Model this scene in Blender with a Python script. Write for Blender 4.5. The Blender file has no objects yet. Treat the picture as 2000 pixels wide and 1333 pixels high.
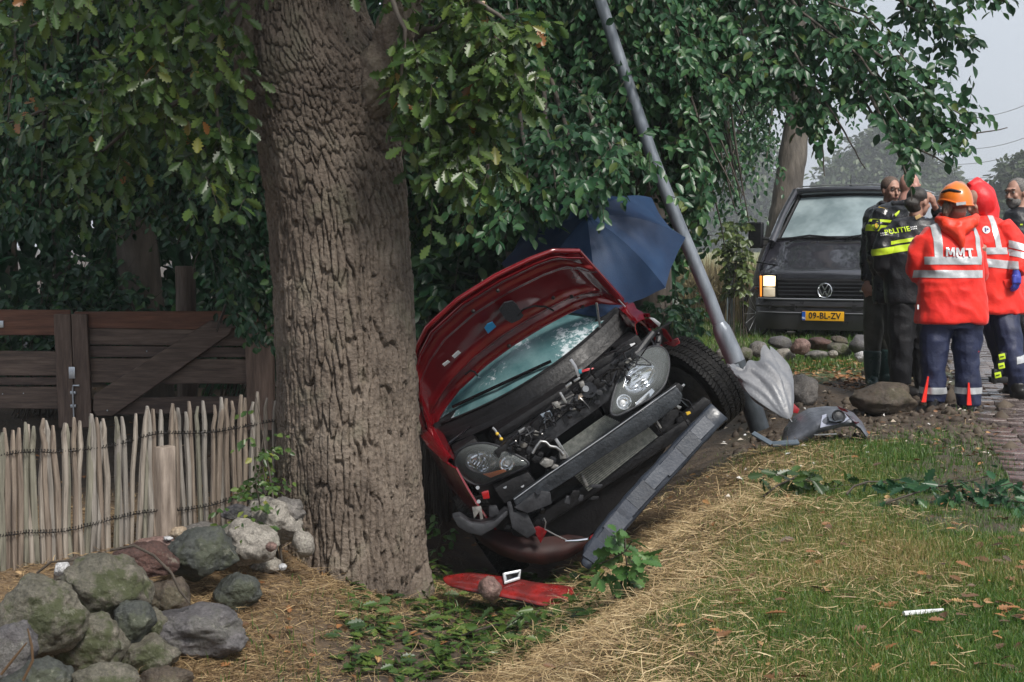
import bpy, bmesh, math, random
import numpy as np
from mathutils import Vector, Matrix, noise
from mathutils.bvhtree import BVHTree
from mathutils.interpolate import poly_3d_calc

random.seed(7)
RNG = np.random.default_rng(11)
scene = bpy.context.scene
COL = scene.collection
PI = math.pi

# ------------------------------------------------------------------ camera
FOC = 2778.0                       # focal length in pixels of the 2000 px wide photograph
PITCH = math.atan(186 / FOC)
EYE = Vector((0, 0, 1.25))
cam_d = bpy.data.cameras.new('camera')
cam_d.sensor_width = 36
cam_d.lens = 50
cam_d.clip_start = 0.05
cam_d.clip_end = 3000
cam = bpy.data.objects.new('camera', cam_d)
COL.objects.link(cam)
cam.location = EYE
cam.rotation_euler = (PI / 2 - PITCH, 0, 0)
scene.camera = cam

# ------------------------------------------------------------------ sky, sun, exposure
SUN_EL, SUN_AZ = math.radians(52), math.radians(145)     # azimuth clockwise from +Y
world = bpy.data.worlds.new('World')
scene.world = world
world.use_nodes = True
wn, wl = world.node_tree.nodes, world.node_tree.links
wn.clear()
w_out = wn.new('ShaderNodeOutputWorld')
w_bg = wn.new('ShaderNodeBackground')
w_sky = wn.new('ShaderNodeTexSky')
w_sky.sky_type = 'NISHITA'
w_sky.sun_disc = False
w_sky.sun_elevation = SUN_EL
w_sky.sun_rotation = SUN_AZ
w_sky.air_density = 1.0
w_sky.dust_density = 4.0
w_hs = wn.new('ShaderNodeHueSaturation')
w_hs.inputs['Saturation'].default_value = 0.40
w_hs.inputs['Value'].default_value = 0.75
w_mx = wn.new('ShaderNodeMix')
w_mx.data_type = 'RGBA'
w_mx.inputs[0].default_value = 0.62                       # closed cloud deck over the clear sky
w_tc = wn.new('ShaderNodeTexCoord')
w_no = wn.new('ShaderNodeTexNoise')
w_no.inputs['Scale'].default_value = 2.2
w_no.inputs['Detail'].default_value = 5
w_cr = wn.new('ShaderNodeValToRGB')
w_cr.color_ramp.elements[0].position = 0.32
w_cr.color_ramp.elements[0].color = (4.2, 4.7, 5.5, 1)
w_cr.color_ramp.elements[1].position = 0.72
w_cr.color_ramp.elements[1].color = (6.2, 6.6, 7.2, 1)
wl.new(w_tc.outputs['Generated'], w_no.inputs['Vector'])
wl.new(w_no.outputs['Fac'], w_cr.inputs['Fac'])
wl.new(w_sky.outputs['Color'], w_hs.inputs['Color'])
wl.new(w_hs.outputs['Color'], w_mx.inputs[6])
wl.new(w_cr.outputs['Color'], w_mx.inputs[7])
wl.new(w_mx.outputs[2], w_bg.inputs['Color'])
w_bg.inputs['Strength'].default_value = 0.056
wl.new(w_bg.outputs['Background'], w_out.inputs['Surface'])

sun_d = bpy.data.lights.new('sun', 'SUN')
sun_d.energy = 1.5
sun_d.angle = math.radians(14)
sun_d.color = (1.0, 0.95, 0.88)
sun = bpy.data.objects.new('sun', sun_d)
COL.objects.link(sun)
sun_dir = Vector((math.sin(SUN_AZ) * math.cos(SUN_EL), math.cos(SUN_AZ) * math.cos(SUN_EL), math.sin(SUN_EL)))
sun.rotation_euler = sun_dir.to_track_quat('Z', 'Y').to_euler()

scene.view_settings.view_transform = 'Standard'
scene.view_settings.look = 'None'
scene.view_settings.gamma = 1
scene.view_settings.use_curve_mapping = False
scene.view_settings.exposure = 1.5
scene.render.engine = 'CYCLES'
cy = scene.cycles
cy.max_bounces = 6
cy.diffuse_bounces = 3
cy.glossy_bounces = 3
cy.transmission_bounces = 4
cy.transparent_max_bounces = 8
cy.volume_bounces = 0
cy.use_denoising = True
cy.sample_clamp_indirect = 4.0

# ------------------------------------------------------------------ pixel <-> world
_cp, _sp = math.cos(PITCH), math.sin(PITCH)
FWD, UPV, RGT = Vector((0, _cp, -_sp)), Vector((0, _sp, _cp)), Vector((1, 0, 0))

def P(px, py, d):
    """world point seen at photograph pixel (px, py) at depth d along the optical axis"""
    return EYE + d * (FWD + RGT * ((px - 1000) / FOC) - UPV * ((py - 666.5) / FOC))

def px_of(p):
    r = Vector(p) - EYE
    d = r.dot(FWD)
    return 1000 + FOC * r.dot(RGT) / d, 666.5 - FOC * r.dot(UPV) / d, d

# ------------------------------------------------------------------ terrain
_tp = []
def _t(*pts):
    _tp.extend(pts)
for y in (1.0, 3.0, 5.0, 7.0, 9.0, 11.0, 14.0, 18.0, 24.0, 32.0):       # lawn and road side
    xc = 0.31 + (y - 4.3) * 0.26
    if y < 10.5:
        _t((xc, y, -0.09), (xc + 0.30, y, -0.02), (xc + 0.7, y, 0.0))
    _t((max(xc + 1.6, 2.0), y, 0), (xc + 3.2, y, 0), (9.0, y, 0), (14.0, y, 0))
for x, y, z in ((-.75, 3, -.55), (-.62, 5, -.60), (-.45, 6.2, -.62), (-.27, 7, -.64), (-.17, 7.8, -.70), (-.02, 8.8, -.74),
                (.1, 10, -.66), (.3, 12, -.36), (.5, 15, -.12), (.6, 19, -.05)):
    _t((x, y, z))
    if y < 10.5:
        xc = 0.31 + (y - 4.3) * 0.26
        _t((x * .5 + xc * .5, y, z * .80), (x * .25 + xc * .75, y, z * .47 - .02))
for p in ((-.85, 7.3, -.47), (-.95, 6.7, -.42), (-1.15, 6.1, -.46), (-1.45, 5.4, -.50), (-1.9, 4.6, -.52), (-1.0, 5.0, -.55), (-.85, 8.2, -.52),
          (-1.3, 7.5, -.27), (-1.65, 7.1, -.25), (-2.1, 6.6, -.24), (-2.6, 6.0, -.24), (-3.6, 5.0, -.24), (-1.7, 8.3, -.24), (-3, 8, -.22),
          (-1.4, 9.5, -.3), (-3, 10, -.2), (-6, 7, -.2), (-5, 11, -.2), (-9, 9, -.2), (-2, 13, -.2), (-7, 15, -.1), (-2, 18, -.1), (-9, 22, 0), (-3, 26, 0),
          (2, 28, 0), (-12, 3, -.2), (-12, 30, 0), (14, 36, 0), (4, 36, 0), (-4, 36, 0), (-3, 1.5, -.4), (-6, 2, -.3)):
    _t(p)
_tp = np.array(_tp, float)

def _tps_fit(pts, lam=0.002):
    n = len(pts)
    d = np.linalg.norm(pts[:, None, :2] - pts[None, :, :2], axis=2)
    K = np.where(d > 0, d * d * np.log(d + 1e-9), 0) + lam * np.eye(n)
    Q = np.c_[np.ones(n), pts[:, :2]]
    A = np.block([[K, Q], [Q.T, np.zeros((3, 3))]])
    return np.linalg.solve(A, np.r_[pts[:, 2], 0, 0, 0])
_tw = _tps_fit(_tp)

def _vnoise(x, y, seed=0):
    xi, yi = np.floor(x).astype(int), np.floor(y).astype(int)
    fx, fy = x - xi, y - yi
    fx, fy = fx * fx * (3 - 2 * fx), fy * fy * (3 - 2 * fy)
    def h(a, b):
        n = (a * 374761393 + b * 668265263 + seed * 362437) & 0x7fffffff
        n = ((n ^ (n >> 13)) * 1274126177) & 0x7fffffff
        return ((n ^ (n >> 16)) & 0xffff) / 65535.0
    return (h(xi, yi) * (1 - fx) + h(xi + 1, yi) * fx) * (1 - fy) + (h(xi, yi + 1) * (1 - fx) + h(xi + 1, yi + 1) * fx) * fy

def fbm(x, y, seed=0, oct=4):
    x, y = np.asarray(x, float), np.asarray(y, float)
    s, a, t = 0, .5, 0
    for k in range(oct):
        s = s + a * _vnoise(x * 2 ** k, y * 2 ** k, seed + k)
        t += a
        a *= .5
    return s / t

def ROADX(y):
    return 3.13 + 0.26 * (y - 9.4)

def mud_mask(x, y):
    """bare trampled earth round the people and the mound, left of the road"""
    x, y = np.asarray(x, float), np.asarray(y, float)
    e = ((x - 2.75 - .26 * (y - 10.6)) / 1.25) ** 2 + ((y - 11.4) / 2.35) ** 2
    n = fbm(x * 2.2, y * 2.2, 5)
    m = np.clip((1.15 + (n - .5) * 1.1 - e) * 2.2, 0, 1)
    edge = np.clip(1.2 - np.abs(x - ROADX(y) + .15) * 2.0 + (n - .5) * 1.4, 0, 1) * (y > 6) * (y < 17)
    return np.maximum(m, edge * .9)

_hx = np.concatenate([[-800, -300, -120], np.linspace(-40, -4, 30)[:-1], np.linspace(-4, 7, 221), np.linspace(7, 60, 40)[1:], [150, 400, 900]])
_hy = np.concatenate([np.linspace(-6, 2.4, 18)[:-1], np.linspace(2.4, 15, 253), np.linspace(15, 40, 60)[1:], np.linspace(40, 1600, 30)[1:]])
_GX, _GY = np.meshgrid(_hx, _hy, indexing='ij')

def _height_raw(x, y):
    shp = x.shape
    q = np.c_[np.clip(x.ravel(), -12, 14), np.clip(y.ravel(), 1, 36)]
    out = np.zeros(len(q))
    for i in range(0, len(q), 20000):
        qq = q[i:i + 20000]
        d = np.linalg.norm(qq[:, None] - _tp[None, :, :2], axis=2)
        U = d * d * np.log(d + 1e-9)
        out[i:i + 20000] = U @ _tw[:-3] + _tw[-3] + qq @ _tw[-2:]
    z = out.reshape(shp)
    z = np.clip(z, -.8, .06)
    z = z + (fbm(x * 3, y * 3, 1) - .5) * .03 + (fbm(x * 12, y * 12, 9, 2) - .5) * .012 * (y < 16)
    m = mud_mask(x, y)
    z = z + m * (fbm(x * 6, y * 6, 3) - .5) * .07
    # heap of dug earth by the pole
    g = np.exp(-(((x - 2.55) / .5) ** 2 + ((y - 11.9) / .55) ** 2)) * .16 + np.exp(-(((x - 2.2) / .35) ** 2 + ((y - 11.0) / .45) ** 2)) * .12
    z = z + g * (.7 + .6 * fbm(x * 7, y * 7, 4))
    on = np.clip((x - ROADX(y) + .1) * 6, 0, 1) * np.clip((ROADX(y) + 4.1 - x) * 6, 0, 1) * np.clip((y - 4) * 3, 0, 1) * np.clip((21.5 - y) * 2, 0, 1)
    return z * (1 - on) + (-.035) * on
_HZ = _height_raw(_GX, _GY)

def H(x, y):
    """ground height, bilinear on the ground sheet"""
    xa, ya = np.atleast_1d(np.asarray(x, float)), np.atleast_1d(np.asarray(y, float))
    i = np.clip(np.searchsorted(_hx, xa) - 1, 0, len(_hx) - 2)
    j = np.clip(np.searchsorted(_hy, ya) - 1, 0, len(_hy) - 2)
    fx = np.clip((xa - _hx[i]) / (_hx[i + 1] - _hx[i]), 0, 1)
    fy = np.clip((ya - _hy[j]) / (_hy[j + 1] - _hy[j]), 0, 1)
    r = (_HZ[i, j] * (1 - fx) + _HZ[i + 1, j] * fx) * (1 - fy) + (_HZ[i, j + 1] * (1 - fx) + _HZ[i + 1, j + 1] * fx) * fy
    return r if np.ndim(x) else float(r[0])

def G(px, py, dmin=3.0, dmax=60.0):
    """ground point seen at a photograph pixel"""
    d = dmin
    while d < dmax:
        p = P(px, py, d)
        if p.z <= H(p.x, p.y):
            lo, hi = d - .1, d
            for _ in range(12):
                m = (lo + hi) / 2
                q = P(px, py, m)
                if q.z <= H(q.x, q.y):
                    hi = m
                else:
                    lo = m
            return P(px, py, hi)
        d += .1
    return P(px, py, dmax)

# ------------------------------------------------------------------ mesh helper
class MB:
    def __init__(s):
        s.v, s.f = [], []

    def add(s, vs, fs):
        o = len(s.v)
        s.v.extend([tuple(v) for v in vs])
        s.f.extend([tuple(i + o for i in f) for f in fs])
        return s

    def box(s, c, size, rot=None, taper=(1, 1)):
        c = Vector(c)
        a, b, h = size[0] / 2, size[1] / 2, size[2] / 2
        vs = []
        for z, k in ((-h, 1), (h, None)):
            tx, ty = (1, 1) if k else taper
            for x, y in ((-a, -b), (a, -b), (a, b), (-a, b)):
                p = Vector((x * tx, y * ty, z))
                vs.append(c + (rot @ p if rot is not None else p))
        return s.add(vs, [(3, 2, 1, 0), (4, 5, 6, 7), (0, 1, 5, 4), (1, 2, 6, 5), (2, 3, 7, 6), (3, 0, 4, 7)])

    def bar(s, p, q, w, h, up=(0, 0, 1)):
        p, q = Vector(p), Vector(q)
        z = (q - p)
        L = z.length
        z.normalize()
        u = Vector(up)
        x = u.cross(z)
        if x.length < 1e-4:
            x = Vector((1, 0, 0)).cross(z)
        x.normalize()
        y = z.cross(x)
        return s.box((p + q) / 2, (w, h, L), Matrix((x, y, z)).transposed())

    def tube(s, pts, r, n=8, cap=True):
        pts = [Vector(p) for p in pts]
        if not hasattr(r, '__len__'):
            r = [r] * len(pts)
        t0 = (pts[1] - pts[0]).normalized()
        u = t0.orthogonal().normalized()
        rings = []
        for i, p in enumerate(pts):
            a, b = pts[max(i - 1, 0)], pts[min(i + 1, len(pts) - 1)]
            t = (b - a).normalized()
            u = (u - t * u.dot(t))
            if u.length < 1e-6:
                u = t.orthogonal()
            u.normalize()
            w = t.cross(u)
            rings.append([p + (u * math.cos(2 * PI * k / n) + w * math.sin(2 * PI * k / n)) * r[i] for k in range(n)])
        return s.loft(rings, cap)

    def loft(s, rings, cap=True, closed=True):
        n = len(rings[0])
        vs = [v for r in rings for v in r]
        fs = []
        for i in range(len(rings) - 1):
            for k in range(n if closed else n - 1):
                k2 = (k + 1) % n
                fs.append((i * n + k, i * n + k2, (i + 1) * n + k2, (i + 1) * n + k))
        if cap and closed:
            fs.append(tuple(reversed(range(n))))
            fs.append(tuple((len(rings) - 1) * n + k for k in range(n)))
        return s.add(vs, fs)

    def prism(s, outline, fn, d0, d1):
        """outline in (a, b); fn(a, b, d) -> point"""
        n = len(outline)
        vs = [fn(a, b, d0) for a, b in outline] + [fn(a, b, d1) for a, b in outline]
        fs = [tuple(range(n)), tuple(reversed(range(n, 2 * n)))]
        for k in range(n):
            k2 = (k + 1) % n
            fs.append((k2, k, n + k, n + k2))
        return s.add(vs, fs)

    def ball(s, c, r, nu=12, nv=8, rot=None):
        c = Vector(c)
        r = r if hasattr(r, '__len__') else (r, r, r)
        def q(p):
            p = Vector((p[0] * r[0], p[1] * r[1], p[2] * r[2]))
            return c + (rot @ p if rot is not None else p)
        vs = [q((0, 0, -1))]
        for i in range(1, nv):
            t = -PI / 2 + PI * i / nv
            for k in range(nu):
                vs.append(q((math.cos(t) * math.cos(2 * PI * k / nu), math.cos(t) * math.sin(2 * PI * k / nu), math.sin(t))))
        vs.append(q((0, 0, 1)))
        fs = [(0, 1 + (k + 1) % nu, 1 + k) for k in range(nu)]
        for i in range(nv - 2):
            for k in range(nu):
                a, b = 1 + i * nu + k, 1 + i * nu + (k + 1) % nu
                fs.append((a, b, b + nu, a + nu))
        e = len(vs) - 1
        o = 1 + (nv - 2) * nu
        fs += [(o + k, o + (k + 1) % nu, e) for k in range(nu)]
        return s.add(vs, fs)

    def lathe(s, prof, c, axis=(0, 0, 1), n=16, cap=True):
        """prof: (radius, height along the axis)"""
        ax = Vector(axis).normalized()
        u = ax.orthogonal().normalized()
        w = ax.cross(u)
        c = Vector(c)
        rings = [[c + ax * h + (u * math.cos(2 * PI * k / n) + w * math.sin(2 * PI * k / n)) * r for k in range(n)] for r, h in prof]
        return s.loft(rings, cap)

    def build(s, name, m=None, parent=None, smooth=False, bevel=0, seg=2, M=None, angle=40):
        me = bpy.data.meshes.new(name)
        me.from_pydata([tuple(v) for v in s.v], [], s.f)
        bm = bmesh.new()
        bm.from_mesh(me)
        bmesh.ops.recalc_face_normals(bm, faces=bm.faces[:])
        if bevel:
            es = [e for e in bm.edges if len(e.link_faces) == 2 and e.calc_face_angle(0) > .5]
            bmesh.ops.bevel(bm, geom=es, offset=bevel, segments=seg, affect='EDGES', profile=.6, clamp_overlap=True)
        if M is not None:
            bm.transform(M)
        bm.to_mesh(me)
        bm.free()
        return link(name, me, m, parent, smooth or bool(bevel), angle)

def link(name, me, m=None, parent=None, smooth=False, angle=40):
    if m is not None:
        me.materials.clear()
        me.materials.append(m)
    if smooth:
        me.shade_smooth()
        me.set_sharp_from_angle(angle=math.radians(angle))
    o = bpy.data.objects.new(name, me)
    COL.objects.link(o)
    if parent is not None:
        o.parent = parent
    return o

def tag(o, label=None, cat=None, group=None, kind=None):
    if label:
        o['label'] = label
    if cat:
        o['category'] = cat
    if group:
        o['group'] = group
    if kind:
        o['kind'] = kind
    return o

def thing(name, label, cat, loc=(0, 0, 0), group=None, M=None):
    o = bpy.data.objects.new(name, None)
    o.empty_display_size = .1
    COL.objects.link(o)
    if M is not None:
        o.matrix_world = M
    else:
        o.location = loc
    return tag(o, label, cat, group)

def mesh_np(name, V, F_sizes, F_idx, m=None, parent=None, smooth=False, attrs=None):
    """fast mesh from arrays: V (n,3), polygon sizes, flat loop indices"""
    me = bpy.data.meshes.new(name)
    V = np.ascontiguousarray(V, np.float32)
    F_sizes = np.asarray(F_sizes, np.int32)
    F_idx = np.asarray(F_idx, np.int32)
    me.vertices.add(len(V))
    me.vertices.foreach_set('co', V.ravel())
    me.loops.add(len(F_idx))
    me.loops.foreach_set('vertex_index', F_idx)
    me.polygons.add(len(F_sizes))
    starts = np.concatenate([[0], np.cumsum(F_sizes)[:-1]]).astype(np.int32)
    me.polygons.foreach_set('loop_start', starts)
    me.update(calc_edges=True)
    for k, a in (attrs or {}).items():
        at = me.attributes.new(k, 'FLOAT', 'POINT')
        at.data.foreach_set('value', np.ascontiguousarray(a, np.float32))
    if smooth:
        me.shade_smooth()
    return link(name, me, m, parent)

def smoothstep(a, b, x):
    t = np.clip((x - a) / (b - a), 0, 1)
    return t * t * (3 - 2 * t)

# ------------------------------------------------------------------ materials
MATS = {}
def mat(name, col, rough=.6, metal=0, col2=None, scale=8, detail=5, bump=0, bscale=None, stretch=None, spec=.5,
        coat=0, emit=None, estr=0, lo=.35, hi=.65, col3=None, rvar=0, attr=None, trans=0, sheen=0, coord='Object', bdist=.01):
    if name in MATS:
        return MATS[name]
    m = bpy.data.materials.new(name)
    MATS[name] = m
    m.use_nodes = True
    n, l = m.node_tree.nodes, m.node_tree.links
    b = n['Principled BSDF']
    b.inputs['Base Color'].default_value = (*col, 1)
    b.inputs['Roughness'].default_value = rough
    b.inputs['Metallic'].default_value = metal
    b.inputs['Specular IOR Level'].default_value = spec
    if coat:
        b.inputs['Coat Weight'].default_value = coat
        b.inputs['Coat Roughness'].default_value = .04
    if emit:
        b.inputs['Emission Color'].default_value = (*emit, 1)
        b.inputs['Emission Strength'].default_value = estr
    if sheen:
        b.inputs['Sheen Weight'].default_value = sheen
    vec = None
    if col2 or bump or rvar:
        tc = n.new('ShaderNodeTexCoord')
        mp = n.new('ShaderNodeMapping')
        if stretch:
            mp.inputs['Scale'].default_value = stretch
        l.new(tc.outputs[coord], mp.inputs['Vector'])
        vec = mp.outputs['Vector']
    if col2:
        no = n.new('ShaderNodeTexNoise')
        no.inputs['Scale'].default_value = scale
        no.inputs['Detail'].default_value = detail
        no.inputs['Roughness'].default_value = .65
        l.new(vec, no.inputs['Vector'])
        cr = n.new('ShaderNodeValToRGB')
        e = cr.color_ramp.elements
        e[0].position, e[0].color = lo, (*col, 1)
        e[1].position, e[1].color = hi, (*col2, 1)
        if col3:
            x = e.new((lo + hi) / 2)
            x.color = (*col3, 1)
        l.new(no.outputs['Fac'], cr.inputs['Fac'])
        l.new(cr.outputs['Color'], b.inputs['Base Color'])
    if attr:      # per-leaf / per-blade colour variation
        at = n.new('ShaderNodeAttribute')
        at.attribute_name = attr[0]
        cr = n.new('ShaderNodeValToRGB')
        e = cr.color_ramp.elements
        st = attr[1]
        e[0].position, e[0].color = st[0][0], (*st[0][1], 1)
        e[1].position, e[1].color = st[-1][0], (*st[-1][1], 1)
        for p, c in st[1:-1]:
            x = e.new(p)
            x.color = (*c, 1)
        l.new(at.outputs['Fac'], cr.inputs['Fac'])
        l.new(cr.outputs['Color'], b.inputs['Base Color'])
        if trans:
            tr = n.new('ShaderNodeBsdfTranslucent')
            mx = n.new('ShaderNodeMixShader')
            mx.inputs[0].default_value = trans
            l.new(cr.outputs['Color'], tr.inputs['Color'])
            l.new(b.outputs[0], mx.inputs[1])
            l.new(tr.outputs[0], mx.inputs[2])
            l.new(mx.outputs[0], n['Material Output'].inputs['Surface'])
    if rvar:
        no3 = n.new('ShaderNodeTexNoise')
        no3.inputs['Scale'].default_value = scale * 1.7
        no3.inputs['Detail'].default_value = 4
        l.new(vec, no3.inputs['Vector'])
        mr = n.new('ShaderNodeMapRange')
        mr.inputs['From Min'].default_value, mr.inputs['From Max'].default_value = .3, .7
        mr.inputs['To Min'].default_value, mr.inputs['To Max'].default_value = max(rough - rvar, .02), min(rough + rvar, 1)
        l.new(no3.outputs['Fac'], mr.inputs['Value'])
        l.new(mr.outputs['Result'], b.inputs['Roughness'])
    if bump:
        no2 = n.new('ShaderNodeTexNoise')
        no2.inputs['Scale'].default_value = bscale or scale * 4
        no2.inputs['Detail'].default_value = 6
        l.new(vec, no2.inputs['Vector'])
        bp = n.new('ShaderNodeBump')
        bp.inputs['Strength'].default_value = bump
        bp.inputs['Distance'].default_value = bdist
        l.new(no2.outputs['Fac'], bp.inputs['Height'])
        l.new(bp.outputs['Normal'], b.inputs['Normal'])
    return m

def glass_mat(name, tint, rough=.02, alpha=.25, spec=.5):
    """a pane: mirrors the sky, lets some of what lies behind it through"""
    m = bpy.data.materials.new(name)
    m.use_nodes = True
    n, l = m.node_tree.nodes, m.node_tree.links
    b = n['Principled BSDF']
    b.inputs['Base Color'].default_value = (*tint, 1)
    b.inputs['Roughness'].default_value = rough
    b.inputs['Alpha'].default_value = alpha
    b.inputs['Specular IOR Level'].default_value = spec
    return m
# ================================================================== GROUND
def grid_mesh(name, X, Y, Z, m, attrs=None):
    a, b = X.shape
    V = np.c_[X.ravel(), Y.ravel(), Z.ravel()]
    i, j = np.meshgrid(np.arange(a - 1), np.arange(b - 1), indexing='ij')
    q = np.stack([i * b + j, (i + 1) * b + j, (i + 1) * b + j + 1, i * b + j + 1], -1).reshape(-1, 4)
    return mesh_np(name, V, np.full(len(q), 4), q.ravel(), m, None, True, attrs)

def ditch_t(x, y):
    """0 in the ditch bottom, 1 on the crest of the bank, >1 on the lawn"""
    xb = -.45 + (y - 6.2) * .19
    xc = 0.31 + (y - 4.3) * .26
    return (x - xb) / (xc - xb)

def straw_mask(x, y):
    t = ditch_t(x, y)
    n = fbm(x * 1.6, y * 1.6, 21)
    s = smoothstep(.12, .4, t) * (1 - smoothstep(.95, 1.55, t + (n - .5) * 1.0)) * (1 - smoothstep(8.6, 10.0, y))
    left = smoothstep(-.1, -.7, t) * (1 - smoothstep(7.2, 8.6, y)) * .8
    return np.clip(np.maximum(s, left), 0, 1)

ground_m = bpy.data.materials.new('ground_mat')
ground_m.use_nodes = True
def _gm():
    n, l = ground_m.node_tree.nodes, ground_m.node_tree.links
    b = n['Principled BSDF']
    b.inputs['Roughness'].default_value = .75
    tc = n.new('ShaderNodeTexCoord')
    def noise_ramp(sc, c1, c2, lo=.35, hi=.65, det=6):
        no = n.new('ShaderNodeTexNoise')
        no.inputs['Scale'].default_value = sc
        no.inputs['Detail'].default_value = det
        no.inputs['Roughness'].default_value = .7
        cr = n.new('ShaderNodeValToRGB')
        cr.color_ramp.elements[0].position, cr.color_ramp.elements[0].color = lo, (*c1, 1)
        cr.color_ramp.elements[1].position, cr.color_ramp.elements[1].color = hi, (*c2, 1)
        l.new(tc.outputs['Object'], no.inputs['Vector'])
        l.new(no.outputs['Fac'], cr.inputs['Fac'])
        return cr.outputs['Color'], no.outputs['Fac']
    soil, sf = noise_ramp(9, (.030, .022, .016), (.085, .062, .042))
    straw, _ = noise_ramp(30, (.10, .065, .035), (.27, .18, .095))
    lawn, _ = noise_ramp(14, (.030, .058, .014), (.095, .12, .035))
    field, _ = noise_ramp(.6, (.12, .15, .05), (.30, .28, .13))
    def att(nm):
        a = n.new('ShaderNodeAttribute')
        a.attribute_name = nm
        return a.outputs['Fac']
    def mix(f, a, c):
        x = n.new('ShaderNodeMix')
        x.data_type = 'RGBA'
        l.new(f, x.inputs[0])
        l.new(a, x.inputs[6])
        l.new(c, x.inputs[7])
        return x.outputs[2]
    c = mix(att('lawn'), soil, lawn)
    c = mix(att('straw'), c, straw)
    c = mix(att('field'), c, field)
    c = mix(att('mud'), c, soil)
    l.new(c, b.inputs['Base Color'])
    bp = n.new('ShaderNodeBump')
    bp.inputs['Strength'].default_value = .7
    bp.inputs['Distance'].default_value = .02
    no = n.new('ShaderNodeTexNoise')
    no.inputs['Scale'].default_value = 45
    no.inputs['Detail'].default_value = 8
    l.new(tc.outputs['Object'], no.inputs['Vector'])
    l.new(no.outputs['Fac'], bp.inputs['Height'])
    l.new(bp.outputs['Normal'], b.inputs['Normal'])
    mr = n.new('ShaderNodeMapRange')
    mr.inputs['To Min'].default_value, mr.inputs['To Max'].default_value = .45, .95
    l.new(sf, mr.inputs['Value'])
    l.new(mr.outputs['Result'], b.inputs['Roughness'])
_gm()
_x, _y = _GX.ravel(), _GY.ravel()
_lawn = smoothstep(.7, 1.2, ditch_t(_x, _y))
ground = grid_mesh('ground', _GX, _GY, _HZ, ground_m, {
    'mud': mud_mask(_x, _y), 'straw': straw_mask(_x, _y) * .85, 'lawn': _lawn,
    'field': smoothstep(17.5, 22, _y) * smoothstep(-2, 1, _x)})
tag(ground, kind='structure')

# ------------------------------------------------------------------ brick road, right edge
road_base_m = mat('road_joint_mat', (.025, .022, .020), .35, col2=(.06, .05, .04), scale=12, bump=.5, bscale=60)
brick_m = mat('paver_mat', (.075, .06, .055), .26, col2=(.15, .12, .11), scale=9, rvar=.14, bump=.35, bscale=90)
def _road():
    ys = np.linspace(4, 21.5, 36)
    V, f = [], []
    for y in ys:
        V += [(ROADX(y) + .02, y, -.03), (ROADX(y) + 4.0, y, -.03)]
    for k in range(len(ys) - 1):
        f.append((2 * k, 2 * k + 1, 2 * k + 3, 2 * k + 2))
    mb = MB()
    mb.add(V, f)
    road = mb.build('road', road_base_m)
    tag(road, kind='structure')
    proto = []
    for k in range(3):
        b = MB().box((0, 0, 0), (.205, .098, .05))
        o = b.build('brick', brick_m, road, bevel=.006, seg=1)
        proto.append(o.data)
        bpy.data.objects.remove(o)
    th = math.atan(.26)
    items = []
    rnd = random.Random(3)
    ux, uy = Vector((math.cos(th), -math.sin(th))), Vector((math.sin(th), math.cos(th)))
    for r in range(175):
        s = 5.2 + r * .104
        for c in range(14):
            off = c * .211 + (.105 if r % 2 else 0) + .12
            p = Vector((ROADX(0), 0)) + uy * (s / 1.0) + ux * off
            # drop those the picture cannot show
            q = px_of((p.x, p.y, 0))
            if q[0] > 2120 or p.y > 21.3 or q[1] > 1000:
                continue
            if c == 0 and rnd.random() < .35:
                continue
            items.append((q[2], p.x, p.y, rnd.uniform(-.03, .03), rnd.uniform(-.006, .005), rnd.uniform(-.03, .03)))
    items.sort()
    rest = MB()
    for k, (d, x, y, a, dz, tl) in enumerate(items):
        M = Matrix.Translation((x, y, -.028 + dz)) @ Matrix.Rotation(-th + a, 4, 'Z') @ Matrix.Rotation(tl, 4, 'X')
        if k < 300:
            o = bpy.data.objects.new('brick', proto[k % 3])
            COL.objects.link(o)
            o.parent = road
            o.matrix_basis = M
        else:
            rest.box(M.translation, (.205, .098, .05), M.to_3x3())
    if rest.v:
        tag(rest.build('brick_course', brick_m, road), kind='stuff')
_road()

# ================================================================== LEAVES
def _leaf(half, bend, fold, mid=None):
    """leaf in local x (base to tip 0..1), y across, z normal; two half blades"""
    xs = [p[0] for p in half]
    V = []
    n = len(half)
    for x, y in half:                       # right half outline
        V.append((x, y, fold * y - bend * x * x))
    for x, y in half[1:-1]:                 # left half outline
        V.append((x, -y, fold * y - bend * x * x))
    right = list(range(n))
    left = [0] + list(range(n, 2 * n - 2)) + [n - 1]
    return np.array(V), [n, n], right[::-1] + left
LEAF = {
    'oval': _leaf([(0, 0), (.16, .17), (.42, .29), (.68, .25), (.88, .11), (1, 0)], .16, .30),
    'small': _leaf([(0, 0), (.4, .30), (.8, .18), (1, 0)], .12, .3),
    'oak': _leaf([(0, 0), (.12, .05), (.20, .15), (.28, .10), (.38, .24), (.48, .15), (.58, .31), (.68, .17), (.80, .25), (.87, .12), (.96, .12), (1, 0)], .12, .22),
}

def frame(dirs, nrm):
    x = dirs / np.linalg.norm(dirs, axis=1, keepdims=True)
    y = np.cross(nrm, x)
    y /= np.linalg.norm(y, axis=1, keepdims=True) + 1e-9
    z = np.cross(x, y)
    return np.stack([x, y, z], 2)             # columns

def leaf_mesh(name, kind, pos, dirs, nrm, size, rnd, m, parent=None):
    V, sz, idx = LEAF[kind]
    R = frame(dirs, nrm)
    N, n = len(pos), len(V)
    W = np.einsum('nij,vj->nvi', R, V) * size[:, None, None] + pos[:, None, :]
    I = (np.arange(N)[:, None] * n + np.array(idx)[None]).ravel()
    return mesh_np(name, W.reshape(-1, 3), np.tile(sz, N), I, m, parent, False, {'rnd': np.repeat(rnd, n)})

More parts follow.
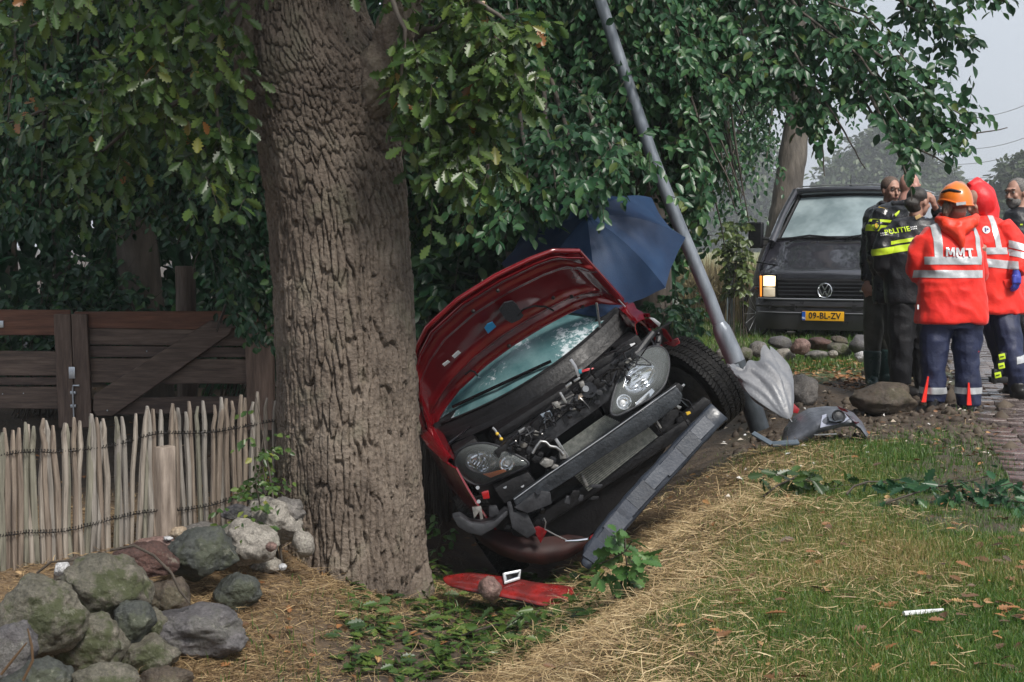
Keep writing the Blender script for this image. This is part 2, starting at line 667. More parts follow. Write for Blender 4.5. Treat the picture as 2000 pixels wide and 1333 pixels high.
LEAF_PROTO = {}
def leaf_objects(name, kind, pos, dirs, nrm, size, rnd, m, parent):
    """single leaves that the picture lets one tell apart; shared meshes in eight tones"""
    R = frame(dirs, nrm)
    for k in range(len(pos)):
        b = int(rnd[k] * 7.99)
        key = (kind, m.name, b)
        if key not in LEAF_PROTO:
            V, sz, idx = LEAF[kind]
            o = mesh_np(name, V, sz, idx, m, None, False, {'rnd': np.full(len(V), (b + .5) / 8)})
            LEAF_PROTO[key] = o.data
            bpy.data.objects.remove(o)
        o = bpy.data.objects.new(name, LEAF_PROTO[key])
        COL.objects.link(o)
        o.parent = parent
        o.matrix_parent_inverse = Matrix.Translation(parent.location).inverted()
        o.matrix_basis = Matrix([list(R[k][i] * size[k]) + [pos[k][i]] for i in range(3)] + [[0, 0, 0, 1]])

def unit(a):
    return a / (np.linalg.norm(a, axis=-1, keepdims=True) + 1e-9)

def twigs_to_leaves(p, d, L, n, rng, droop=.35, spread=.75, up=.5, face=None, jit=.3):
    """leaves set alternately along drooping twigs; arrays over all twigs"""
    N = len(p)
    t = (np.arange(n)[None, :] + rng.uniform(.2, .8, (N, n))) / n
    Lx = (L * np.ones(N))[:, None]
    tt = t * Lx
    g = np.array([0, 0, -1.0])
    pos = p[:, None] + d[:, None] * tt[..., None] + g * (droop * tt * t)[..., None]
    tan = unit(d[:, None] + g * (2 * droop * t)[..., None])
    side = unit(np.cross(tan, np.array([0, 0, 1.0])))
    sgn = np.where(np.arange(n) % 2 == 0, 1, -1)[None, :, None]
    dr = unit(tan * .65 + side * sgn * spread + g * .45 + rng.normal(0, jit, (N, n, 3)))
    nr = np.array([0, 0, 1.0]) * up + (face if face is not None else np.array([0, -1.0, 0])) * (1 - up) + rng.normal(0, jit, (N, n, 3))
    return pos.reshape(-1, 3), dr.reshape(-1, 3), unit(nr).reshape(-1, 3)

def twig_mesh(name, p, d, L, m, parent, droop=.35, r=.0035):
    """thin three-sided twigs"""
    N = len(p)
    ts = np.array([0, .5, 1.0])
    g = np.array([0, 0, -1.0])
    tt = ts[None] * (L * np.ones(N))[:, None]
    c = p[:, None] + d[:, None] * tt[..., None] + g * (droop * tt * ts[None])[..., None]
    u = unit(np.cross(d, np.array([.3, .2, .9])))
    w = np.cross(d, u)
    ang = np.arange(3) * 2 * PI / 3
    rr = r * np.array([1, .7, .25])
    off = (u[:, None, None] * np.cos(ang)[None, None, :, None] + w[:, None, None] * np.sin(ang)[None, None, :, None]) * rr[None, :, None, None]
    V = (c[:, :, None] + off).reshape(-1, 3)
    q = []
    for i in range(2):
        for k in range(3):
            q.append([i * 3 + k, i * 3 + (k + 1) % 3, (i + 1) * 3 + (k + 1) % 3, (i + 1) * 3 + k])
    q = np.array(q)
    I = (np.arange(N)[:, None, None] * 9 + q[None]).reshape(-1, 4)
    return tag(mesh_np(name, V, np.full(len(I), 4), I.ravel(), m, parent), kind='stuff')

def in_frame(pos, margin=0):
    r = pos - np.array(EYE)
    d = r @ np.array(FWD)
    px = 1000 + FOC * (r @ np.array(RGT)) / d
    py = 666.5 - FOC * (r @ np.array(UPV)) / d
    return (px > -margin) & (px < 2000 + margin) & (py > -margin) & (py < 1333 + margin) & (d > 0), d

def plant_leaves(tree, kind, pos, dr, nr, size, rnd, m, single=0, name='crown'):
    """joins the leaves of a crown, but leaves the nearest ones in view as objects of their own"""
    keep = np.ones(len(pos), bool)
    if single:
        ok, d = in_frame(pos)
        ids = np.where(ok)[0]
        ids = ids[np.argsort(d[ids] / size[ids])][:single]
        leaf_objects('leaf', kind, pos[ids], dr[ids], nr[ids], size[ids], rnd[ids], m, tree)
        keep[ids] = False
    o = leaf_mesh(name, kind, pos[keep], dr[keep], nr[keep], size[keep], rnd[keep], m, tree)
    tag(o, kind='stuff')
    return o

G1, G2, G3, YEL, BRN = (.012, .030, .010), (.028, .058, .016), (.055, .088, .026), (.20, .19, .035), (.17, .075, .025)
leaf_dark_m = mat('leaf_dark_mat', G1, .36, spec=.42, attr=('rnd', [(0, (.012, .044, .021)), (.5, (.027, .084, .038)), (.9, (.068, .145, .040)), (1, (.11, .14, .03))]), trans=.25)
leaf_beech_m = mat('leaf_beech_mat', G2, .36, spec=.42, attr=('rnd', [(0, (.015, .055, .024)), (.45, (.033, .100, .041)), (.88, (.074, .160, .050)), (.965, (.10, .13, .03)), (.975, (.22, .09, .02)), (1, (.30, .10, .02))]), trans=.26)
leaf_oak_m = mat('leaf_oak_mat', G2, .36, spec=.5, attr=('rnd', [(0, (.024, .054, .016)), (.4, (.054, .108, .024)), (.82, (.115, .170, .036)), (.95, (.22, .22, .045)), (.985, (.26, .15, .05)), (1, (.30, .13, .04))]), trans=.3)
leaf_far_m = mat('leaf_far_mat', G2, .5, attr=('rnd', [(0, (.022, .045, .018)), (1, (.07, .10, .035))]), trans=.2)
bark_dark_m = mat('bark_dark_mat', (.05, .04, .032), .8, col2=(.10, .085, .07), scale=14, bump=.6, bscale=30, stretch=(1, 1, .25))
twig_m = mat('twig_mat', (.035, .027, .02), .7, col2=(.07, .055, .04), scale=20)

# ================================================================== OAK
oak = thing('oak_tree', 'thick oak tree with deeply furrowed bark standing beside the wrecked red car', 'tree', (-.87, 7.6, -.5))
def _oak_trunk():
    # (py, left px, right px) of the trunk's outline
    prof = [(-1400, 520, 640), (-900, 500, 660), (-400, 480, 700), (-120, 478, 702), (0, 474, 706), (70, 466, 728), (120, 464, 762), (165, 474, 776), (230, 488, 776), (300, 505, 780), (400, 520, 795), (550, 530, 803),
            (700, 538, 811), (850, 540, 817), (1000, 537, 826), (1080, 532, 829), (1130, 526, 833), (1180, 520, 838), (1240, 514, 842)]
    prof = np.array(prof, float)
    D = 7.6
    na_f, na_b, nr = 250, 60, 520
    py = np.concatenate([np.linspace(1240, -60, nr), np.linspace(-60, -1400, 30)[1:]])
    l, r = np.interp(py, prof[:, 0], prof[:, 1]), np.interp(py, prof[:, 0], prof[:, 2])
    # smooth the outline
    k = np.ones(25) / 25
    pad = lambda a: np.convolve(np.pad(a, 12, mode='edge'), k, 'valid')
    l, r = pad(l), pad(r)
    C = np.array([P((a + b) / 2, y, D) for a, b, y in zip(l, r, py)])
    R = (r - l) / 2 / FOC * D * 1.0
    th = np.concatenate([np.linspace(PI + .0, 2 * PI, na_f, endpoint=False), np.linspace(0, PI, na_b, endpoint=False)])
    TH, HH = np.meshgrid(th, C[:, 2], indexing='xy')          # rows: height
    # root flare lobes near the ground
    fl = np.clip((-.15 - HH) / .5, 0, 1) ** 2
    rad = R[:, None] * (1 + .035 * np.sin(TH * 3 + HH * .8) + .02 * np.sin(TH * 7 - HH * 1.7)) * (1 + fl * (.03 + .06 * np.sin(TH * 5 + 1)))
    # bark plates: elongated cells whose borders are sunk
    circ = 2.36
    u = (TH - PI) * circ / (2 * PI)
    wu = (fbm(u * 5 + 40, HH * 1.6 + 40, 31) - .5) * .045 + (fbm(u * 16 + 9, HH * 8 + 7, 37, 3) - .5) * .020
    tilt = smoothstep(1.2, 2.4, HH) * .35
    wu = wu + (fbm(u * 11 + 70, HH * 1.1 + 3, 35, 3) - .5) * .03
    uu = (u + wu + tilt * HH * (u) * .4) / .0375
    vv = (HH + (fbm(u * 9 + 3, HH * 4 + 11, 33) - .5) * .22 + (fbm(u * 26 + 3, HH * 16 + 11, 39, 3) - .5) * .06) / (.27 - .13 * smoothstep(1.3, 2.3, HH))
    ci, cj = np.floor(uu).astype(int), np.floor(vv).astype(int)
    def hh(a, b, s):
        n = (a * 374761393 + b * 668265263 + s * 974711) & 0x7fffffff
        n = ((n ^ (n >> 13)) * 1274126177) & 0x7fffffff
        return ((n ^ (n >> 16)) & 0xffff) / 65535.0
    f1 = np.full(uu.shape, 9.0)
    f2 = np.full(uu.shape, 9.0)
    hgt = np.zeros(uu.shape)
    for a in (-1, 0, 1):
        for b in (-1, 0, 1):
            x = ci + a + .5 + (hh(ci + a, cj + b, 1) - .5) * .85
            y = cj + b + .5 + (hh(ci + a, cj + b, 2) - .5) * .9
            d = np.sqrt((uu - x) ** 2 + ((vv - y) * .8) ** 2)
            hv = hh(ci + a, cj + b, 3)
            new = d < f1
            f2 = np.where(new, f1, np.minimum(f2, d))
            hgt = np.where(new, hv, hgt)
            f1 = np.where(new, d, f1)
    e = f2 - f1
    fine = fbm(u * 60, HH * 34, 41, 5) - .5
    rough = fbm(u * 26, HH * 22, 43, 3) - .5
    plate = smoothstep(.0, .15, e + rough * .14)
    chips = smoothstep(.52, .60, fbm(u * 34 + 5, HH * 19 + 2, 49, 3))
    disp = -.036 + plate * (.026 + .016 * hgt) + fine * .008 + rough * .009 - chips * .005 * plate
    # scars of cut branches
    rad = rad + disp
    X = C[:, 0][:, None] + np.cos(TH) * rad
    Y = C[:, 1][:, None] + np.sin(TH) * rad
    nrow, nc = TH.shape
    V = np.stack([X, Y, HH + 0 * X], -1).reshape(-1, 3)
    i, j = np.meshgrid(np.arange(nrow - 1), np.arange(nc), indexing='ij')
    j2 = (j + 1) % nc
    q = np.stack([i * nc + j, i * nc + j2, (i + 1) * nc + j2, (i + 1) * nc + j], -1).reshape(-1, 4)
    o = mesh_np('trunk', V, np.full(len(q), 4), q.ravel(), None, None, True, {'plate': (plate * (.6 + .4 * hgt)).ravel()})
    m = bpy.data.materials.new('oak_bark_mat')
    m.use_nodes = True
    n, ln = m.node_tree.nodes, m.node_tree.links
    b = n['Principled BSDF']
    b.inputs['Roughness'].default_value = .78
    b.inputs['Specular IOR Level'].default_value = .35
    tc = n.new('ShaderNodeTexCoord')
    no = n.new('ShaderNodeTexNoise')
    no.inputs['Scale'].default_value = 2.6
    no.inputs['Detail'].default_value = 7
    no.inputs['Roughness'].default_value = .7
    ln.new(tc.outputs['Object'], no.inputs['Vector'])
    cr = n.new('ShaderNodeValToRGB')
    el = cr.color_ramp.elements
    el[0].position, el[0].color = .30, (.060, .046, .036, 1)
    el[1].position, el[1].color = .72, (.205, .170, .136, 1)
    x = el.new(.5)
    x.color = (.125, .098, .077, 1)
    ln.new(no.outputs['Fac'], cr.inputs['Fac'])
    no3 = n.new('ShaderNodeTexNoise')
    no3.inputs['Scale'].default_value = 60
    no3.inputs['Detail'].default_value = 5
    ln.new(tc.outputs['Object'], no3.inputs['Vector'])
    mx = n.new('ShaderNodeMix')
    mx.data_type = 'RGBA'
    mx.blend_type = 'OVERLAY'
    mx.inputs[0].default_value = .55
    ln.new(cr.outputs['Color'], mx.inputs[6])
    ln.new(no3.outputs['Fac'], mx.inputs[7])
    # pale algae film, in patches
    no4 = n.new('ShaderNodeTexNoise')
    no4.inputs['Scale'].default_value = 5
    no4.inputs['Detail'].default_value = 6
    ln.new(tc.outputs['Object'], no4.inputs['Vector'])
    mr = n.new('ShaderNodeMapRange')
    mr.inputs['From Min'].default_value, mr.inputs['From Max'].default_value = .55, .8
    mr.inputs['To Max'].default_value = .45
    ln.new(no4.outputs['Fac'], mr.inputs['Value'])
    mx2 = n.new('ShaderNodeMix')
    mx2.data_type = 'RGBA'
    mx2.inputs[7].default_value = (.15, .155, .10, 1)
    ln.new(mr.outputs['Result'], mx2.inputs[0])
    ln.new(mx.outputs[2], mx2.inputs[6])
    ln.new(mx2.outputs[2], b.inputs['Base Color'])
    bp = n.new('ShaderNodeBump')
    bp.inputs['Strength'].default_value = 1
    bp.inputs['Distance'].default_value = .012
    ln.new(no3.outputs['Fac'], bp.inputs['Height'])
    ln.new(bp.outputs['Normal'], b.inputs['Normal'])
    o.data.materials.append(m)
    o.parent = oak
    return o, m
oak_trunk, oak_bark_m = _oak_trunk()

def limb(tree, pts, r0, r1, m, n=9):
    """a branch through world points with a slight wander"""
    pts = [Vector(p) for p in pts]
    fine = []
    for a, b in zip(pts[:-1], pts[1:]):
        for k in range(4):
            fine.append(a.lerp(b, k / 4))
    fine.append(pts[-1])
    fine = [p + Vector((random.uniform(-1, 1), random.uniform(-1, 1), random.uniform(-1, 1))) * r0 * .25 * (i > 0) for i, p in enumerate(fine)]
    r = [r0 + (r1 - r0) * i / (len(fine) - 1) for i in range(len(fine))]
    mb = MB().tube(fine, r, n)
    o = mb.build('limb', m, None, smooth=True, angle=80)
    o.parent = tree
    return fine

def _fix(tree):
    inv = Matrix.Translation(tree.location).inverted()
    for c in tree.children:
        if c.name.split('.')[0] != 'leaf':
            c.matrix_parent_inverse = inv
            c.matrix_basis = Matrix()

def twig_cloud(branches, per_m, rng, spreadr=.12, along=.5, outw=None):
    """twig starts and directions sprouting from branch polylines (lists of Vectors)"""
    ps, ds = [], []
    for br in branches:
        for a, b in zip(br[:-1], br[1:]):
            L = (b - a).length
            k = max(1, int(L * per_m + rng.random()))
            t = (b - a).normalized()
            for _ in range(k):
                p = a.lerp(b, rng.random())
                rv = Vector(rng.normal(0, 1, 3))
                rv = (rv - t * rv.dot(t)).normalized()
                d = (t * along + rv * 1.0 + Vector((0, -.15, -.1))).normalized()
                ps.append(p + rv * spreadr * rng.random())
                ds.append(d)
    return np.array([list(p) for p in ps]), np.array([list(d) for d in ds])

def bend(p0, p1, n, sag, rng, wob=.06):
    p0, p1 = Vector(p0), Vector(p1)
    out = []
    L = (p1 - p0).length
    for i in range(n + 1):
        t = i / n
        p = p0.lerp(p1, t) + Vector((0, 0, -sag * t * t + sag * t * .0)) + Vector(rng.normal(0, wob * L * .3, 3)) * t
        out.append(p)
    return out

def sub_branches(br, n, L, rng, down=.35, toward=-.1):
    out = []
    for _ in range(n):
        i = rng.integers(len(br) // 3, len(br))
        a = br[i]
        t = (br[min(i, len(br) - 1)] - br[max(i - 1, 0)]).normalized()
        rv = Vector(rng.normal(0, 1, 3))
        d = (t * .7 + rv.normalized() * .8 + Vector((0, toward, -down * .5))).normalized()
        out.append(bend(a, a + d * L * rng.uniform(.6, 1.2), 4, L * down * .4, rng))
    return out

def _oak_crown():
    rng = np.random.default_rng(5)
    for q, r0, r1 in (([(655, 270, 7.6), (725, 185, 7.42), (766, 95, 7.32), (795, -20, 7.25), (850, -200, 7.1)], .155, .075), ([(560, 240, 7.6), (505, 140, 7.45), (486, 60, 7.4), (470, -60, 7.4), (440, -250, 7.3)], .13, .08)):
        c = [P(*k) for k in q]
        line = [c[min(int(t), 3)].lerp(c[min(int(t), 3) + 1], t - min(int(t), 3)) for t in np.linspace(0, 4, 90)]
        mb = MB().tube(line, list(np.linspace(r0, r1, 90)), 72)
        out = []
        for i, v in enumerate(mb.v):
            v, ce = Vector(v), line[min(i // 72, 89)]
            w = Vector((v.x * 21, v.y * 21, v.z * 5.5))
            rd = 1 - abs(noise.noise(w)) * 1.6 + .35 * noise.noise(w * 2.7) + .2 * noise.noise(v * 40)
            out.append(tuple(v + (v - ce).normalized() * (.030 * rd - .024)))
        mb.v = out
        mb.build('limb', oak_bark_m, oak, smooth=True, angle=180)
    brs = []
    # polylines in (px, py, depth): limbs that leave the trunk above the picture, then hang into it
    spec = [
        [(600, -250, 7.4), (800, -90, 7.1), (960, 20, 6.9), (1010, 60, 6.9)],
        [(770, 130, 7.4), (830, 60, 7.2), (900, 40, 7.0), (985, 85, 6.9)],
        [(770, 150, 7.4), (840, 110, 7.2), (930, 130, 7.1), (1010, 135, 7.0)],
        [(775, 230, 7.4), (830, 200, 7.2), (900, 225, 7.1), (960, 240, 7.1)],
        [(780, 300, 7.3), (820, 265, 7.2), (870, 290, 7.15), (890, 300, 7.1)],
        [(640, -260, 7.2), (740, -60, 7.0), (790, 60, 6.9), (780, 170, 6.95)],
        [(560, -260, 7.2), (430, -40, 6.9), (330, 60, 6.8), (250, 110, 6.8)],
        [(540, -260, 7.2), (330, -60, 6.8), (160, 10, 6.7), (40, 60, 6.7)],
        [(520, -120, 7.3), (440, 30, 7.1), (380, 130, 7.0), (300, 190, 6.9)],
        [(500, -60, 7.3), (460, 60, 7.2), (420, 190, 7.15), (430, 300, 7.1)],
        [(460, 90, 7.4), (380, 180, 7.4), (260, 250, 7.4), (150, 330, 7.4)],
        [(430, 60, 7.6), (300, 150, 7.6), (130, 200, 7.6), (20, 240, 7.6)],
        [(480, -300, 7.0), (300, -160, 6.6), (120, -60, 6.4), (-40, 20, 6.3)],
    ]
    for s in spec:
        pts = [P(*q) for q in s]
        fine = limb(oak, pts, .022, .006, bark_dark_m, 6)
        brs.append(fine)
    big = []
    for a, b, h in ((-2.8, 6.5, 4.6), (-3.4, 8.5, 5.0), (-.2, 6.0, 5.0), (.9, 7.6, 5.2), (-1.6, 5.4, 5.4), (-1.2, 9.8, 5.6), (.3, 9.6, 5.4)):
        fine = limb(oak, [(-1.0, 7.6, 3.6), (a * .5 - .5, b * .5 + 3.8, h - .5), (a, b, h)], .13, .03, oak_bark_m, 10)
        big.append(fine)
    subs = []
    for br in brs:
        subs += sub_branches(br, 7, .26, rng, .5)
    p, d = twig_cloud(brs + subs, 10, rng, .05)
    L = rng.uniform(.08, .2, len(p))
    pos, dr, nr = twigs_to_leaves(p, d, L, 6, rng, .5, .8, .4, jit=.42)
    size = rng.uniform(.055, .105, len(pos))
    rnd = np.clip(rng.beta(1.6, 1.9, len(pos)) * .86 + (rng.random(len(pos)) < .03) * .35, 0, 1)
    # some twigs are turning
    tw = np.repeat(rng.random(len(p)) < .03, 6)
    rnd = np.where(tw, np.clip(rnd + .42, 0, 1), rnd)
    q = np.array([px_of(v)[:2] for v in pos])
    # leave the trunk's face mostly clear
    keep = ~((q[:, 0] > 500) & (q[:, 0] < 700 + np.clip(q[:, 1], 0, 300) * .3) & (q[:, 1] > 20) & (rng.random(len(q)) < .93))
    plant_leaves(oak, 'oak', pos[keep], dr[keep], nr[keep], size[keep], rnd[keep], leaf_oak_m, 260)
    twig_mesh('twig', p, d, L, twig_m, oak, .5, .0028)
    # unseen upper crown above the picture, added to block light from overhead
    subs = []
    for br in big:
        subs += sub_branches(br, 16, 1.1, rng, .2, 0)
    p, d = twig_cloud(subs + big, 8, rng, .3)
    pos, dr, nr = twigs_to_leaves(p, d, np.full(len(p), .45), 6, rng, .3, .8, .7, jit=.4)
    q = np.array([px_of(v)[:2] for v in pos])
    keep = q[:, 1] < -15
    pos, dr, nr = pos[keep], dr[keep], nr[keep]
    size = rng.uniform(.12, .19, len(pos))
    plant_leaves(oak, 'oak', pos, dr, nr, size, np.clip(rng.beta(2, 3, len(pos)), 0, .85), leaf_oak_m, 0, 'crown')
_oak_crown()
_fix(oak)

# ================================================================== BEECHES BEHIND
def crown_tree(name, label, base, trunk_pts, r0, branch_spec, m_leaf, kind, lsize, per_m, seed, single=0, nsub=7, subL=.45,
               twigL=(.15, .32), nleaf=7, down=.45, limb_r=.02, up=.5, masses=(), mass_n=0, group=None, jit=.26, mbark=None, hang=.55, keep_fn=None):
    rng = np.random.default_rng(seed)
    t = thing(name, label, 'tree', base, group)
    bk = mbark or bark_dark_m
    fine = []
    pts = [Vector(q) for q in trunk_pts]
    for a, b in zip(pts[:-1], pts[1:]):
        for k in range(5):
            fine.append(a.lerp(b, k / 5))
    fine.append(pts[-1])
    rr = [r0 * (1.25 if i == 0 else 1) * (1 - .75 * i / (len(fine) - 1)) for i in range(len(fine))]
    MB().tube(fine, rr, 14).build('trunk', bk, t, smooth=True, angle=80)
    brs = []
    for s in branch_spec:
        pts = [P(*q) for q in s]
        brs.append(limb(t, pts, limb_r, .004, bk, 6))
    subs = []
    for br in brs:
        subs += sub_branches(br, nsub, subL, rng, down)
    for c, r in masses:               # extra clumps of twigs filling a crown volume
        c, r = np.array(c), np.array(r)
        k = int(mass_n * r[0] * r[2])
        for _ in range(k):
            v = rng.normal(0, 1, 3)
            v[1] = -abs(v[1]) if rng.random() < .75 else v[1]
            v /= np.linalg.norm(v)
            q = c + v * r * rng.uniform(.72, 1.0)
            d = unit(v * .6 + np.array([rng.normal(0, .5), -.15, -.35]))
            subs.append(bend(q - d * .2, q + d * subL, 4, subL * .3, rng))
    p, d = twig_cloud(brs + subs, per_m, rng, .06, .75)
    L = rng.uniform(*twigL, len(p))
    pos, dr, nr = twigs_to_leaves(p, d, L, nleaf, rng, hang, .7, up, jit=jit)
    if keep_fn is not None:                 # the crown's own outline: where its boughs end
        q = np.array([px_of(v)[:2] for v in p + d * (L * .7)[:, None] - np.array([0, 0, hang * .3]) * L[:, None]])
        kt = keep_fn(q[:, 0], q[:, 1] , rng)
        p, d, L = p[kt], d[kt], L[kt]
        kl = np.repeat(kt, nleaf)
        pos, dr, nr = pos[kl], dr[kl], nr[kl]
    size = lsize * rng.uniform(.65, 1.15, len(pos))
    rnd = np.clip(rng.beta(1.5, 2.2, len(pos)) + np.repeat(rng.normal(0, .13, len(p)), nleaf), 0, .955) + (rng.random(len(pos)) < .004) * .04
    plant_leaves(t, kind, pos, dr, nr, size, rnd, m_leaf, single)
    ok, dd = in_frame(p, 50)
    twig_mesh('twig', p[ok], d[ok], L[ok], twig_m, t, hang, .003)
    _fix(t)
    return t

def fan(x0, y0, x1, y1, n, d0, d1, seed, src):
    """n drooping branches ending in the pixel box, coming from the point src"""
    r = random.Random(seed)
    out = []
    for k in range(n):
        ex, ey = r.uniform(x0, x1), r.uniform(y0, y1)
        d = r.uniform(d0, d1)
        sx, sy, sd = src
        mx_, my_ = sx + (ex - sx) * .55 + r.uniform(-60, 60), min(sy, ey) + (ey - sy) * .30 - r.uniform(20, 110)
        out.append([(sx, sy, sd), (mx_, my_, (sd + d) / 2), (ex - (ex - mx_) * .3, ey - 30 - abs(ey - my_) * .18, d), (ex, ey, d)])
    return out

def outline_keep(xs, ys, right=None):
    def fn(px, py, rng):
        k = py < np.interp(px, xs, ys) + rng.normal(0, 12, len(px))
        if right is not None:
            k &= px < np.interp(py, right[0], right[1]) + rng.normal(0, 8, len(px))
        return k
    return fn
# the big beech right behind the wreck
_spec = fan(760, 60, 1480, 420, 34, 9.9, 10.9, 3, (1010, -500, 12.2)) + fan(800, -60, 1500, 60, 14, 9.8, 11, 4, (1010, -700, 12.2))
_spec += fan(900, 380, 1240, 470, 7, 9.6, 10.0, 9, (1010, -200, 11.8))
_spec += [[(1000, 100, 10.4), (1020, 250, 9.2), (1030, 330, 8.75), (1022, 390, 8.7)], [(1060, 100, 10.4), (1110, 260, 9.2), (1130, 320, 8.75), (1150, 375, 8.7)], [(1100, 120, 10.4), (1170, 260, 9.2), (1195, 290, 8.8), (1200, 330, 8.75)], [(980, 100, 10.4), (950, 260, 9.2), (955, 380, 8.8), (985, 455, 8.75)], [(1060, 100, 10.4), (1065, 240, 9.2), (1080, 310, 8.75), (1085, 370, 8.7)]]
_spec += fan(1180, 60, 1480, 430, 16, 10.4, 11.6, 33, (1180, -450, 12.6)) + fan(1380, 180, 1480, 500, 8, 11.2, 12.2, 34, (1250, -350, 12.8))
crown_tree('beech_tree', 'broad beech tree with drooping glossy oval leaves directly behind the wrecked red car', (.05, 12.4, -.4),
           [(.05, 12.4, -.6), (.1, 12.4, 1.5), (.0, 12.3, 4), (.2, 12.2, 7)], .24, _spec, leaf_beech_m, 'oval', .080, 12, 21, 280, 9, .5, hang=.38, jit=.34,
           masses=[((.3, 11.3, 2.2), (1.25, .8, 1.7))], mass_n=34,
           keep_fn=outline_keep([0, 780, 860, 1000, 1090, 1180, 1240, 1300, 1330, 1400, 1430, 1460, 1500, 1600], [470, 480, 470, 460, 405, 385, 345, 370, 520, 545, 430, 250, 120, 40],
                                ([-300, 0, 120, 190, 250, 350, 430, 560], [1600, 1530, 1470, 1420, 1400, 1385, 1370, 1355])))
# the overhanging boughs on the right, in front of the sky
_spec = [
    [(1330, -500, 12.6), (1500, -150, 11.2), (1640, 60, 10.4), (1760, 200, 10.1), (1900, 262, 10.0), (1968, 250, 10.0)],
    [(1330, -500, 12.6), (1560, -180, 11.2), (1740, -10, 10.4), (1850, 60, 10.2), (1915, 102, 10.2)],
    [(1330, -450, 12.6), (1520, -60, 10.8), (1640, 130, 10.2), (1730, 260, 10.0), (1830, 310, 9.9), (1862, 325, 9.9)],
    [(1300, -450, 12.6), (1480, -40, 10.8), (1560, 120, 10.2), (1650, 260, 10.0), (1690, 330, 9.9)],
    [(1330, -450, 12.6), (1500, 0, 10.6), (1580, 150, 10.2), (1606, 270, 10.1), (1610, 345, 10.1)],
    [(1600, 60, 10.3), (1690, 170, 10.0), (1745, 280, 9.8), (1775, 350, 9.75), (1782, 392, 9.75)],
    [(1300, -450, 12.6), (1400, -40, 11.0), (1450, 60, 10.6), (1500, 200, 10.3)],
    [(1300, -450, 12.6), (1420, -120, 11.0), (1550, -20, 10.5), (1690, 30, 10.2), (1800, 150, 10.1)],
    [(1330, -520, 12.4), (1600, -250, 11), (1780, -90, 10.4), (1830, 20, 10.3)],
    [(1640, 60, 10.3), (1720, 110, 10.1), (1820, 190, 10.0), (1880, 225, 10)],
    [(1500, -60, 10.6), (1560, 20, 10.3), (1680, 110, 10.0), (1760, 230, 9.9), (1800, 270, 9.9)],
    [(1450, -60, 10.6), (1500, 60, 10.4), (1540, 160, 10.3), (1560, 240, 10.3)],
    [(1760, -260, 10.4), (1850, -90, 10.0), (1925, -20, 9.9), (1972, 8, 9.9)],
]
crown_tree('beech_tree', 'tall beech tree whose leafy boughs hang over the dark van and the pale sky', (1.35, 13.4, -.2),
           [(1.35, 13.4, -.3), (1.3, 13.3, 2), (1.35, 13.2, 4.5), (1.4, 13, 8)], .2, _spec, leaf_beech_m, 'oval', .088, 13, 22, 280, 9, .34, jit=.36,
           twigL=(.12, .24), nleaf=6, limb_r=.016, up=.45, hang=.3,
           keep_fn=outline_keep([0, 1380, 1430, 1480, 1540, 1580, 1612, 1640, 1700, 1740, 1768, 1785, 1805, 1850, 1885, 1905, 1975, 2000], [520, 330, 215, 165, 180, 290, 300, 215, 215, 265, 310, 372, 275, 290, 300, 245, 250, 120],
                                ([-200, 0, 12, 30, 60, 100, 130, 170, 200, 250, 400], [1990, 1985, 1960, 1880, 1895, 1912, 1880, 1885, 1915, 1968, 1900])))
# left beech above the gate
_spec = fan(0, 230, 520, 440, 26, 8.9, 10.2, 5, (150, -450, 11.8)) + fan(-60, 20, 520, 250, 22, 9.0, 10.4, 6, (150, -550, 11.8)) + fan(330, 470, 540, 560, 4, 8.8, 9.2, 7, (560, 200, 10.5)) + fan(380, 560, 560, 650, 5, 9.6, 10.2, 8, (560, 350, 11))
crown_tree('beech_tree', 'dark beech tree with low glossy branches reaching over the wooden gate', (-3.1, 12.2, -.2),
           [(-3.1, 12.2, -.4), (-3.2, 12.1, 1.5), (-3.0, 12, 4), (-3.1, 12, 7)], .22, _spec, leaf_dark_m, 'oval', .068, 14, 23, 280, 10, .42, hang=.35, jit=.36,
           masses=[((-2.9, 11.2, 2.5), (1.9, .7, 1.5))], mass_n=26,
           keep_fn=outline_keep([-100, 0, 150, 250, 330, 380, 410, 470, 540, 600], [420, 425, 465, 450, 440, 440, 545, 640, 675, 675]))
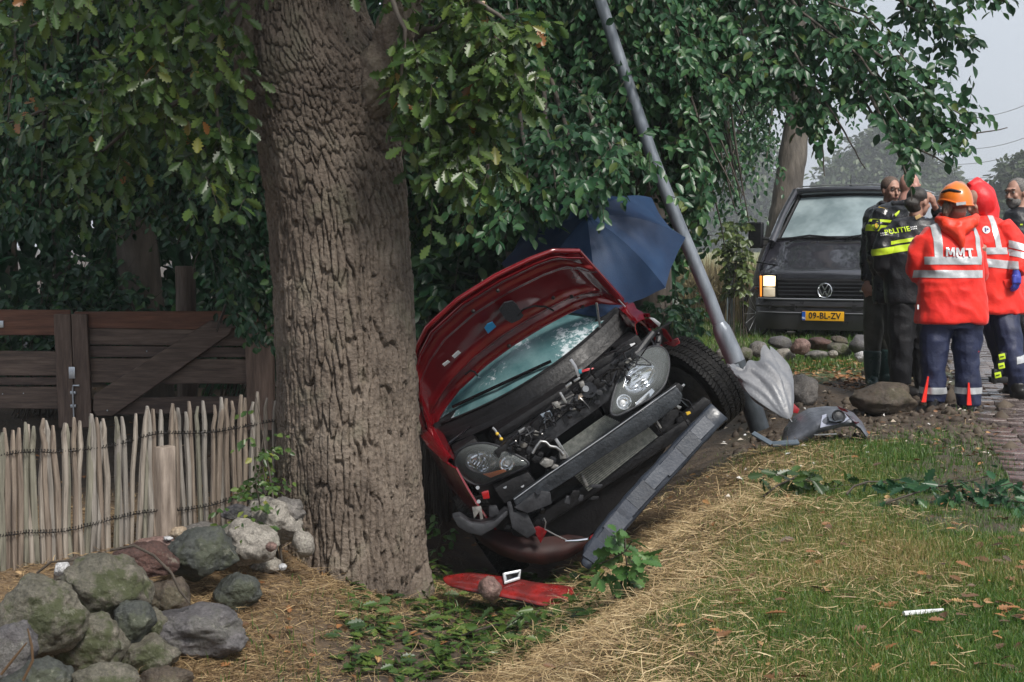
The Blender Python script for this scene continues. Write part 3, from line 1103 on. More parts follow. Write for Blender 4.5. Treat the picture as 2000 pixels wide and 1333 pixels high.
# ------------------------------------------------------------------ leaning tree behind the van
def _right_tree():
    rng = np.random.default_rng(61)
    D = 21.0
    t = thing('tree', 'tree with a bare leaning trunk standing just behind the left side of the dark van', 'tree', tuple(G(1490, 640)))
    prof = [(665, 1452, 1512), (600, 1462, 1522), (540, 1474, 1533), (450, 1497, 1556), (380, 1510, 1565), (300, 1522, 1576), (230, 1535, 1580), (150, 1538, 1578), (60, 1540, 1574), (-150, 1545, 1570), (-500, 1550, 1562)]
    pts = [P((a + b) / 2, y, D) for y, a, b in prof]
    r = [(b - a) / 2 / FOC * D for y, a, b in prof]
    fine, rr = [], []
    for k in range(len(pts) - 1):
        for s in range(6):
            fine.append(pts[k].lerp(pts[k + 1], s / 6))
            rr.append(r[k] + (r[k + 1] - r[k]) * s / 6 + random.uniform(-.008, .008))
    MB().tube(fine, rr, 20).build('trunk', mat('bark_grey_mat', (.075, .065, .055), .8, col2=(.15, .13, .11), scale=9, bump=.9, bscale=16, stretch=(1, 1, .3), bdist=.03), t, smooth=True, angle=80)
    brs = []
    r2 = random.Random(5)
    for k in range(20):
        sy = r2.uniform(-250, 260)
        ex, ey = r2.choice([(r2.uniform(1395, 1500), r2.uniform(180, 330)), (r2.uniform(1570, 1680), r2.uniform(60, 230)), (r2.uniform(1395, 1480), r2.uniform(200, 400))])
        d = r2.uniform(19.5, 22)
        brs.append(limb(t, [P(1556, sy, D), P((1556 + ex) / 2, min(sy, ey) - r2.uniform(0, 60), (D + d) / 2), P(ex, ey, d)], .04, .008, bark_dark_m, 6))
    subs = []
    for b in brs:
        subs += sub_branches(b, 6, .55, rng, .3)
    p, d = twig_cloud(brs + subs, 6, rng, .1, .7)
    pos, dr, nr = twigs_to_leaves(p, d, rng.uniform(.2, .5, len(p)), 7, rng, .4, .7, .5)
    plant_leaves(t, 'small', pos, dr, nr, rng.uniform(.06, .11, len(pos)), np.clip(rng.beta(1.5, 2.2, len(pos)), 0, .95), leaf_beech_m)
    _fix(t)
_right_tree()

# ------------------------------------------------------------------ trees beyond the field
def clump_tree(name, label, base, trunk_h, r0, blobs, n, lsize, seed, m, group=None):
    """far tree: trunk and a crown of leaf clumps"""
    rng = np.random.default_rng(seed)
    t = thing(name, label, 'tree', base, group)
    b = Vector(base)
    MB().tube([b - Vector((0, 0, .3)), b + Vector((0, 0, trunk_h)), b + Vector((.2, 0, trunk_h * 1.8))], [r0, r0 * .8, r0 * .3], 8).build('trunk', bark_dark_m, t, smooth=True)
    tot = sum(r[0] * r[2] for c, r in blobs)
    P_, D_, N_ = [], [], []
    for c, r in blobs:
        k = int(n * r[0] * r[2] / tot)
        nc = max(6, int(26 * r[0] * r[2] / 9))
        cc = unit(rng.normal(0, 1, (nc, 3))) * np.array(r) * rng.uniform(.55, 1, (nc, 1))
        cr = rng.uniform(.22, .42, nc) * min(r)
        w = rng.integers(0, nc, k)
        v = unit(rng.normal(0, 1, (k, 3)))
        v[:, 1] = np.where(rng.random(k) < .7, -np.abs(v[:, 1]), v[:, 1])
        q = np.array(c) + cc[w] + v * cr[w][:, None] * rng.uniform(.6, 1.05, (k, 1))
        P_.append(q)
        D_.append(unit(v + np.array([0, 0, -.6]) + rng.normal(0, .4, (k, 3))))
        N_.append(unit(v + np.array([0, 0, .5]) + rng.normal(0, .4, (k, 3))))
    pos, dr, nr = np.concatenate(P_), np.concatenate(D_), np.concatenate(N_)
    o = leaf_mesh('crown', 'small', pos, dr, nr, lsize * rng.uniform(.6, 1.3, len(pos)), np.clip(rng.beta(2, 2, len(pos)), 0, 1), m, t)
    tag(o, kind='stuff')
    _fix(t)

def far_blobs(lst, d):
    out = []
    for px, py, rx, ry in lst:
        p = P(px, py, d)
        k = d / FOC
        out.append((tuple(p), (rx * k, rx * k * .8, ry * k)))
    return out
_g = 'hazy trees beyond the field'
clump_tree('tree', 'round hazy grey-green tree rising behind the roof of the dark van', (68, 260, 0), 10, 1,
           far_blobs([(1730, 340, 95, 80), (1660, 385, 85, 70), (1800, 370, 75, 65), (1740, 295, 60, 45), (1850, 400, 60, 50), (1700, 450, 190, 60)], 260), 22000, 1.3, 71, leaf_far_m, _g)
clump_tree('tree', 'pale hazy tree seen left of the leaning trunk, above the dry field', (42, 280, 0), 10, 1,
           far_blobs([(1440, 330, 90, 70), (1400, 400, 80, 80), (1480, 410, 70, 70), (1330, 380, 90, 90), (1430, 480, 130, 50)], 280), 15000, 1.4, 72, leaf_far_m, _g)
clump_tree('tree', 'green tree rising behind the bearded man at the right edge', (55, 150, 0), 6, .6,
           far_blobs([(1985, 375, 60, 55), (1940, 400, 45, 45), (2050, 360, 80, 70), (1920, 450, 60, 50), (2000, 460, 90, 50), (1880, 470, 40, 30)], 150), 13000, .8, 73, leaf_far_m, _g)
def _treeline():
    rng = np.random.default_rng(8)
    n = 36000
    x = rng.uniform(-90, 260, n)
    top = 9.0 + 7 * fbm(x * .06, x * 0, 77) + 2.0 * fbm(x * .3, x * 0, 78)
    z = rng.random(n) ** .8 * top
    y = 330 + rng.uniform(-4, 4, n) + fbm(x * .2, z * .2, 5) * 10
    pos = np.c_[x, y, z]
    dr = unit(rng.normal(0, 1, (n, 3)) + np.array([0, 0, -.5]))
    nr = unit(rng.normal(0, .6, (n, 3)) + np.array([0, -1, .5]))
    tag(leaf_mesh('treeline', 'small', pos, dr, nr, rng.uniform(1.3, 2.8, n), rng.random(n), leaf_far_m), kind='stuff')
_treeline()

# ------------------------------------------------------------------ dark wood behind the gate and the beeches
def _woodland():
    rng = np.random.default_rng(81)
    n = 46000
    x = rng.uniform(-13, 3.0, n)
    y = 13.2 + 6.5 * rng.random(n) ** 1.5 + (x > 1) * 2.5
    z = rng.uniform(-.2, 7.5, n)
    c = fbm(x * .9 + y * .3, z * .9, 12, 3)
    y = y + (c - .5) * 2.5
    edge = 2.2 + fbm(z * .8, z * 0, 3) * 1.1 - z * .05
    keep = (x < np.minimum(edge, .115 * y))
    pos = np.c_[x, y, z][keep]
    n = len(pos)
    dr = unit(rng.normal(0, .6, (n, 3)) + np.array([0, -.2, -.8]))
    nr = unit(rng.normal(0, .5, (n, 3)) + np.array([0, -.7, .6]))
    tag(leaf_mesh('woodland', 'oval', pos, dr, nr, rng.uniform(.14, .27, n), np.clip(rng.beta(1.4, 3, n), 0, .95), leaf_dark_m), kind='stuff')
_woodland()
for k, (px, d, w, lab) in enumerate([(120, 14.6, 34, 'dark slim tree trunk standing behind the left half of the gate'), (20, 15.0, 26, 'dark tree trunk at the far left behind the gate'),
                                     (425, 15.2, 20, 'thin dark tree trunk deep in the wood, right of the tall gate post')]):
    b = P(px, 600, d)
    t = thing('tree', lab, 'tree', (b.x, b.y, -.2))
    r = w / 2 / FOC * d
    MB().tube([(b.x, b.y, -.4), (b.x + .02, b.y, 1), (b.x - .05, b.y, 3), (b.x, b.y, 6.5)], [r * 1.2, r, r * .9, r * .6], 12).build('trunk', bark_dark_m, t, smooth=True)
    rng = np.random.default_rng(k + 300)
    m_ = 500
    pos = np.array([b.x, b.y, 5.2]) + rng.normal(0, 1, (m_, 3)) * np.array([.8, .6, .8])
    tag(leaf_mesh('crown', 'oval', pos, unit(rng.normal(0, 1, (m_, 3))), unit(rng.normal(0, 1, (m_, 3))), np.full(m_, .2), rng.random(m_) * .6, leaf_dark_m, t), kind='stuff')
    _fix(t)

# ------------------------------------------------------------------ shrubs
def shrub(label, boxes, m, kind, lsize, n, seed, single=0, base=None, group=None):
    rng = np.random.default_rng(seed)
    p0 = P(*boxes[0][:2], boxes[0][4])
    bz = H(p0.x, p0.y)
    t = thing('shrub', label, 'shrub', (p0.x, p0.y, bz), group)
    tw, st = [], MB()
    for px, py, rx, ry, d in boxes:
        for _ in range(n):
            q = P(px + rng.normal(0, .5) * rx, py + rng.normal(0, .5) * ry, d + rng.normal(0, .12))
            a = Vector((p0.x + rng.normal(0, .12), p0.y + rng.normal(0, .1), bz - .03))
            tw.append(bend(a.lerp(q, .55), q, 3, .05, rng))
            if rng.random() < .3:
                st.tube([a, a.lerp(q, .5) + Vector((0, 0, .05)), q], [.007, .005, .002], 5)
    st.build('stem', twig_m, t, smooth=True)
    p, d = twig_cloud(tw, 7, rng, .05, .5)
    pos, dr, nr = twigs_to_leaves(p, d, rng.uniform(.06, .18, len(p)), 5, rng, .4, .8, .5, jit=.35)
    keep = pos[:, 2] > H(pos[:, 0], pos[:, 1])
    pos, dr, nr = pos[keep], dr[keep], nr[keep]
    plant_leaves(t, kind, pos, dr, nr, lsize * rng.uniform(.6, 1.2, len(pos)), np.clip(rng.beta(1.6, 2, len(pos)), 0, .95), m, single)
    _fix(t)
shrub('dark hazel shrub with large rounded leaves between the oak and the raised red bonnet', [(850, 560, 45, 80, 9.6), (880, 470, 70, 60, 9.8), (835, 640, 25, 60, 9.5), (960, 480, 60, 50, 10.2)], leaf_dark_m, 'oval', .115, 24, 401, 120)
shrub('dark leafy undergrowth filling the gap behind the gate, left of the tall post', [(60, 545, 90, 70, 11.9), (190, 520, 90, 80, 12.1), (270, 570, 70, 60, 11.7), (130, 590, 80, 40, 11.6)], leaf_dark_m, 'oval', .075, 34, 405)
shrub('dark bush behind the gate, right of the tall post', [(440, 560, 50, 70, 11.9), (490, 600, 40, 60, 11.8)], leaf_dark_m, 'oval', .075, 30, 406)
shrub('green shrub with shiny leaves behind the front wing of the red car', [(1305, 595, 40, 32, 11.6), (1340, 640, 26, 28, 11.4), (1290, 640, 30, 30, 11.8), (1340, 570, 30, 30, 12.2)], leaf_beech_m, 'oval', .075, 20, 402, 120)
shrub('pale green shrub beside the leaning trunk, left of the van', [(1438, 515, 14, 34, 19.3), (1424, 450, 20, 30, 19.8), (1444, 440, 15, 34, 19.2)], mat('leaf_light_mat', G3, .38, attr=('rnd', [(0, (.03, .06, .018)), (1, (.13, .17, .04))]), trans=.3), 'small', .10, 12, 403)
shrub('low bramble growing along the fence next to the oak', [(500, 900, 26, 80, 7.0), (480, 960, 30, 40, 6.9), (515, 850, 15, 40, 7.2)], leaf_oak_m, 'small', .045, 7, 404)

# ------------------------------------------------------------------ dry reeds in the field
def _reeds():
    rng = np.random.default_rng(91)
    n = 2600
    y = rng.uniform(23, 31, n)
    x = y * (rng.uniform(1330, 1500, n) - 1000) / FOC + rng.normal(0, .3, n)
    h = rng.uniform(.5, 1.25, n)
    a = rng.uniform(0, PI, n)
    w = rng.uniform(.008, .018, n)
    ln = rng.normal(0, .12, (n, 2))
    b = np.c_[x, y, H(x, y)]
    top = b + np.c_[ln * h[:, None], h]
    o = np.c_[np.cos(a) * w, np.sin(a) * w, 0 * a]
    # a hanging dry leaf on each
    mid = b + (top - b) * .6
    V = np.stack([b - o, b + o, top, mid - o * .5, mid + np.c_[np.cos(a) * .16, np.sin(a) * .16, -.12 + 0 * a], mid + np.c_[0 * a, 0 * a, .05 + 0 * a]], 1)
    I = (np.arange(n)[:, None, None] * 6 + np.array([[0, 1, 2], [3, 4, 5]])[None]).reshape(-1)
    m = mat('reed_mat', (.2, .16, .08), .7, attr=('rnd', [(0, (.07, .055, .03)), (.6, (.24, .19, .10)), (1, (.42, .36, .2))]), trans=.2)
    tag(mesh_np('reeds', V.reshape(-1, 3), np.full(2 * n, 3), I, m, None, False, {'rnd': np.repeat(rng.random(n), 6)}), kind='stuff')
_reeds()

# ------------------------------------------------------------------ power lines in the sky
wire_m = mat('wire_mat', (.12, .12, .13), .5)
for k, (a, b, c) in enumerate([((1880, 232), (2080, 168), 'uppermost thin power line crossing the pale sky at the right edge'), ((1872, 292), (2080, 236), 'second power line from the top, crossing the sky at the right edge'),
                               ((1860, 322), (2080, 262), 'third power line from the top, above the green tree at the right edge'), ((1850, 352), (2080, 296), 'lowest power line, sagging just above the green tree at the right edge')]):
    p, q = P(*a, 110), P(*b, 84)
    pts = [p.lerp(q, t / 10) + Vector((0, 0, -.5 * math.sin(PI * t / 10))) for t in range(-6, 17)]
    o = MB().tube(pts, .02, 5).build('power_line', wire_m, None, smooth=True)
    tag(o, c, 'power line', 'power lines across the sky')

# ================================================================== PICKET FENCE
def wood_mat(name, c1, c2, c3, stretch=(14, 14, .7), rough=.7):
    return mat(name, c1, rough, col2=c2, col3=c3, scale=4, stretch=stretch, bump=.6, bscale=9, lo=.3, hi=.7, bdist=.004)
pale_m = [wood_mat('paling_mat', (.12, .10, .084), (.40, .355, .30), (.255, .222, .186)), wood_mat('paling_grey_mat', (.105, .095, .085), (.34, .315, .28), (.22, .20, .176)), wood_mat('paling_green_mat', (.085, .082, .062), (.28, .265, .21), (.175, .165, .128)), wood_mat('paling_brown_mat', (.085, .064, .05), (.29, .24, .19), (.185, .148, .117))]
FENCE_A, FENCE_B = Vector((-2.62, 6.07)), Vector((-1.20, 7.75))
def fence_pt(px):
    """ground point of the fence line behind photograph column px"""
    k = (px - 1000) / FOC
    # x = k * depth, depth ~ y
    a, d = FENCE_A, FENCE_B - FENCE_A
    t = (k * a.y - a.x) / (d.x - k * d.y)
    return a + d * t
def _fence():
    rng = random.Random(19)
    f0 = fence_pt(250)
    t = thing('picket_fence', 'weathered chestnut paling fence with wire in front of the wooden gate', 'fence', (f0.x, f0.y, H(f0.x, f0.y)))
    inv = Matrix.Translation(t.location).inverted()
    along = (FENCE_B - FENCE_A).normalized()
    al = Vector((along.x, along.y, 0))
    nrm = Vector((al.y, -al.x, 0))
    pxs, x = [], -34.0
    while x < 552:
        pxs.append(x)
        x += rng.uniform(10.0, 13.8) * (1 - .00022 * x)
    tops_y = [(-40, 832), (0, 828), (100, 822), (160, 812), (230, 808), (270, 798), (300, 792), (350, 790), (420, 782), (480, 774), (545, 766)]
    tx, ty = [a for a, b in tops_y], [b for a, b in tops_y]
    wires = {0: [], 1: []}
    for k, px in enumerate(pxs):
        b = fence_pt(px)
        d = b.y
        top = P(px, np.interp(px, tx, ty) + rng.uniform(-12, 12), d + .13).z
        g = H(b.x, b.y) - .06
        h = top - g
        w = rng.uniform(.022, .034)
        th = rng.uniform(.014, .022)
        lean = rng.uniform(-.05, .05) + (.04 if 240 < px < 330 else 0)
        lf = rng.uniform(-.03, .03)
        sec = [(-.5, -.5), (.1, -.62), (.5, -.35), (.5, .5), (-.5, .5)]
        rings = []
        bow = rng.uniform(-.012, .012)
        levels = [0, .3, .6, .84, .93, 1.0]
        ws = [1, .98, .95, .92, .7, .28]
        for z, s in zip(levels, ws):
            c = Vector((b.x, b.y, g + h * z)) + al * (lean * h * z + bow * math.sin(z * PI)) + nrm * (lf * h * z + .01 * rng.uniform(-1, 1))
            j = rng.uniform(.93, 1.05)
            rings.append([c + al * (u * w * s * j) + nrm * (v * th * -1) for u, v in sec])
        o = MB().loft(rings).build('paling', rng.choice(pale_m), None, bevel=.002, seg=1)
        o.parent = t
        o.matrix_parent_inverse = inv
    m = mat('wire_rust_mat', (.03, .028, .028), .5, .6)
    for fr, ph in ((.80, 0), (.24, 1)):
        for off in (0, PI):
            pts = []
            for i in range(0, 280):
                px = -34 + (586) * i / 279
                b = fence_pt(px)
                top = P(px, np.interp(px, tx, ty), b.y + .13).z
                g = H(b.x, b.y)
                c = Vector((b.x, b.y, g + (top - g) * fr + math.sin(i * .05 + ph) * .012))
                a = i * 1.15 + off
                pts.append(c + nrm * (math.cos(a) * .016 + .012) + Vector((0, 0, math.sin(a) * .008)))
            o = MB().tube(pts, .0022, 4).build('wire', m, None, smooth=True)
            o.parent = t
            o.matrix_parent_inverse = inv
    # broad post inside the run
    b = fence_pt(310) - Vector((nrm.x, nrm.y)) * -.035
    top = P(310, 868, b.y + .13).z
    mb = MB()
    rings = []
    for z in np.linspace(-.36, top, 9):
        rings.append([Vector((b.x, b.y, z)) + al * (u * .048 + rng.uniform(-.003, .003)) + nrm * (v * .035) for u, v in ((-1, .6), (-.6, 1), (.6, 1), (1, .6), (1, -1), (-1, -1))])
    o = mb.loft(rings).build('post', wood_mat('post_bark_mat', (.13, .10, .08), (.36, .30, .25), (.245, .20, .165), (9, 9, 1.2)), None, bevel=.004, seg=1)
    o.parent = t
    o.matrix_parent_inverse = inv
_fence()

# ================================================================== GATE
gate_m = [wood_mat('gate_wood_mat', (.060, .040, .031), (.20, .142, .110), (.118, .081, .063), (.9, 8, 10)), wood_mat('gate_wood_dark_mat', (.045, .031, .026), (.145, .10, .08), (.085, .057, .046), (.9, 8, 10)),
          wood_mat('gate_wood_red_mat', (.085, .034, .020), (.21, .088, .050), (.14, .058, .033), (.9, 8, 10))]
gate_v_m = wood_mat('gate_stile_mat', (.068, .044, .034), (.21, .145, .112), (.128, .086, .066), (10, 8, .9))
zinc_m = mat('zinc_mat', (.45, .48, .52), .38, .9, col2=(.62, .66, .70), scale=30)
GD = 10.4
def _gate():
    M0 = P(150, 800, GD)
    t = thing('wooden_gate', 'dark brown board gate with diagonal brace behind the paling fence', 'gate', (M0.x, M0.y, -.25))
    inv = Matrix.Translation(t.location).inverted()
    rng = random.Random(4)
    def up(o):
        o.parent = t
        o.matrix_parent_inverse = inv
        return o
    def board(pts, y0, th, m, name='board'):
        """outline in photograph pixels on the gate's plane, given its own thickness"""
        ring = [P(a, b, GD) for a, b in pts]
        mb = MB().prism([(p.x, p.z) for p in ring], lambda a, b, d: Vector((a, d, b)), M0.y + y0, M0.y + y0 + th)
        return up(mb.build(name, m, None, bevel=.004, seg=1))
    rows = [(604, 638, 610, 640, 2), (640, 671, 644, 676, 0), (674, 699, 678, 696, 1), (699, 742, 698, 748, 0), (750, 790, 752, 800, 1)]
    L = [(-420, 604, 655, 2), (-420, 684, 733, 0), (-420, 736, 752, 1), (-420, 755, 800, 0)]
    for x0, a, b, k in L:
        j = rng.uniform(-2, 2)
        board([(x0, a + j), (140, a + 3 + rng.uniform(-2, 2)), (140, b + rng.uniform(-1, 2)), (x0, b + j)], .012 + rng.uniform(0, .004), .028, gate_m[k])
    for a, b, c, d, k in ((609, 640, 606, 644, 2), (641, 673, 646, 676, 0), (675, 698, 678, 700, 1), (700, 748, 702, 752, 0), (780, 812, 772, 806, 1)):
        board([(148, a), (505, c + rng.uniform(-2, 2)), (505, d + rng.uniform(-2, 2)), (148, b + rng.uniform(-2, 1))], .012 + rng.uniform(0, .004), .028, gate_m[k])
    board([(300, 746), (505, 716), (505, 744), (330, 752)], .014, .026, gate_m[1])
    # stiles, brace, right post
    board([(111, 613), (143.5, 613), (148, 835), (116, 835)], -.032, .04, gate_v_m, 'stile')
    board([(145, 613), (175, 613), (182, 835), (149.5, 835)], -.030, .038, gate_v_m, 'stile')
    board([(184, 800), (186, 770), (415, 625), (462, 628), (452, 652), (222, 812), (190, 812)], -.032, .04, gate_m[0], 'brace')
    board([(418, 626), (478, 624), (478, 640), (416, 640)], -.034, .03, zinc_m if False else gate_m[1], 'hinge_board')
    board([(482, 632), (536, 634), (536, 840), (485, 840)], -.045, .09, gate_v_m, 'post')
    # nails
    nb = MB()
    for x, y in ((126, 630), (161, 628), (127, 662), (162, 660), (289, 686), (351, 707), (352, 706), (93, 719), (268, 742), (212, 801), (45, 769), (4, 694), (4, 770), (303, 599 + 14), (130, 715), (164, 747)):
        nb.ball(P(x, y, GD) + Vector((0, -.034 if 111 < x < 182 or (x, y) in ((289, 686), (351, 707), (268, 742), (212, 801)) else .010, 0)), .0055, 6, 4)
    up(nb.build('nail', zinc_m))
    # bolt
    q = P(145, 727, GD)
    up(MB().box((q.x, M0.y - .037, q.z), (.045, .008, .085)).build('bolt_plate', zinc_m, None, bevel=.002))
    pts = [P(160, 752, GD), P(148, 752, GD), P(147, 760, GD), P(149, 838, GD)]
    up(MB().tube([Vector((p.x, M0.y - .05, p.z)) for p in pts], .0075, 8).build('drop_bolt', zinc_m, None, smooth=True))
    for y in (766, 792):
        q = P(147, y, GD)
        up(MB().box((q.x, M0.y - .042, q.z), (.04, .022, .022)).build('bolt_guide', zinc_m, None, bevel=.003))
    q = P(4, 633, GD)
    up(MB().box((q.x, M0.y + .004, q.z), (.05, .014, .05)).build('latch', zinc_m, None, bevel=.003))
_gate()
def _tall_post():
    p = P(362, 600, 11.3)
    o = MB()
    rings = []
    rng = random.Random(2)
    for z in np.linspace(-.3, P(362, 520, 11.3).z, 8):
        rings.append([Vector((p.x + u * .072 + rng.uniform(-.004, .004), p.y + v * .06, z)) for u, v in ((-1, -.5), (-.3, -1), (.3, -.95), (1, -.4), (1, 1), (-1, 1))])
    o = o.loft(rings).build('gate_post', wood_mat('tall_post_mat', (.07, .05, .04), (.2, .15, .12), (.12, .09, .07), (9, 9, .8)), None, bevel=.006)
    tag(o, 'tall rough timber post standing behind the wooden gate', 'post')
_tall_post()

# ================================================================== STONES
def rock_mat(name, c1, c2, c3, scale=5, moss=.0):
    m = bpy.data.materials.new(name)
    m.use_nodes = True
    n, l = m.node_tree.nodes, m.node_tree.links
    b = n['Principled BSDF']
    tc = n.new('ShaderNodeTexCoord')
    def no(sc, det=8, ro=.65):
        x = n.new('ShaderNodeTexNoise')
        x.inputs['Scale'].default_value, x.inputs['Detail'].default_value, x.inputs['Roughness'].default_value = sc, det, ro
        l.new(tc.outputs['Object'], x.inputs['Vector'])
        return x.outputs['Fac']
    cr = n.new('ShaderNodeValToRGB')
    e = cr.color_ramp.elements
    e[0].position, e[0].color = .30, (*c1, 1)
    e[1].position, e[1].color = .70, (*c2, 1)
    e.new(.5).color = (*c3, 1)
    l.new(no(scale), cr.inputs['Fac'])
    sp = n.new('ShaderNodeMapRange')
    sp.inputs['From Min'].default_value, sp.inputs['From Max'].default_value = .34, .66
    sp.inputs['To Min'].default_value, sp.inputs['To Max'].default_value = .38, 1.25
    l.new(no(75, 6, .8), sp.inputs['Value'])
    mx = n.new('ShaderNodeMix')
    mx.data_type, mx.blend_type = 'RGBA', 'MULTIPLY'
    mx.inputs[0].default_value = 1
    l.new(cr.outputs['Color'], mx.inputs[6])
    l.new(sp.outputs['Result'], mx.inputs[7])
    out = mx.outputs[2]
    # moss and lichen patches
    for sc, lo, hi, col, amt in ((4.5, .50, .58, (.045, .055, .018), moss), (11, .60, .66, (.34, .34, .27), .35)):
        mr = n.new('ShaderNodeMapRange')
        mr.inputs['From Min'].default_value, mr.inputs['From Max'].default_value = lo, hi
        mr.inputs['To Max'].default_value = amt
        l.new(no(sc, 7, .72), mr.inputs['Value'])
        k = n.new('ShaderNodeMix')
        k.data_type = 'RGBA'
        k.inputs[7].default_value = (*col, 1)
        l.new(mr.outputs['Result'], k.inputs[0])
        l.new(out, k.inputs[6])
        out = k.outputs[2]
    l.new(out, b.inputs['Base Color'])
    rg = n.new('ShaderNodeMapRange')
    rg.inputs['From Min'].default_value, rg.inputs['From Max'].default_value = .3, .7
    rg.inputs['To Min'].default_value, rg.inputs['To Max'].default_value = .38, .9
    l.new(no(9, 4), rg.inputs['Value'])
    l.new(rg.outputs['Result'], b.inputs['Roughness'])
    prev = None
    for sc, st, ds in ((14, .8, .03), (60, .8, .008)):
        bp = n.new('ShaderNodeBump')
        bp.inputs['Strength'].default_value, bp.inputs['Distance'].default_value = st, ds
        l.new(no(sc, 8, .7), bp.inputs['Height'])
        if prev:
            l.new(prev, bp.inputs['Normal'])
        prev = bp.outputs['Normal']
    l.new(prev, b.inputs['Normal'])
    return m
RM = {
    'grey': rock_mat('stone_grey_mat', (.08, .075, .07), (.26, .24, .22), (.16, .148, .137)),
    'pale': rock_mat('stone_pale_mat', (.17, .155, .13), (.42, .39, .34), (.30, .275, .24), 8),
    'white': rock_mat('stone_white_mat', (.38, .38, .38), (.66, .66, .67), (.52, .52, .53)),
    'mossy': rock_mat('stone_mossy_mat', (.065, .062, .042), (.24, .21, .175), (.135, .125, .095), 7, .9),
    'green': rock_mat('stone_green_mat', (.030, .036, .034), (.11, .115, .105), (.062, .068, .060), 5, .5),
    'red': rock_mat('stone_red_mat', (.045, .022, .018), (.13, .066, .052), (.08, .040, .032), 4),
    'pink': rock_mat('stone_pink_mat', (.14, .08, .068), (.30, .20, .175), (.22, .135, .115), 6),
    'brown': rock_mat('stone_brown_mat', (.035, .027, .02), (.15, .115, .085), (.085, .064, .046), 6, .3),
    'slate': rock_mat('stone_slate_mat', (.055, .053, .058), (.20, .185, .19), (.115, .108, .112), 4, .25),
    'tan': rock_mat('stone_tan_mat', (.26, .19, .13), (.50, .41, .30), (.38, .29, .2), 6),
}
def stone(label, px, py, d, rx, ry, m, seed, rot=0, depth=None, facet=.5, group=None, name='boulder', sub=4, noise_amp=.19):
    """rx, ry: half size in photograph pixels at depth d"""
    if seed in (3, 5, 6, 20, 21, 22, 27, 40, 39, 36, 37, 52, 51, 35):      # stones that lie on the ground: sink them to it
        for _ in range(40):
            q = P(px, py + ry * .82, d)
            if q.z <= H(q.x, q.y):
                break
            d += .02
    k = d / FOC
    c = P(px, py, d)
    rx, rz = rx * k, ry * k
    rd = (depth or (rx + rz) / 2 * .95)
    bm = bmesh.new()
    bmesh.ops.create_icosphere(bm, subdivisions=sub, radius=1)
    off = Vector((seed * 7.31, seed * 3.17, seed * 1.93))
    rr = random.Random(seed)
    planes = [(Vector((rr.gauss(0, 1), rr.gauss(0, 1) - .3, rr.gauss(0, 1))).normalized(), rr.uniform(.72, .93)) for _ in range(9)]
    ca, sa = math.cos(rot), math.sin(rot)
    for v in bm.verts:
        p = v.co.copy()
        for n_, h in planes:                      # flattened faces
            e = p.dot(n_) - h
            if e > 0:
                p -= n_ * e * facet * 1.5
        s = 1 + noise_amp * noise.noise(p * 1.4 + off) + noise_amp * .45 * noise.noise(p * 3.4 + off) + .05 * noise.noise(p * 8 + off) + .026 * noise.noise(p * 19 + off) + .014 * noise.noise(p * 41 + off)
        p *= s
        x, y, z = p.x * rx, p.y * rd, p.z * rz
        v.co = Vector((x * ca - z * sa, y, x * sa + z * ca)) + c
    me = bpy.data.meshes.new(name)
    bm.to_mesh(me)
    bm.free()
    for v in me.vertices:
        v.co = v.co - c
    o = link(name, me, RM[m], None, True, 60)
    o.location = c
    return tag(o, label, 'stone', group)
_w = 'boulders of the loose stone row by the paling fence'
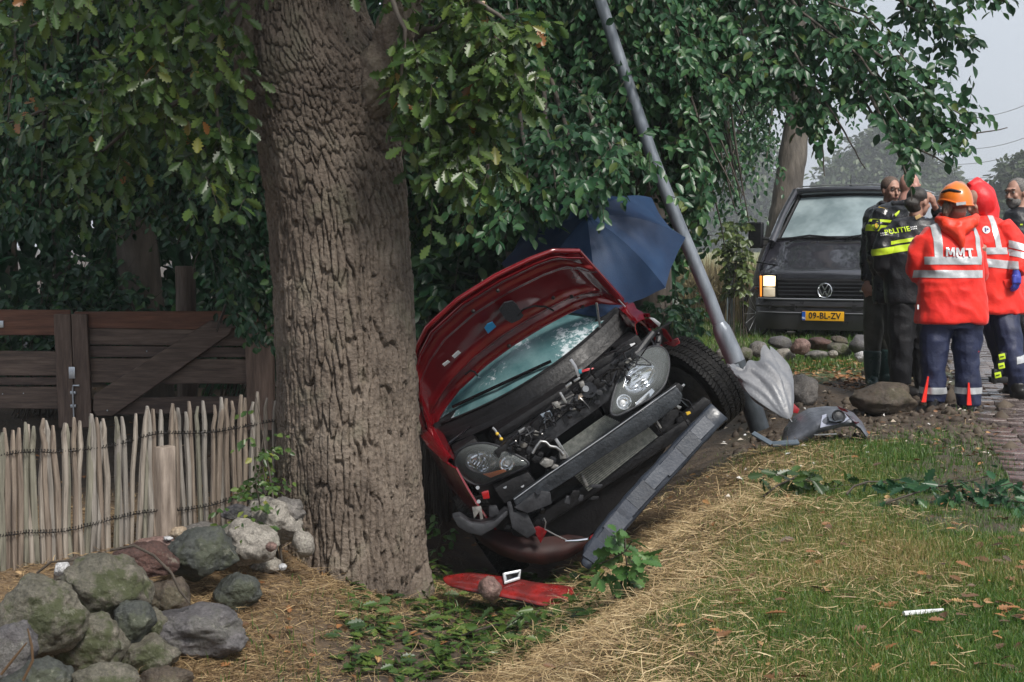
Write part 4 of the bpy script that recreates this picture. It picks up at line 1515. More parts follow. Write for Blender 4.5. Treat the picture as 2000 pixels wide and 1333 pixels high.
for a in [
    ('big rounded mossy grey boulder at the left edge, second from the bottom of the row', 78, 1205, 5.5, 88, 78, 'mossy', 1, .3),
    ('tall mossy boulder in the middle of the row, with a pale right face', 205, 1155, 5.9, 95, 76, 'mossy', 2, -.2),
    ('green-grey rounded boulder below the tall mossy boulder', 175, 1262, 5.4, 70, 66, 'mossy', 3, .1),
    ('dark boulder with purple-grey face in the bottom left corner', 12, 1280, 5.2, 58, 72, 'slate', 4, -.4),
    ('low mossy stone with ferny green top beneath the flat slate-grey slab', 285, 1280, 5.45, 62, 44, 'mossy', 5, .1),
    ('flat smooth slate-grey slab lying on the straw at the foot of the row', 385, 1232, 5.75, 105, 52, 'slate', 6, -.06),
    ('dark green boulder with a wet blue-grey face', 395, 1082, 6.5, 68, 52, 'green', 7, .1),
    ('grey stone peeping out behind the dark green boulder', 398, 1045, 6.9, 46, 26, 'grey', 8, 0),
    ('wet dark red-brown boulder with a twig lying across it', 285, 1092, 6.3, 62, 34, 'red', 9, -.25),
    ('flat pinkish stone behind the red-brown boulder', 310, 1062, 6.6, 44, 14, 'pink', 10, 0),
    ('small cream pebble sitting on top of the row', 348, 1041, 6.6, 20, 13, 'tan', 11, .2),
    ('tiny white pebble beside the cream pebble', 328, 1052, 6.55, 10, 5, 'white', 12, 0),
    ('small white stone perched behind the mossy boulders, by the palings', 121, 1112, 6.1, 17, 15, 'white', 13, .2),
    ('pale grey speckled boulder, largest of the pale ones near the oak', 486, 1058, 6.75, 56, 46, 'pale', 14, -.15),
    ('light speckled boulder leaning up between the oak and its neighbour', 537, 1018, 7.0, 56, 40, 'pale', 15, -.4),
    ('rounded grey-pink stone resting against the oak trunk', 562, 1000, 7.05, 33, 28, 'grey', 16, -.3),
    ('dark flat-topped stone crowning the pale boulders', 465, 1003, 6.95, 32, 17, 'slate', 17, 0),
    ('small pale upright stone between the boulders and the oak', 592, 1062, 6.9, 22, 30, 'pale', 18, .2),
    ('small rosy pebble at the side of the large pale boulder', 530, 1068, 6.6, 11, 10, 'pink', 19, 0),
    ('flat pale stone half sunk in straw below the pale boulders', 522, 1104, 6.6, 34, 16, 'pale', 20, .1),
    ('dark grey-green boulder half buried under straw, right of the row', 462, 1158, 6.1, 46, 40, 'green', 21, .2),
    ('brown angular stone wedged under the red-brown boulder', 330, 1165, 6.05, 42, 42, 'brown', 22, .3),
    ('grey stone hidden low between the left boulders', 300, 1225, 5.9, 30, 36, 'mossy', 23, 0),
    ('dark stone at the very bottom edge, under the left boulders', 70, 1335, 5.15, 75, 50, 'green', 25, .1),
    ('dark mossy stone at the bottom edge below the green-grey boulder', 205, 1340, 5.2, 70, 48, 'mossy', 26, 0),
    ('low dark stone half buried in soil at the bottom edge, below the slab', 320, 1335, 5.4, 52, 34, 'brown', 27, .1),
    ('dark wedge-shaped stone in the gap between slab and mossy boulders', 262, 1215, 5.75, 40, 42, 'green', 28, .2),
    ('shadowed stone filling the gap behind the white stone', 150, 1120, 6.25, 44, 30, 'brown', 29, .2),
    ('small white pebble lying on the straw before the flat pale stone', 552, 1108, 6.5, 9, 7, 'white', 24, 0),
]:
    stone(*a, group=_w, sub=3 if a[4] < 25 else 5)
_w = 'stones piled in front of the van'
for a in [
    ('dark smooth round stone at the left end of the pile, under the van headlight', 1481, 682, 15.6, 19, 17, 'grey', 31, .2),
    ('olive grey stone behind the lamp pole, left of the dark round stone', 1455, 694, 15.2, 17, 15, 'mossy', 32, 0),
    ('angular flat-topped grey stone below the left headlight of the van', 1525, 670, 15.8, 24, 14, 'slate', 33, -.15),
    ('red split stone with a pink face in the middle of the pile', 1564, 678, 15.5, 19, 17, 'pink', 34, .1),
    ('long smooth reddish boulder on top of the pile', 1602, 672, 15.6, 27, 13, 'red', 35, -.04),
    ('beige oval stone in the front of the pile, below the split stone', 1530, 694, 14.9, 21, 13, 'pale', 36, .12),
    ('pale long stone lying in front of the reddish boulder', 1596, 694, 14.8, 25, 9, 'grey', 37, .05),
    ('flat brown stone at the back of the pile, under the bumper', 1640, 665, 16.0, 18, 8, 'brown', 38, -.2),
    ('round olive stone to the right of the pale long stone', 1640, 684, 15.2, 24, 17, 'mossy', 39, -.2),
    ('blue-grey broken rock next to the green boots', 1682, 676, 15.0, 24, 22, 'slate', 40, .2),
    ('small white-grey stone at the toe of the green boots', 1682, 697, 14.4, 13, 11, 'white', 41, 0),
    ('small pale stone in the gap between the pile and the round olive stone', 1627, 692, 14.7, 10, 8, 'pale', 42, 0),
    ('little grey stone wedged beside the beige oval stone', 1498, 698, 14.9, 13, 13, 'grey', 43, 0),
    ('low stone at the far left, behind the leaning lamp pole', 1366, 690, 13.6, 18, 12, 'grey', 44, 0),
    ('flat reddish stone left of the lamp pole', 1384, 706, 13.0, 14, 9, 'pink', 45, 0),
    ('small white stone left of the lamp pole, on straw', 1394, 724, 12.4, 11, 6, 'white', 46, 0),
    ('dark stone hidden behind the lamp pole', 1410, 692, 13.9, 14, 11, 'grey', 47, .2),
]:
    stone(*a, group=_w, sub=3)
stone('large boulder dug out of the earth, behind the grey folded umbrella', 1566, 764, 10.9, 34, 34, 'grey', 51, .5, sub=4)
stone('big dark wet boulder with a shadowy left side in front of the police officers', 1727, 780, 10.2, 62, 33, 'brown', 52, .02, sub=4)
stone('round red-grey stone behind the police trousers', 1790, 690, 14, 14, 11, 'pink', 54, 0, sub=3)

# ================================================================== GRASS, STRAW, LEAF LITTER
grass_m = mat('grass_mat', (.05, .08, .02), .45, attr=('rnd', [(0, (.030, .085, .012)), (.4, (.068, .150, .020)), (.64, (.14, .20, .034)), (.82, (.25, .21, .075)), (1, (.42, .31, .14))]), trans=.3)
straw_m = mat('straw_mat', (.3, .22, .11), .55, attr=('rnd', [(0, (.11, .065, .032)), (.35, (.28, .19, .095)), (.75, (.52, .39, .205)), (1, (.68, .56, .35))]), trans=.15)

def blades(name, x, y, h, w, lean, rnd, m, rng, base_lift=-.01):
    n = len(x)
    a = rng.uniform(0, 2 * PI, n)
    b = a + rng.uniform(-1.2, 1.2, n)
    o = np.c_[np.cos(a), np.sin(a), np.zeros(n)] * (w / 2)[:, None]
    ld = np.c_[np.cos(b + PI / 2), np.sin(b + PI / 2), np.zeros(n)]
    base = np.c_[x, y, H(x, y) + base_lift]
    s, c = np.sin(lean)[:, None], np.cos(lean)[:, None]
    up = np.array([0, 0, 1.0])
    mid = base + (ld * s * .4 + up * c) * (h * .55)[:, None]
    tip = mid + (ld * np.minimum(s * 1.6, .98) + up * np.sqrt(1 - np.minimum(s * 1.6, .98) ** 2)) * (h * .5)[:, None]
    V = np.stack([base - o, base + o, mid + o * .7, mid - o * .7, tip], 1)
    I = (np.arange(n)[:, None] * 5 + np.array([0, 1, 2, 3, 3, 2, 4])[None]).ravel()
    return tag(mesh_np(name, V.reshape(-1, 3), np.tile([4, 3], n), I, m, None, False, {'rnd': np.repeat(rnd, 5)}), kind='stuff')

def scatter(n, rng, x0, x1, y0, y1):
    y = y0 * (y1 / y0) ** rng.random(n)              # denser near the camera
    x = x0(y) + (x1(y) - x0(y)) * rng.random(n)
    return x, y

def _grass():
    rng = np.random.default_rng(101)
    x, y = scatter(300000, rng, lambda y: .12 * y * 0 + .0 + (y - 4) * .12, lambda y: np.minimum(.40 * y + .25, ROADX(y) + .1), 3.6, 10.6)
    t = ditch_t(x, y)
    keep = (rng.random(len(x)) < smoothstep(.75, 1.5, t) * .92 + .03) & (rng.random(len(x)) > mud_mask(x, y) * .97) & (t > .3)
    x, y, t = x[keep], y[keep], t[keep]
    n = len(x)
    patch = fbm(x * 1.3, y * 1.3, 55)
    lush = smoothstep(.45, .62, fbm(x * .9 + 3, y * .9, 57)) * smoothstep(1.3, 2.4, t)
    h = (.022 + .024 * rng.random(n)) * (.75 + .7 * patch) * (1 + .5 * lush)
    dry = np.clip(.49 - .26 * lush + (patch - .5) * .75 + rng.normal(0, .19, n) + (1 - smoothstep(1.0, 2.2, t)) * .24 - smoothstep(6.5, 8, y) * .12, 0, 1)
    blades('grass', x, y, h, rng.uniform(.0022, .0045, n), np.clip(rng.normal(.5, .25, n), .05, 1.1), dry, grass_m, rng)
    # far verge
    x, y = scatter(30000, rng, lambda y: .10 * y, lambda y: .36 * y, 14.5, 24)
    keep = ~((x > ROADX(y) - .1) & (y < 21.5)) & (rng.random(len(x)) > mud_mask(x, y) * .97)
    x, y = x[keep], y[keep]
    n = len(x)
    blades('grass', x, y, rng.uniform(.05, .12, n), rng.uniform(.006, .012, n), np.clip(rng.normal(.4, .2, n), .05, 1), np.clip(rng.normal(.42, .15, n), 0, 1), grass_m, rng)
    # long green tufts: lush spot on the lawn, ditch plants
    xs, ys, hs = [], [], []
    for px, py, k, s, hh in ((1710, 880, 160, .25, .11), (1790, 870, 220, .3, .11), (1850, 890, 200, .3, .10), (1900, 920, 160, .3, .09), (1760, 920, 200, .35, .09), (1680, 900, 120, .25, .09), (1640, 1290, 60, .14, .09), (1790, 1260, 60, .2, .09), (1450, 1300, 80, .2, .10), (1560, 1320, 70, .2, .09), (1900, 1240, 60, .2, .08),
                            (620, 1180, 30, .12, .08), (700, 1290, 50, .16, .09), (560, 1300, 40, .14, .09), (480, 1320, 30, .12, .09), (740, 1240, 30, .12, .12), (860, 1190, 60, .16, .14), (1030, 1240, 90, .2, .10), (520, 1310, 60, .16, .10), (1500, 900, 40, .2, .10), (930, 1290, 60, .25, .1), (640, 1290, 40, .2, .09), (1720, 795, 25, .12, .07), (1880, 808, 25, .1, .08), (1590, 860, 60, .25, .08)):
        c = G(px, py)
        xs.append(rng.normal(c.x, s, k)); ys.append(rng.normal(c.y, s, k)); hs.append(rng.uniform(.5, 1.1, k) * hh)
    x, y, h = np.concatenate(xs), np.concatenate(ys), np.concatenate(hs)
    n = len(x)
    blades('grass', x, y, h, rng.uniform(.004, .007, n), np.clip(rng.normal(.45, .25, n), .05, 1.2), np.clip(rng.normal(.30, .15, n), 0, .62), grass_m, rng)

def strands(name, x, y, L, w, lift, rnd, m, rng, zoff=.0, slope=.35, bendk=.25):
    """dry stems lying about"""
    n = len(x)
    a = rng.uniform(0, 2 * PI, n)
    e = np.clip(rng.normal(0, slope, n), -.2, 1.2)
    d = np.c_[np.cos(a) * np.cos(e), np.sin(a) * np.cos(e), np.sin(e)]
    s = np.c_[-np.sin(a), np.cos(a), np.zeros(n)]
    c = np.c_[x, y, H(x, y) + lift + zoff]
    k = rng.normal(0, bendk, n)[:, None]
    pts = [c + d * (L * (t - .3))[:, None] + s * k * (L * (t - .5) ** 2)[:, None] * 2 + np.array([0, 0, -1]) * (L * np.maximum(t - .4, 0) ** 2 * np.maximum(e, 0) * .8)[:, None] for t in (0, .35, .7, 1.0)]
    side = unit(s * .8 + rng.normal(0, .5, (n, 3)))
    wv = (w / 2)[:, None] * side
    V = np.stack([pts[0] - wv, pts[0] + wv, pts[1] - wv, pts[1] + wv, pts[2] - wv * .8, pts[2] + wv * .8, pts[3]], 1)
    I = (np.arange(n)[:, None] * 7 + np.array([0, 1, 3, 2, 2, 3, 5, 4, 4, 5, 6])[None]).ravel()
    return tag(mesh_np(name, V.reshape(-1, 3), np.tile([4, 4, 3], n), I, m, None, False, {'rnd': np.repeat(rnd, 7)}), kind='stuff')

def _straw():
    rng = np.random.default_rng(131)
    x, y = scatter(150000, rng, lambda y: -.42 * y, lambda y: .33 * y, 4.0, 10.2)
    sm = straw_mask(x, y)
    t_ = ditch_t(x, y)
    keep = rng.random(len(x)) < sm * (.35 + .65 * smoothstep(.35, .6, fbm(x * 3, y * 3, 61))) + (x > 0) * (t_ > 1) * (.04 + .30 * smoothstep(.48, .66, fbm(x * 1.4 + 9, y * 1.4, 62)) * (1 - smoothstep(6.5, 8.5, y)))
    x, y = x[keep], y[keep]
    n = len(x)
    t = ditch_t(x, y)
    L = rng.uniform(.03, .12, n) * (1 + (rng.random(n) < .08) * 1.3)
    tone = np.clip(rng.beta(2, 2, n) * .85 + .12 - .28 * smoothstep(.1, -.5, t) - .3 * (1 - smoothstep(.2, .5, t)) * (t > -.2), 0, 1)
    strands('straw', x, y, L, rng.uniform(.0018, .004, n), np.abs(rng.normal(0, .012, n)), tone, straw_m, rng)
    # mown straw and hay between the stones, the fence and the oak
    for k, lo, hi, w0 in ((30000, .02, .11, .0035), (3500, .10, .24, .003)):
        y = rng.uniform(5.0, 7.9, k)
        x = -.95 + (y - 6.9) * .5 + rng.normal(.12, .38, k)
        t = ditch_t(x, y)
        kp = (t < .15) & (rng.random(k) < .25 + .75 * smoothstep(.38, .6, fbm(x * 2.6, y * 2.6, 66)))
        x, y = x[kp], y[kp]
        n = len(x)
        strands('straw', x, y, rng.uniform(lo, hi, n), rng.uniform(.0018, w0, n), np.abs(rng.normal(0, .014, n)), np.clip(rng.beta(1.7, 2.6, n) * .85, 0, 1), straw_m, rng, 0, .35 if hi < .2 else .55)
    # longer bent stems standing up at the lip of the bank
    x, y = scatter(5200, rng, lambda y: -.2 * y, lambda y: .3 * y, 4.2, 9.8)
    t = ditch_t(x, y)
    keep = (rng.random(len(x)) < straw_mask(x, y)) & (np.abs(t - .7) < .6)
    x, y = x[keep], y[keep]
    n = len(x)
    strands('straw', x, y, rng.uniform(.10, .26, n), rng.uniform(.002, .0035, n), np.full(n, .03), np.clip(rng.beta(3, 2, n), 0, 1), straw_m, rng, 0, .6, .5)
_grass()
_straw()
litter_m = mat('litter_mat', (.1, .06, .03), .55, attr=('rnd', [(0, (.05, .03, .018)), (.4, (.14, .07, .03)), (.7, (.30, .13, .045)), (.88, (.42, .27, .12)), (1, (.55, .45, .34))]), trans=.1)
def _litter():
    rng = np.random.default_rng(151)
    LAB = {0: 'largest pale tan leaf on the lawn, near the bottom right corner', 1: 'reddish tan leaf lying left of the white stick on the lawn', 2: 'upright curled pinkish leaf on the middle of the lawn', 5: 'pale curled leaf below the torn-off twig nearest the bumper corner',
           6: 'dull brown leaf on the grass beyond the white stick, towards the bottom', 12: 'brown leaf touching the peeled white stick', 14: 'leaf low on the straw bank, below the oak sprig', 15: 'dark wet leaf on the straw bank just right of the oak sprig', 22: 'brown leaf just below the broken bumper corner', 26: 'pale leaf at the right edge beside the bricks', 31: 'dark leaf on the hay in front of the slate-grey slab', 34: 'leaf on the hay right against the oak trunk', 36: 'brown leaf in the ditch below the red bumper panel'}
    def lay(name, x, y, size, rnd, single=0, lab=None, m=litter_m, kind='oak'):
        n = len(x)
        a = rng.uniform(0, 2 * PI, n)
        e = 1e-2
        nx, ny = (H(x + e, y) - H(x - e, y)) / (2 * e), (H(x, y + e) - H(x, y - e)) / (2 * e)
        nr = unit(np.c_[-nx, -ny, np.ones(n)] + rng.normal(0, .28, (n, 3)))
        dr = np.c_[np.cos(a), np.sin(a), rng.normal(0, .2, n)]
        pos = np.c_[x, y, H(x, y) + .018 + rng.random(n) * .008]
        if lab:
            R = frame(dr, nr)
            for k in range(n):
                V, sz, idx = LEAF[kind]
                key = ('litter', kind, int(rnd[k] * 7.99))
                if key not in LEAF_PROTO:
                    o = mesh_np('fallen_leaf', V, sz, idx, m, None, False, {'rnd': np.full(len(V), (key[2] + .5) / 8)})
                    LEAF_PROTO[key] = o.data
                    bpy.data.objects.remove(o)
                o = bpy.data.objects.new('fallen_leaf', LEAF_PROTO[key])
                COL.objects.link(o)
                o.matrix_basis = Matrix([list(R[k][i] * size[k]) + [pos[k][i]] for i in range(3)] + [[0, 0, 0, 1]])
                tag(o, LAB.get(k) or '%s fallen leaf on %s' % ('pale straw-coloured' if rnd[k] > .8 else 'orange-brown' if rnd[k] > .55 else 'dark brown', 'the hay left of the ditch' if x[k] < .1 * y[k] - .6 else 'the lawn near the bricks' if x[k] > .31 * y[k] else 'the cut grass of the lawn'), 'leaf', 'fallen leaves on the grass')
            return
        tag(leaf_mesh(name, kind, pos, dr, nr, size, rnd, m), kind='stuff')
    # leaves one can pick out on the lawn and the bank
    P_ = [(1755, 1270, .6), (1612, 1165, .85), (1605, 1095, .9), (1720, 1100, .5), (1708, 1145, .9), (1590, 1000, .95), (1695, 1238, .5), (1500, 1330, .4), (1640, 1170, .9), (1850, 1190, .6), (1880, 1150, .5), (1960, 1140, .4), (1755, 1187, .55), (1690, 1068, .7),
          (1370, 1222, .6), (1280, 1130, .3), (1430, 1245, .5), (1540, 1210, .6), (1855, 1185, .8), (1980, 1195, .6), (1725, 985, .95), (1450, 1020, .7), (1520, 880, .5), (1760, 950, .7), (1900, 1100, .3), (1965, 870, .6), (1930, 850, .8), (1985, 890, .7),
          (600, 1270, .5), (680, 1240, .3), (790, 1200, .5), (520, 1180, .4), (740, 1150, .6), (575, 1235, .6), (860, 1270, .55), (960, 1215, .7)]
    c = [G(a, b) for a, b, _ in P_]
    lay('fallen_leaf', np.array([p.x for p in c]), np.array([p.y for p in c]), rng.uniform(.06, .085, len(c)), np.array([q[2] for q in P_]), lab='dry curled oak leaf lying on the cut grass or straw')
    # litter one cannot count
    x, y = scatter(2600, rng, lambda y: -.35 * y, lambda y: .40 * y, 4, 15)
    r = rng.random(len(x))
    keep = (r < .22) | (mud_mask(x, y) * .8 > r) | (np.abs(x - ROADX(y)) < .35) | ((ditch_t(x, y) < 0) & (r < .6))
    keep &= ~((x > ROADX(y) + .3) & (r > .25))
    x, y = x[keep], y[keep]
    lay('leaf_litter', x, y, rng.uniform(.03, .065, len(x)), np.clip(rng.beta(1.6, 1.6, len(x)), 0, 1))
    x, y = scatter(900, rng, lambda y: .17 * y, lambda y: .27 * y, 12.2, 15.4)
    lay('leaf_litter', x, y, rng.uniform(.04, .09, len(x)), np.clip(rng.normal(.66, .16, len(x)), 0, 1))
    # green leaves knocked down into the ditch
    x, y = scatter(1300, rng, lambda y: -.09 * y - .2, lambda y: .06 * y + .05, 6.0, 8.4)
    lay('leaf_litter', x, y, rng.uniform(.05, .095, len(x)), np.clip(rng.beta(1.5, 2, len(x)), 0, .9), m=leaf_oak_m)
    # clods and gravel
    n = 1500
    x, y = scatter(n, rng, lambda y: .13 * y, lambda y: .36 * y, 8.8, 15.5)
    keep = rng.random(n) < mud_mask(x, y) * .9
    x, y = x[keep], y[keep]
    bm = bmesh.new()
    bmesh.ops.create_icosphere(bm, subdivisions=1, radius=1)
    V0 = np.array([v.co for v in bm.verts])
    F0 = np.array([[v.index for v in f.verts] for f in bm.faces])
    bm.free()
    n = len(x)
    s = rng.uniform(.008, .04, n) * (1 + (rng.random(n) < .05))
    W = V0[None] * (1 + rng.normal(0, .22, (n, len(V0), 1))) * s[:, None, None] * rng.uniform(.6, 1.2, (n, 1, 3)) + np.c_[x, y, H(x, y)][:, None]
    I = (np.arange(n)[:, None, None] * len(V0) + F0[None]).ravel()
    tag(mesh_np('earth_clods', W.reshape(-1, 3), np.full(n * len(F0), 3), I, mat('clod_mat', (.035, .025, .018), .8, col2=(.11, .085, .06), scale=3), None), kind='stuff')
    # pale chips of broken glass and plastic round the people
    n = 420
    x, y = scatter(n, rng, lambda y: .15 * y, lambda y: .36 * y, 8.3, 14.5)
    V = np.c_[x, y, H(x, y) + .012][:, None] + np.array([[-.5, -.3, 0], [.5, -.2, 0], [.1, .5, 0]])[None] * rng.uniform(.012, .05, (n, 1, 1)) + rng.normal(0, .006, (n, 3, 3))
    tag(mesh_np('debris_chips', V.reshape(-1, 3), np.full(n, 3), np.arange(3 * n), mat('chip_mat', (.5, .46, .40), .4, attr=('rnd', [(0, (.2, .14, .08)), (.6, (.5, .44, .36)), (1, (.75, .75, .74))])), None, False, {'rnd': np.repeat(rng.random(n), 3)}), kind='stuff')
_litter()

# ------------------------------------------------------------------ rainy air
def _haze():
    x0, x1, y0, y1, z0, z1 = -820, 920, -12, 1640, -1.9, 34
    o = MB().box(((x0 + x1) / 2, (y0 + y1) / 2, (z0 + z1) / 2), (x1 - x0, y1 - y0, z1 - z0)).build('haze')
    m = bpy.data.materials.new('haze_mat')
    m.use_nodes = True
    n, l = m.node_tree.nodes, m.node_tree.links
    n.remove(n['Principled BSDF'])
    v = n.new('ShaderNodeVolumePrincipled')
    v.inputs['Color'].default_value = (.90, .95, 1.0, 1)
    v.inputs['Density'].default_value = .0009
    l.new(v.outputs[0], n['Material Output'].inputs['Volume'])
    o.data.materials.append(m)
    tag(o, kind='stuff')
_haze()
# ================================================================== WRECKED RED CAR
def _rot(r, p, w):
    return Matrix.Rotation(-r, 3, 'Y') @ Matrix.Rotation(p, 3, 'X') @ Matrix.Rotation(w, 3, 'Z')
CAR_R = _rot(.56141, .05357, .07139)
CAR_T = Vector((.69370, 7.89113, -.33847))
CAR_M = Matrix.Translation(CAR_T) @ CAR_R.to_4x4()
CAR_RI = CAR_R.transposed()

def local_ray(px, py, T, RI):
    d = FWD + RGT * ((px - 1000) / FOC) - UPV * ((py - 666.5) / FOC)
    return RI @ (EYE - T), RI @ d

def CL(px, py, y0, k=0.0, s=1):
    """car-local point seen at a pixel on the plane y = y0 + k * s * x"""
    o, d = local_ray(px, py, CAR_T, CAR_RI)
    t = (y0 + k * s * o.x - o.y) / (d.y - k * s * d.x)
    return o + d * t

paint_m = mat('red_paint_mat', (.135, .002, .006), .2, .15, col2=(.19, .004, .009), scale=3, coat=1, rvar=.06)
paint_in_m = mat('red_inner_paint_mat', (.145, .002, .006), .2, .12, col2=(.20, .004, .009), scale=4, coat=.9)
black_m = mat('black_plastic_mat', (.0045, .0045, .0055), .5, spec=.35, col2=(.012, .012, .0135), scale=12, bump=.3, bscale=60, rvar=.12)
black_gloss_m = mat('black_gloss_mat', (.008, .008, .010), .2)
grey_pl_m = mat('grey_plastic_mat', (.016, .017, .020), .5, spec=.4, col2=(.042, .044, .05), scale=14, bump=.3, bscale=50)
steel_m = mat('bare_steel_mat', (.33, .34, .35), .35, .85, col2=(.5, .5, .5), scale=20, rvar=.1)
alu_m = mat('cast_metal_mat', (.16, .16, .155), .5, .6, col2=(.34, .33, .31), scale=22, bump=.5, bscale=50)
bar_m = mat('bumper_foam_mat', (.012, .017, .027), .42, col2=(.032, .040, .055), scale=9, bump=.2, bscale=60, rvar=.15)
chrome_m = mat('chrome_mat', (.75, .76, .78), .08, 1)
rubber_m = mat('tyre_mat', (.0045, .0045, .005), .68, spec=.15, col2=(.011, .0107, .0105), scale=18, bump=.4, bscale=80, rvar=.15)
white_m = mat('white_plastic_mat', (.72, .73, .75), .4)
red_lens_m = mat('red_lens_mat', (.30, .008, .012), .15, coat=1)
blue_pl_m = mat('blue_sticker_mat', (.02, .22, .48), .4, col2=(.03, .30, .60), scale=20)
yellow_m = mat('yellow_plastic_mat', (.62, .40, .03), .45)
lens_m = glass_mat('headlight_lens_mat', (.55, .60, .60), .04, .16, .9)
refl_m = mat('reflector_mat', (.70, .72, .75), .10, 1)
screen_m = bpy.data.materials.new('windscreen_mat')
screen_m.use_nodes = True
def _scr():
    n, l = screen_m.node_tree.nodes, screen_m.node_tree.links
    b = n['Principled BSDF']
    b.inputs['Roughness'].default_value = .10
    b.inputs['Specular IOR Level'].default_value = .8
    b.inputs['Alpha'].default_value = .93
    tc = n.new('ShaderNodeTexCoord')
    no = n.new('ShaderNodeTexNoise')
    no.inputs['Scale'].default_value = 7
    no.inputs['Detail'].default_value = 5
    l.new(tc.outputs['Object'], no.inputs['Vector'])
    cr = n.new('ShaderNodeValToRGB')
    cr.color_ramp.elements[0].position, cr.color_ramp.elements[0].color = .32, (.060, .150, .165, 1)
    cr.color_ramp.elements[1].position, cr.color_ramp.elements[1].color = .70, (.16, .285, .30, 1)
    l.new(no.outputs['Fac'], cr.inputs['Fac'])
    # cracked, whitened safety glass in the middle
    vo = n.new('ShaderNodeTexNoise')
    vo.inputs['Scale'].default_value = 26
    vo.inputs['Detail'].default_value = 8
    vo.inputs['Roughness'].default_value = .8
    l.new(tc.outputs['Object'], vo.inputs['Vector'])
    big = n.new('ShaderNodeTexNoise')
    big.inputs['Scale'].default_value = 3.2
    big.inputs['Detail'].default_value = 3
    l.new(tc.outputs['Object'], big.inputs['Vector'])
    ml = n.new('ShaderNodeMath')
    ml.operation = 'MULTIPLY'
    l.new(vo.outputs['Fac'], ml.inputs[0])
    l.new(big.outputs['Fac'], ml.inputs[1])
    mr = n.new('ShaderNodeMapRange')
    mr.inputs['From Min'].default_value, mr.inputs['From Max'].default_value = .295, .335
    l.new(ml.outputs[0], mr.inputs['Value'])
    mx = n.new('ShaderNodeMix')
    mx.data_type = 'RGBA'
    mx.inputs[7].default_value = (.62, .70, .74, 1)
    l.new(mr.outputs['Result'], mx.inputs[0])
    l.new(cr.outputs['Color'], mx.inputs[6])
    l.new(mx.outputs[2], b.inputs['Base Color'])
    bp = n.new('ShaderNodeBump')
    bp.inputs['Strength'].default_value = .35
    bp.inputs['Distance'].default_value = .006
    dn = n.new('ShaderNodeTexNoise')
    dn.inputs['Scale'].default_value = 60
    l.new(tc.outputs['Object'], dn.inputs['Vector'])
    l.new(dn.outputs['Fac'], bp.inputs['Height'])
    l.new(bp.outputs['Normal'], b.inputs['Normal'])
_scr()
side_glass_m = mat('side_glass_mat', (.02, .03, .034), .06, spec=.8)

def dome(outline, bulge, rings=6, vdir=Vector((0, -1, 0))):
    """closed bulging cap over a local 3-D outline"""
    c = sum(outline, Vector()) / len(outline)
    mb = MB()
    rs = []
    for k in range(rings):
        s = math.cos(k / rings * PI / 2)
        rs.append([c + (p - c) * s + vdir * bulge * math.sin(k / rings * PI / 2) for p in outline])
    vs = [v for r in rs for v in r] + [c + vdir * bulge]
    n = len(outline)
    fs = []
    for i in range(rings - 1):
        for k in range(n):
            fs.append((i * n + k, i * n + (k + 1) % n, (i + 1) * n + (k + 1) % n, (i + 1) * n + k))
    e = len(vs) - 1
    for k in range(n):
        fs.append(((rings - 1) * n + k, (rings - 1) * n + (k + 1) % n, e))
    mb.add(vs, fs)
    return mb

def smooth_loop(pts, n=48):
    """closed Catmull-Rom through points"""
    m = len(pts)
    out = []
    for i in range(n):
        t = i / n * m
        k = int(t)
        f = t - k
        p0, p1, p2, p3 = pts[(k - 1) % m], pts[k % m], pts[(k + 1) % m], pts[(k + 2) % m]
        out.append(.5 * ((2 * p1) + (p2 - p0) * f + (2 * p0 - 5 * p1 + 4 * p2 - p3) * f * f + (3 * p1 - p0 - 3 * p2 + p3) * f ** 3))
    return out

car = thing('wrecked_car', 'crashed dark red hatchback tilted in the ditch with raised bonnet and stripped front', 'car', M=CAR_M)

def grid_part(name, fn, nu, nv, m, parent, thick=.0, smooth=True, angle=45):
    """surface fn(i/nu, j/nv); thick gives it a back"""
    V = [fn(i / nu, j / nv) for i in range(nu + 1) for j in range(nv + 1)]
    F = [(i * (nv + 1) + j, (i + 1) * (nv + 1) + j, (i + 1) * (nv + 1) + j + 1, i * (nv + 1) + j + 1) for i in range(nu) for j in range(nv)]
    mb = MB().add(V, F)
    if thick:
        me = bpy.data.meshes.new(name)
        me.from_pydata([tuple(v) for v in mb.v], [], mb.f)
        bm = bmesh.new()
        bm.from_mesh(me)
        bmesh.ops.solidify(bm, geom=bm.faces[:], thickness=thick)
        bm.to_mesh(me)
        bm.free()
        return link(name, me, m, parent, smooth, angle)
    return mb.build(name, m, parent, smooth=smooth, angle=angle)

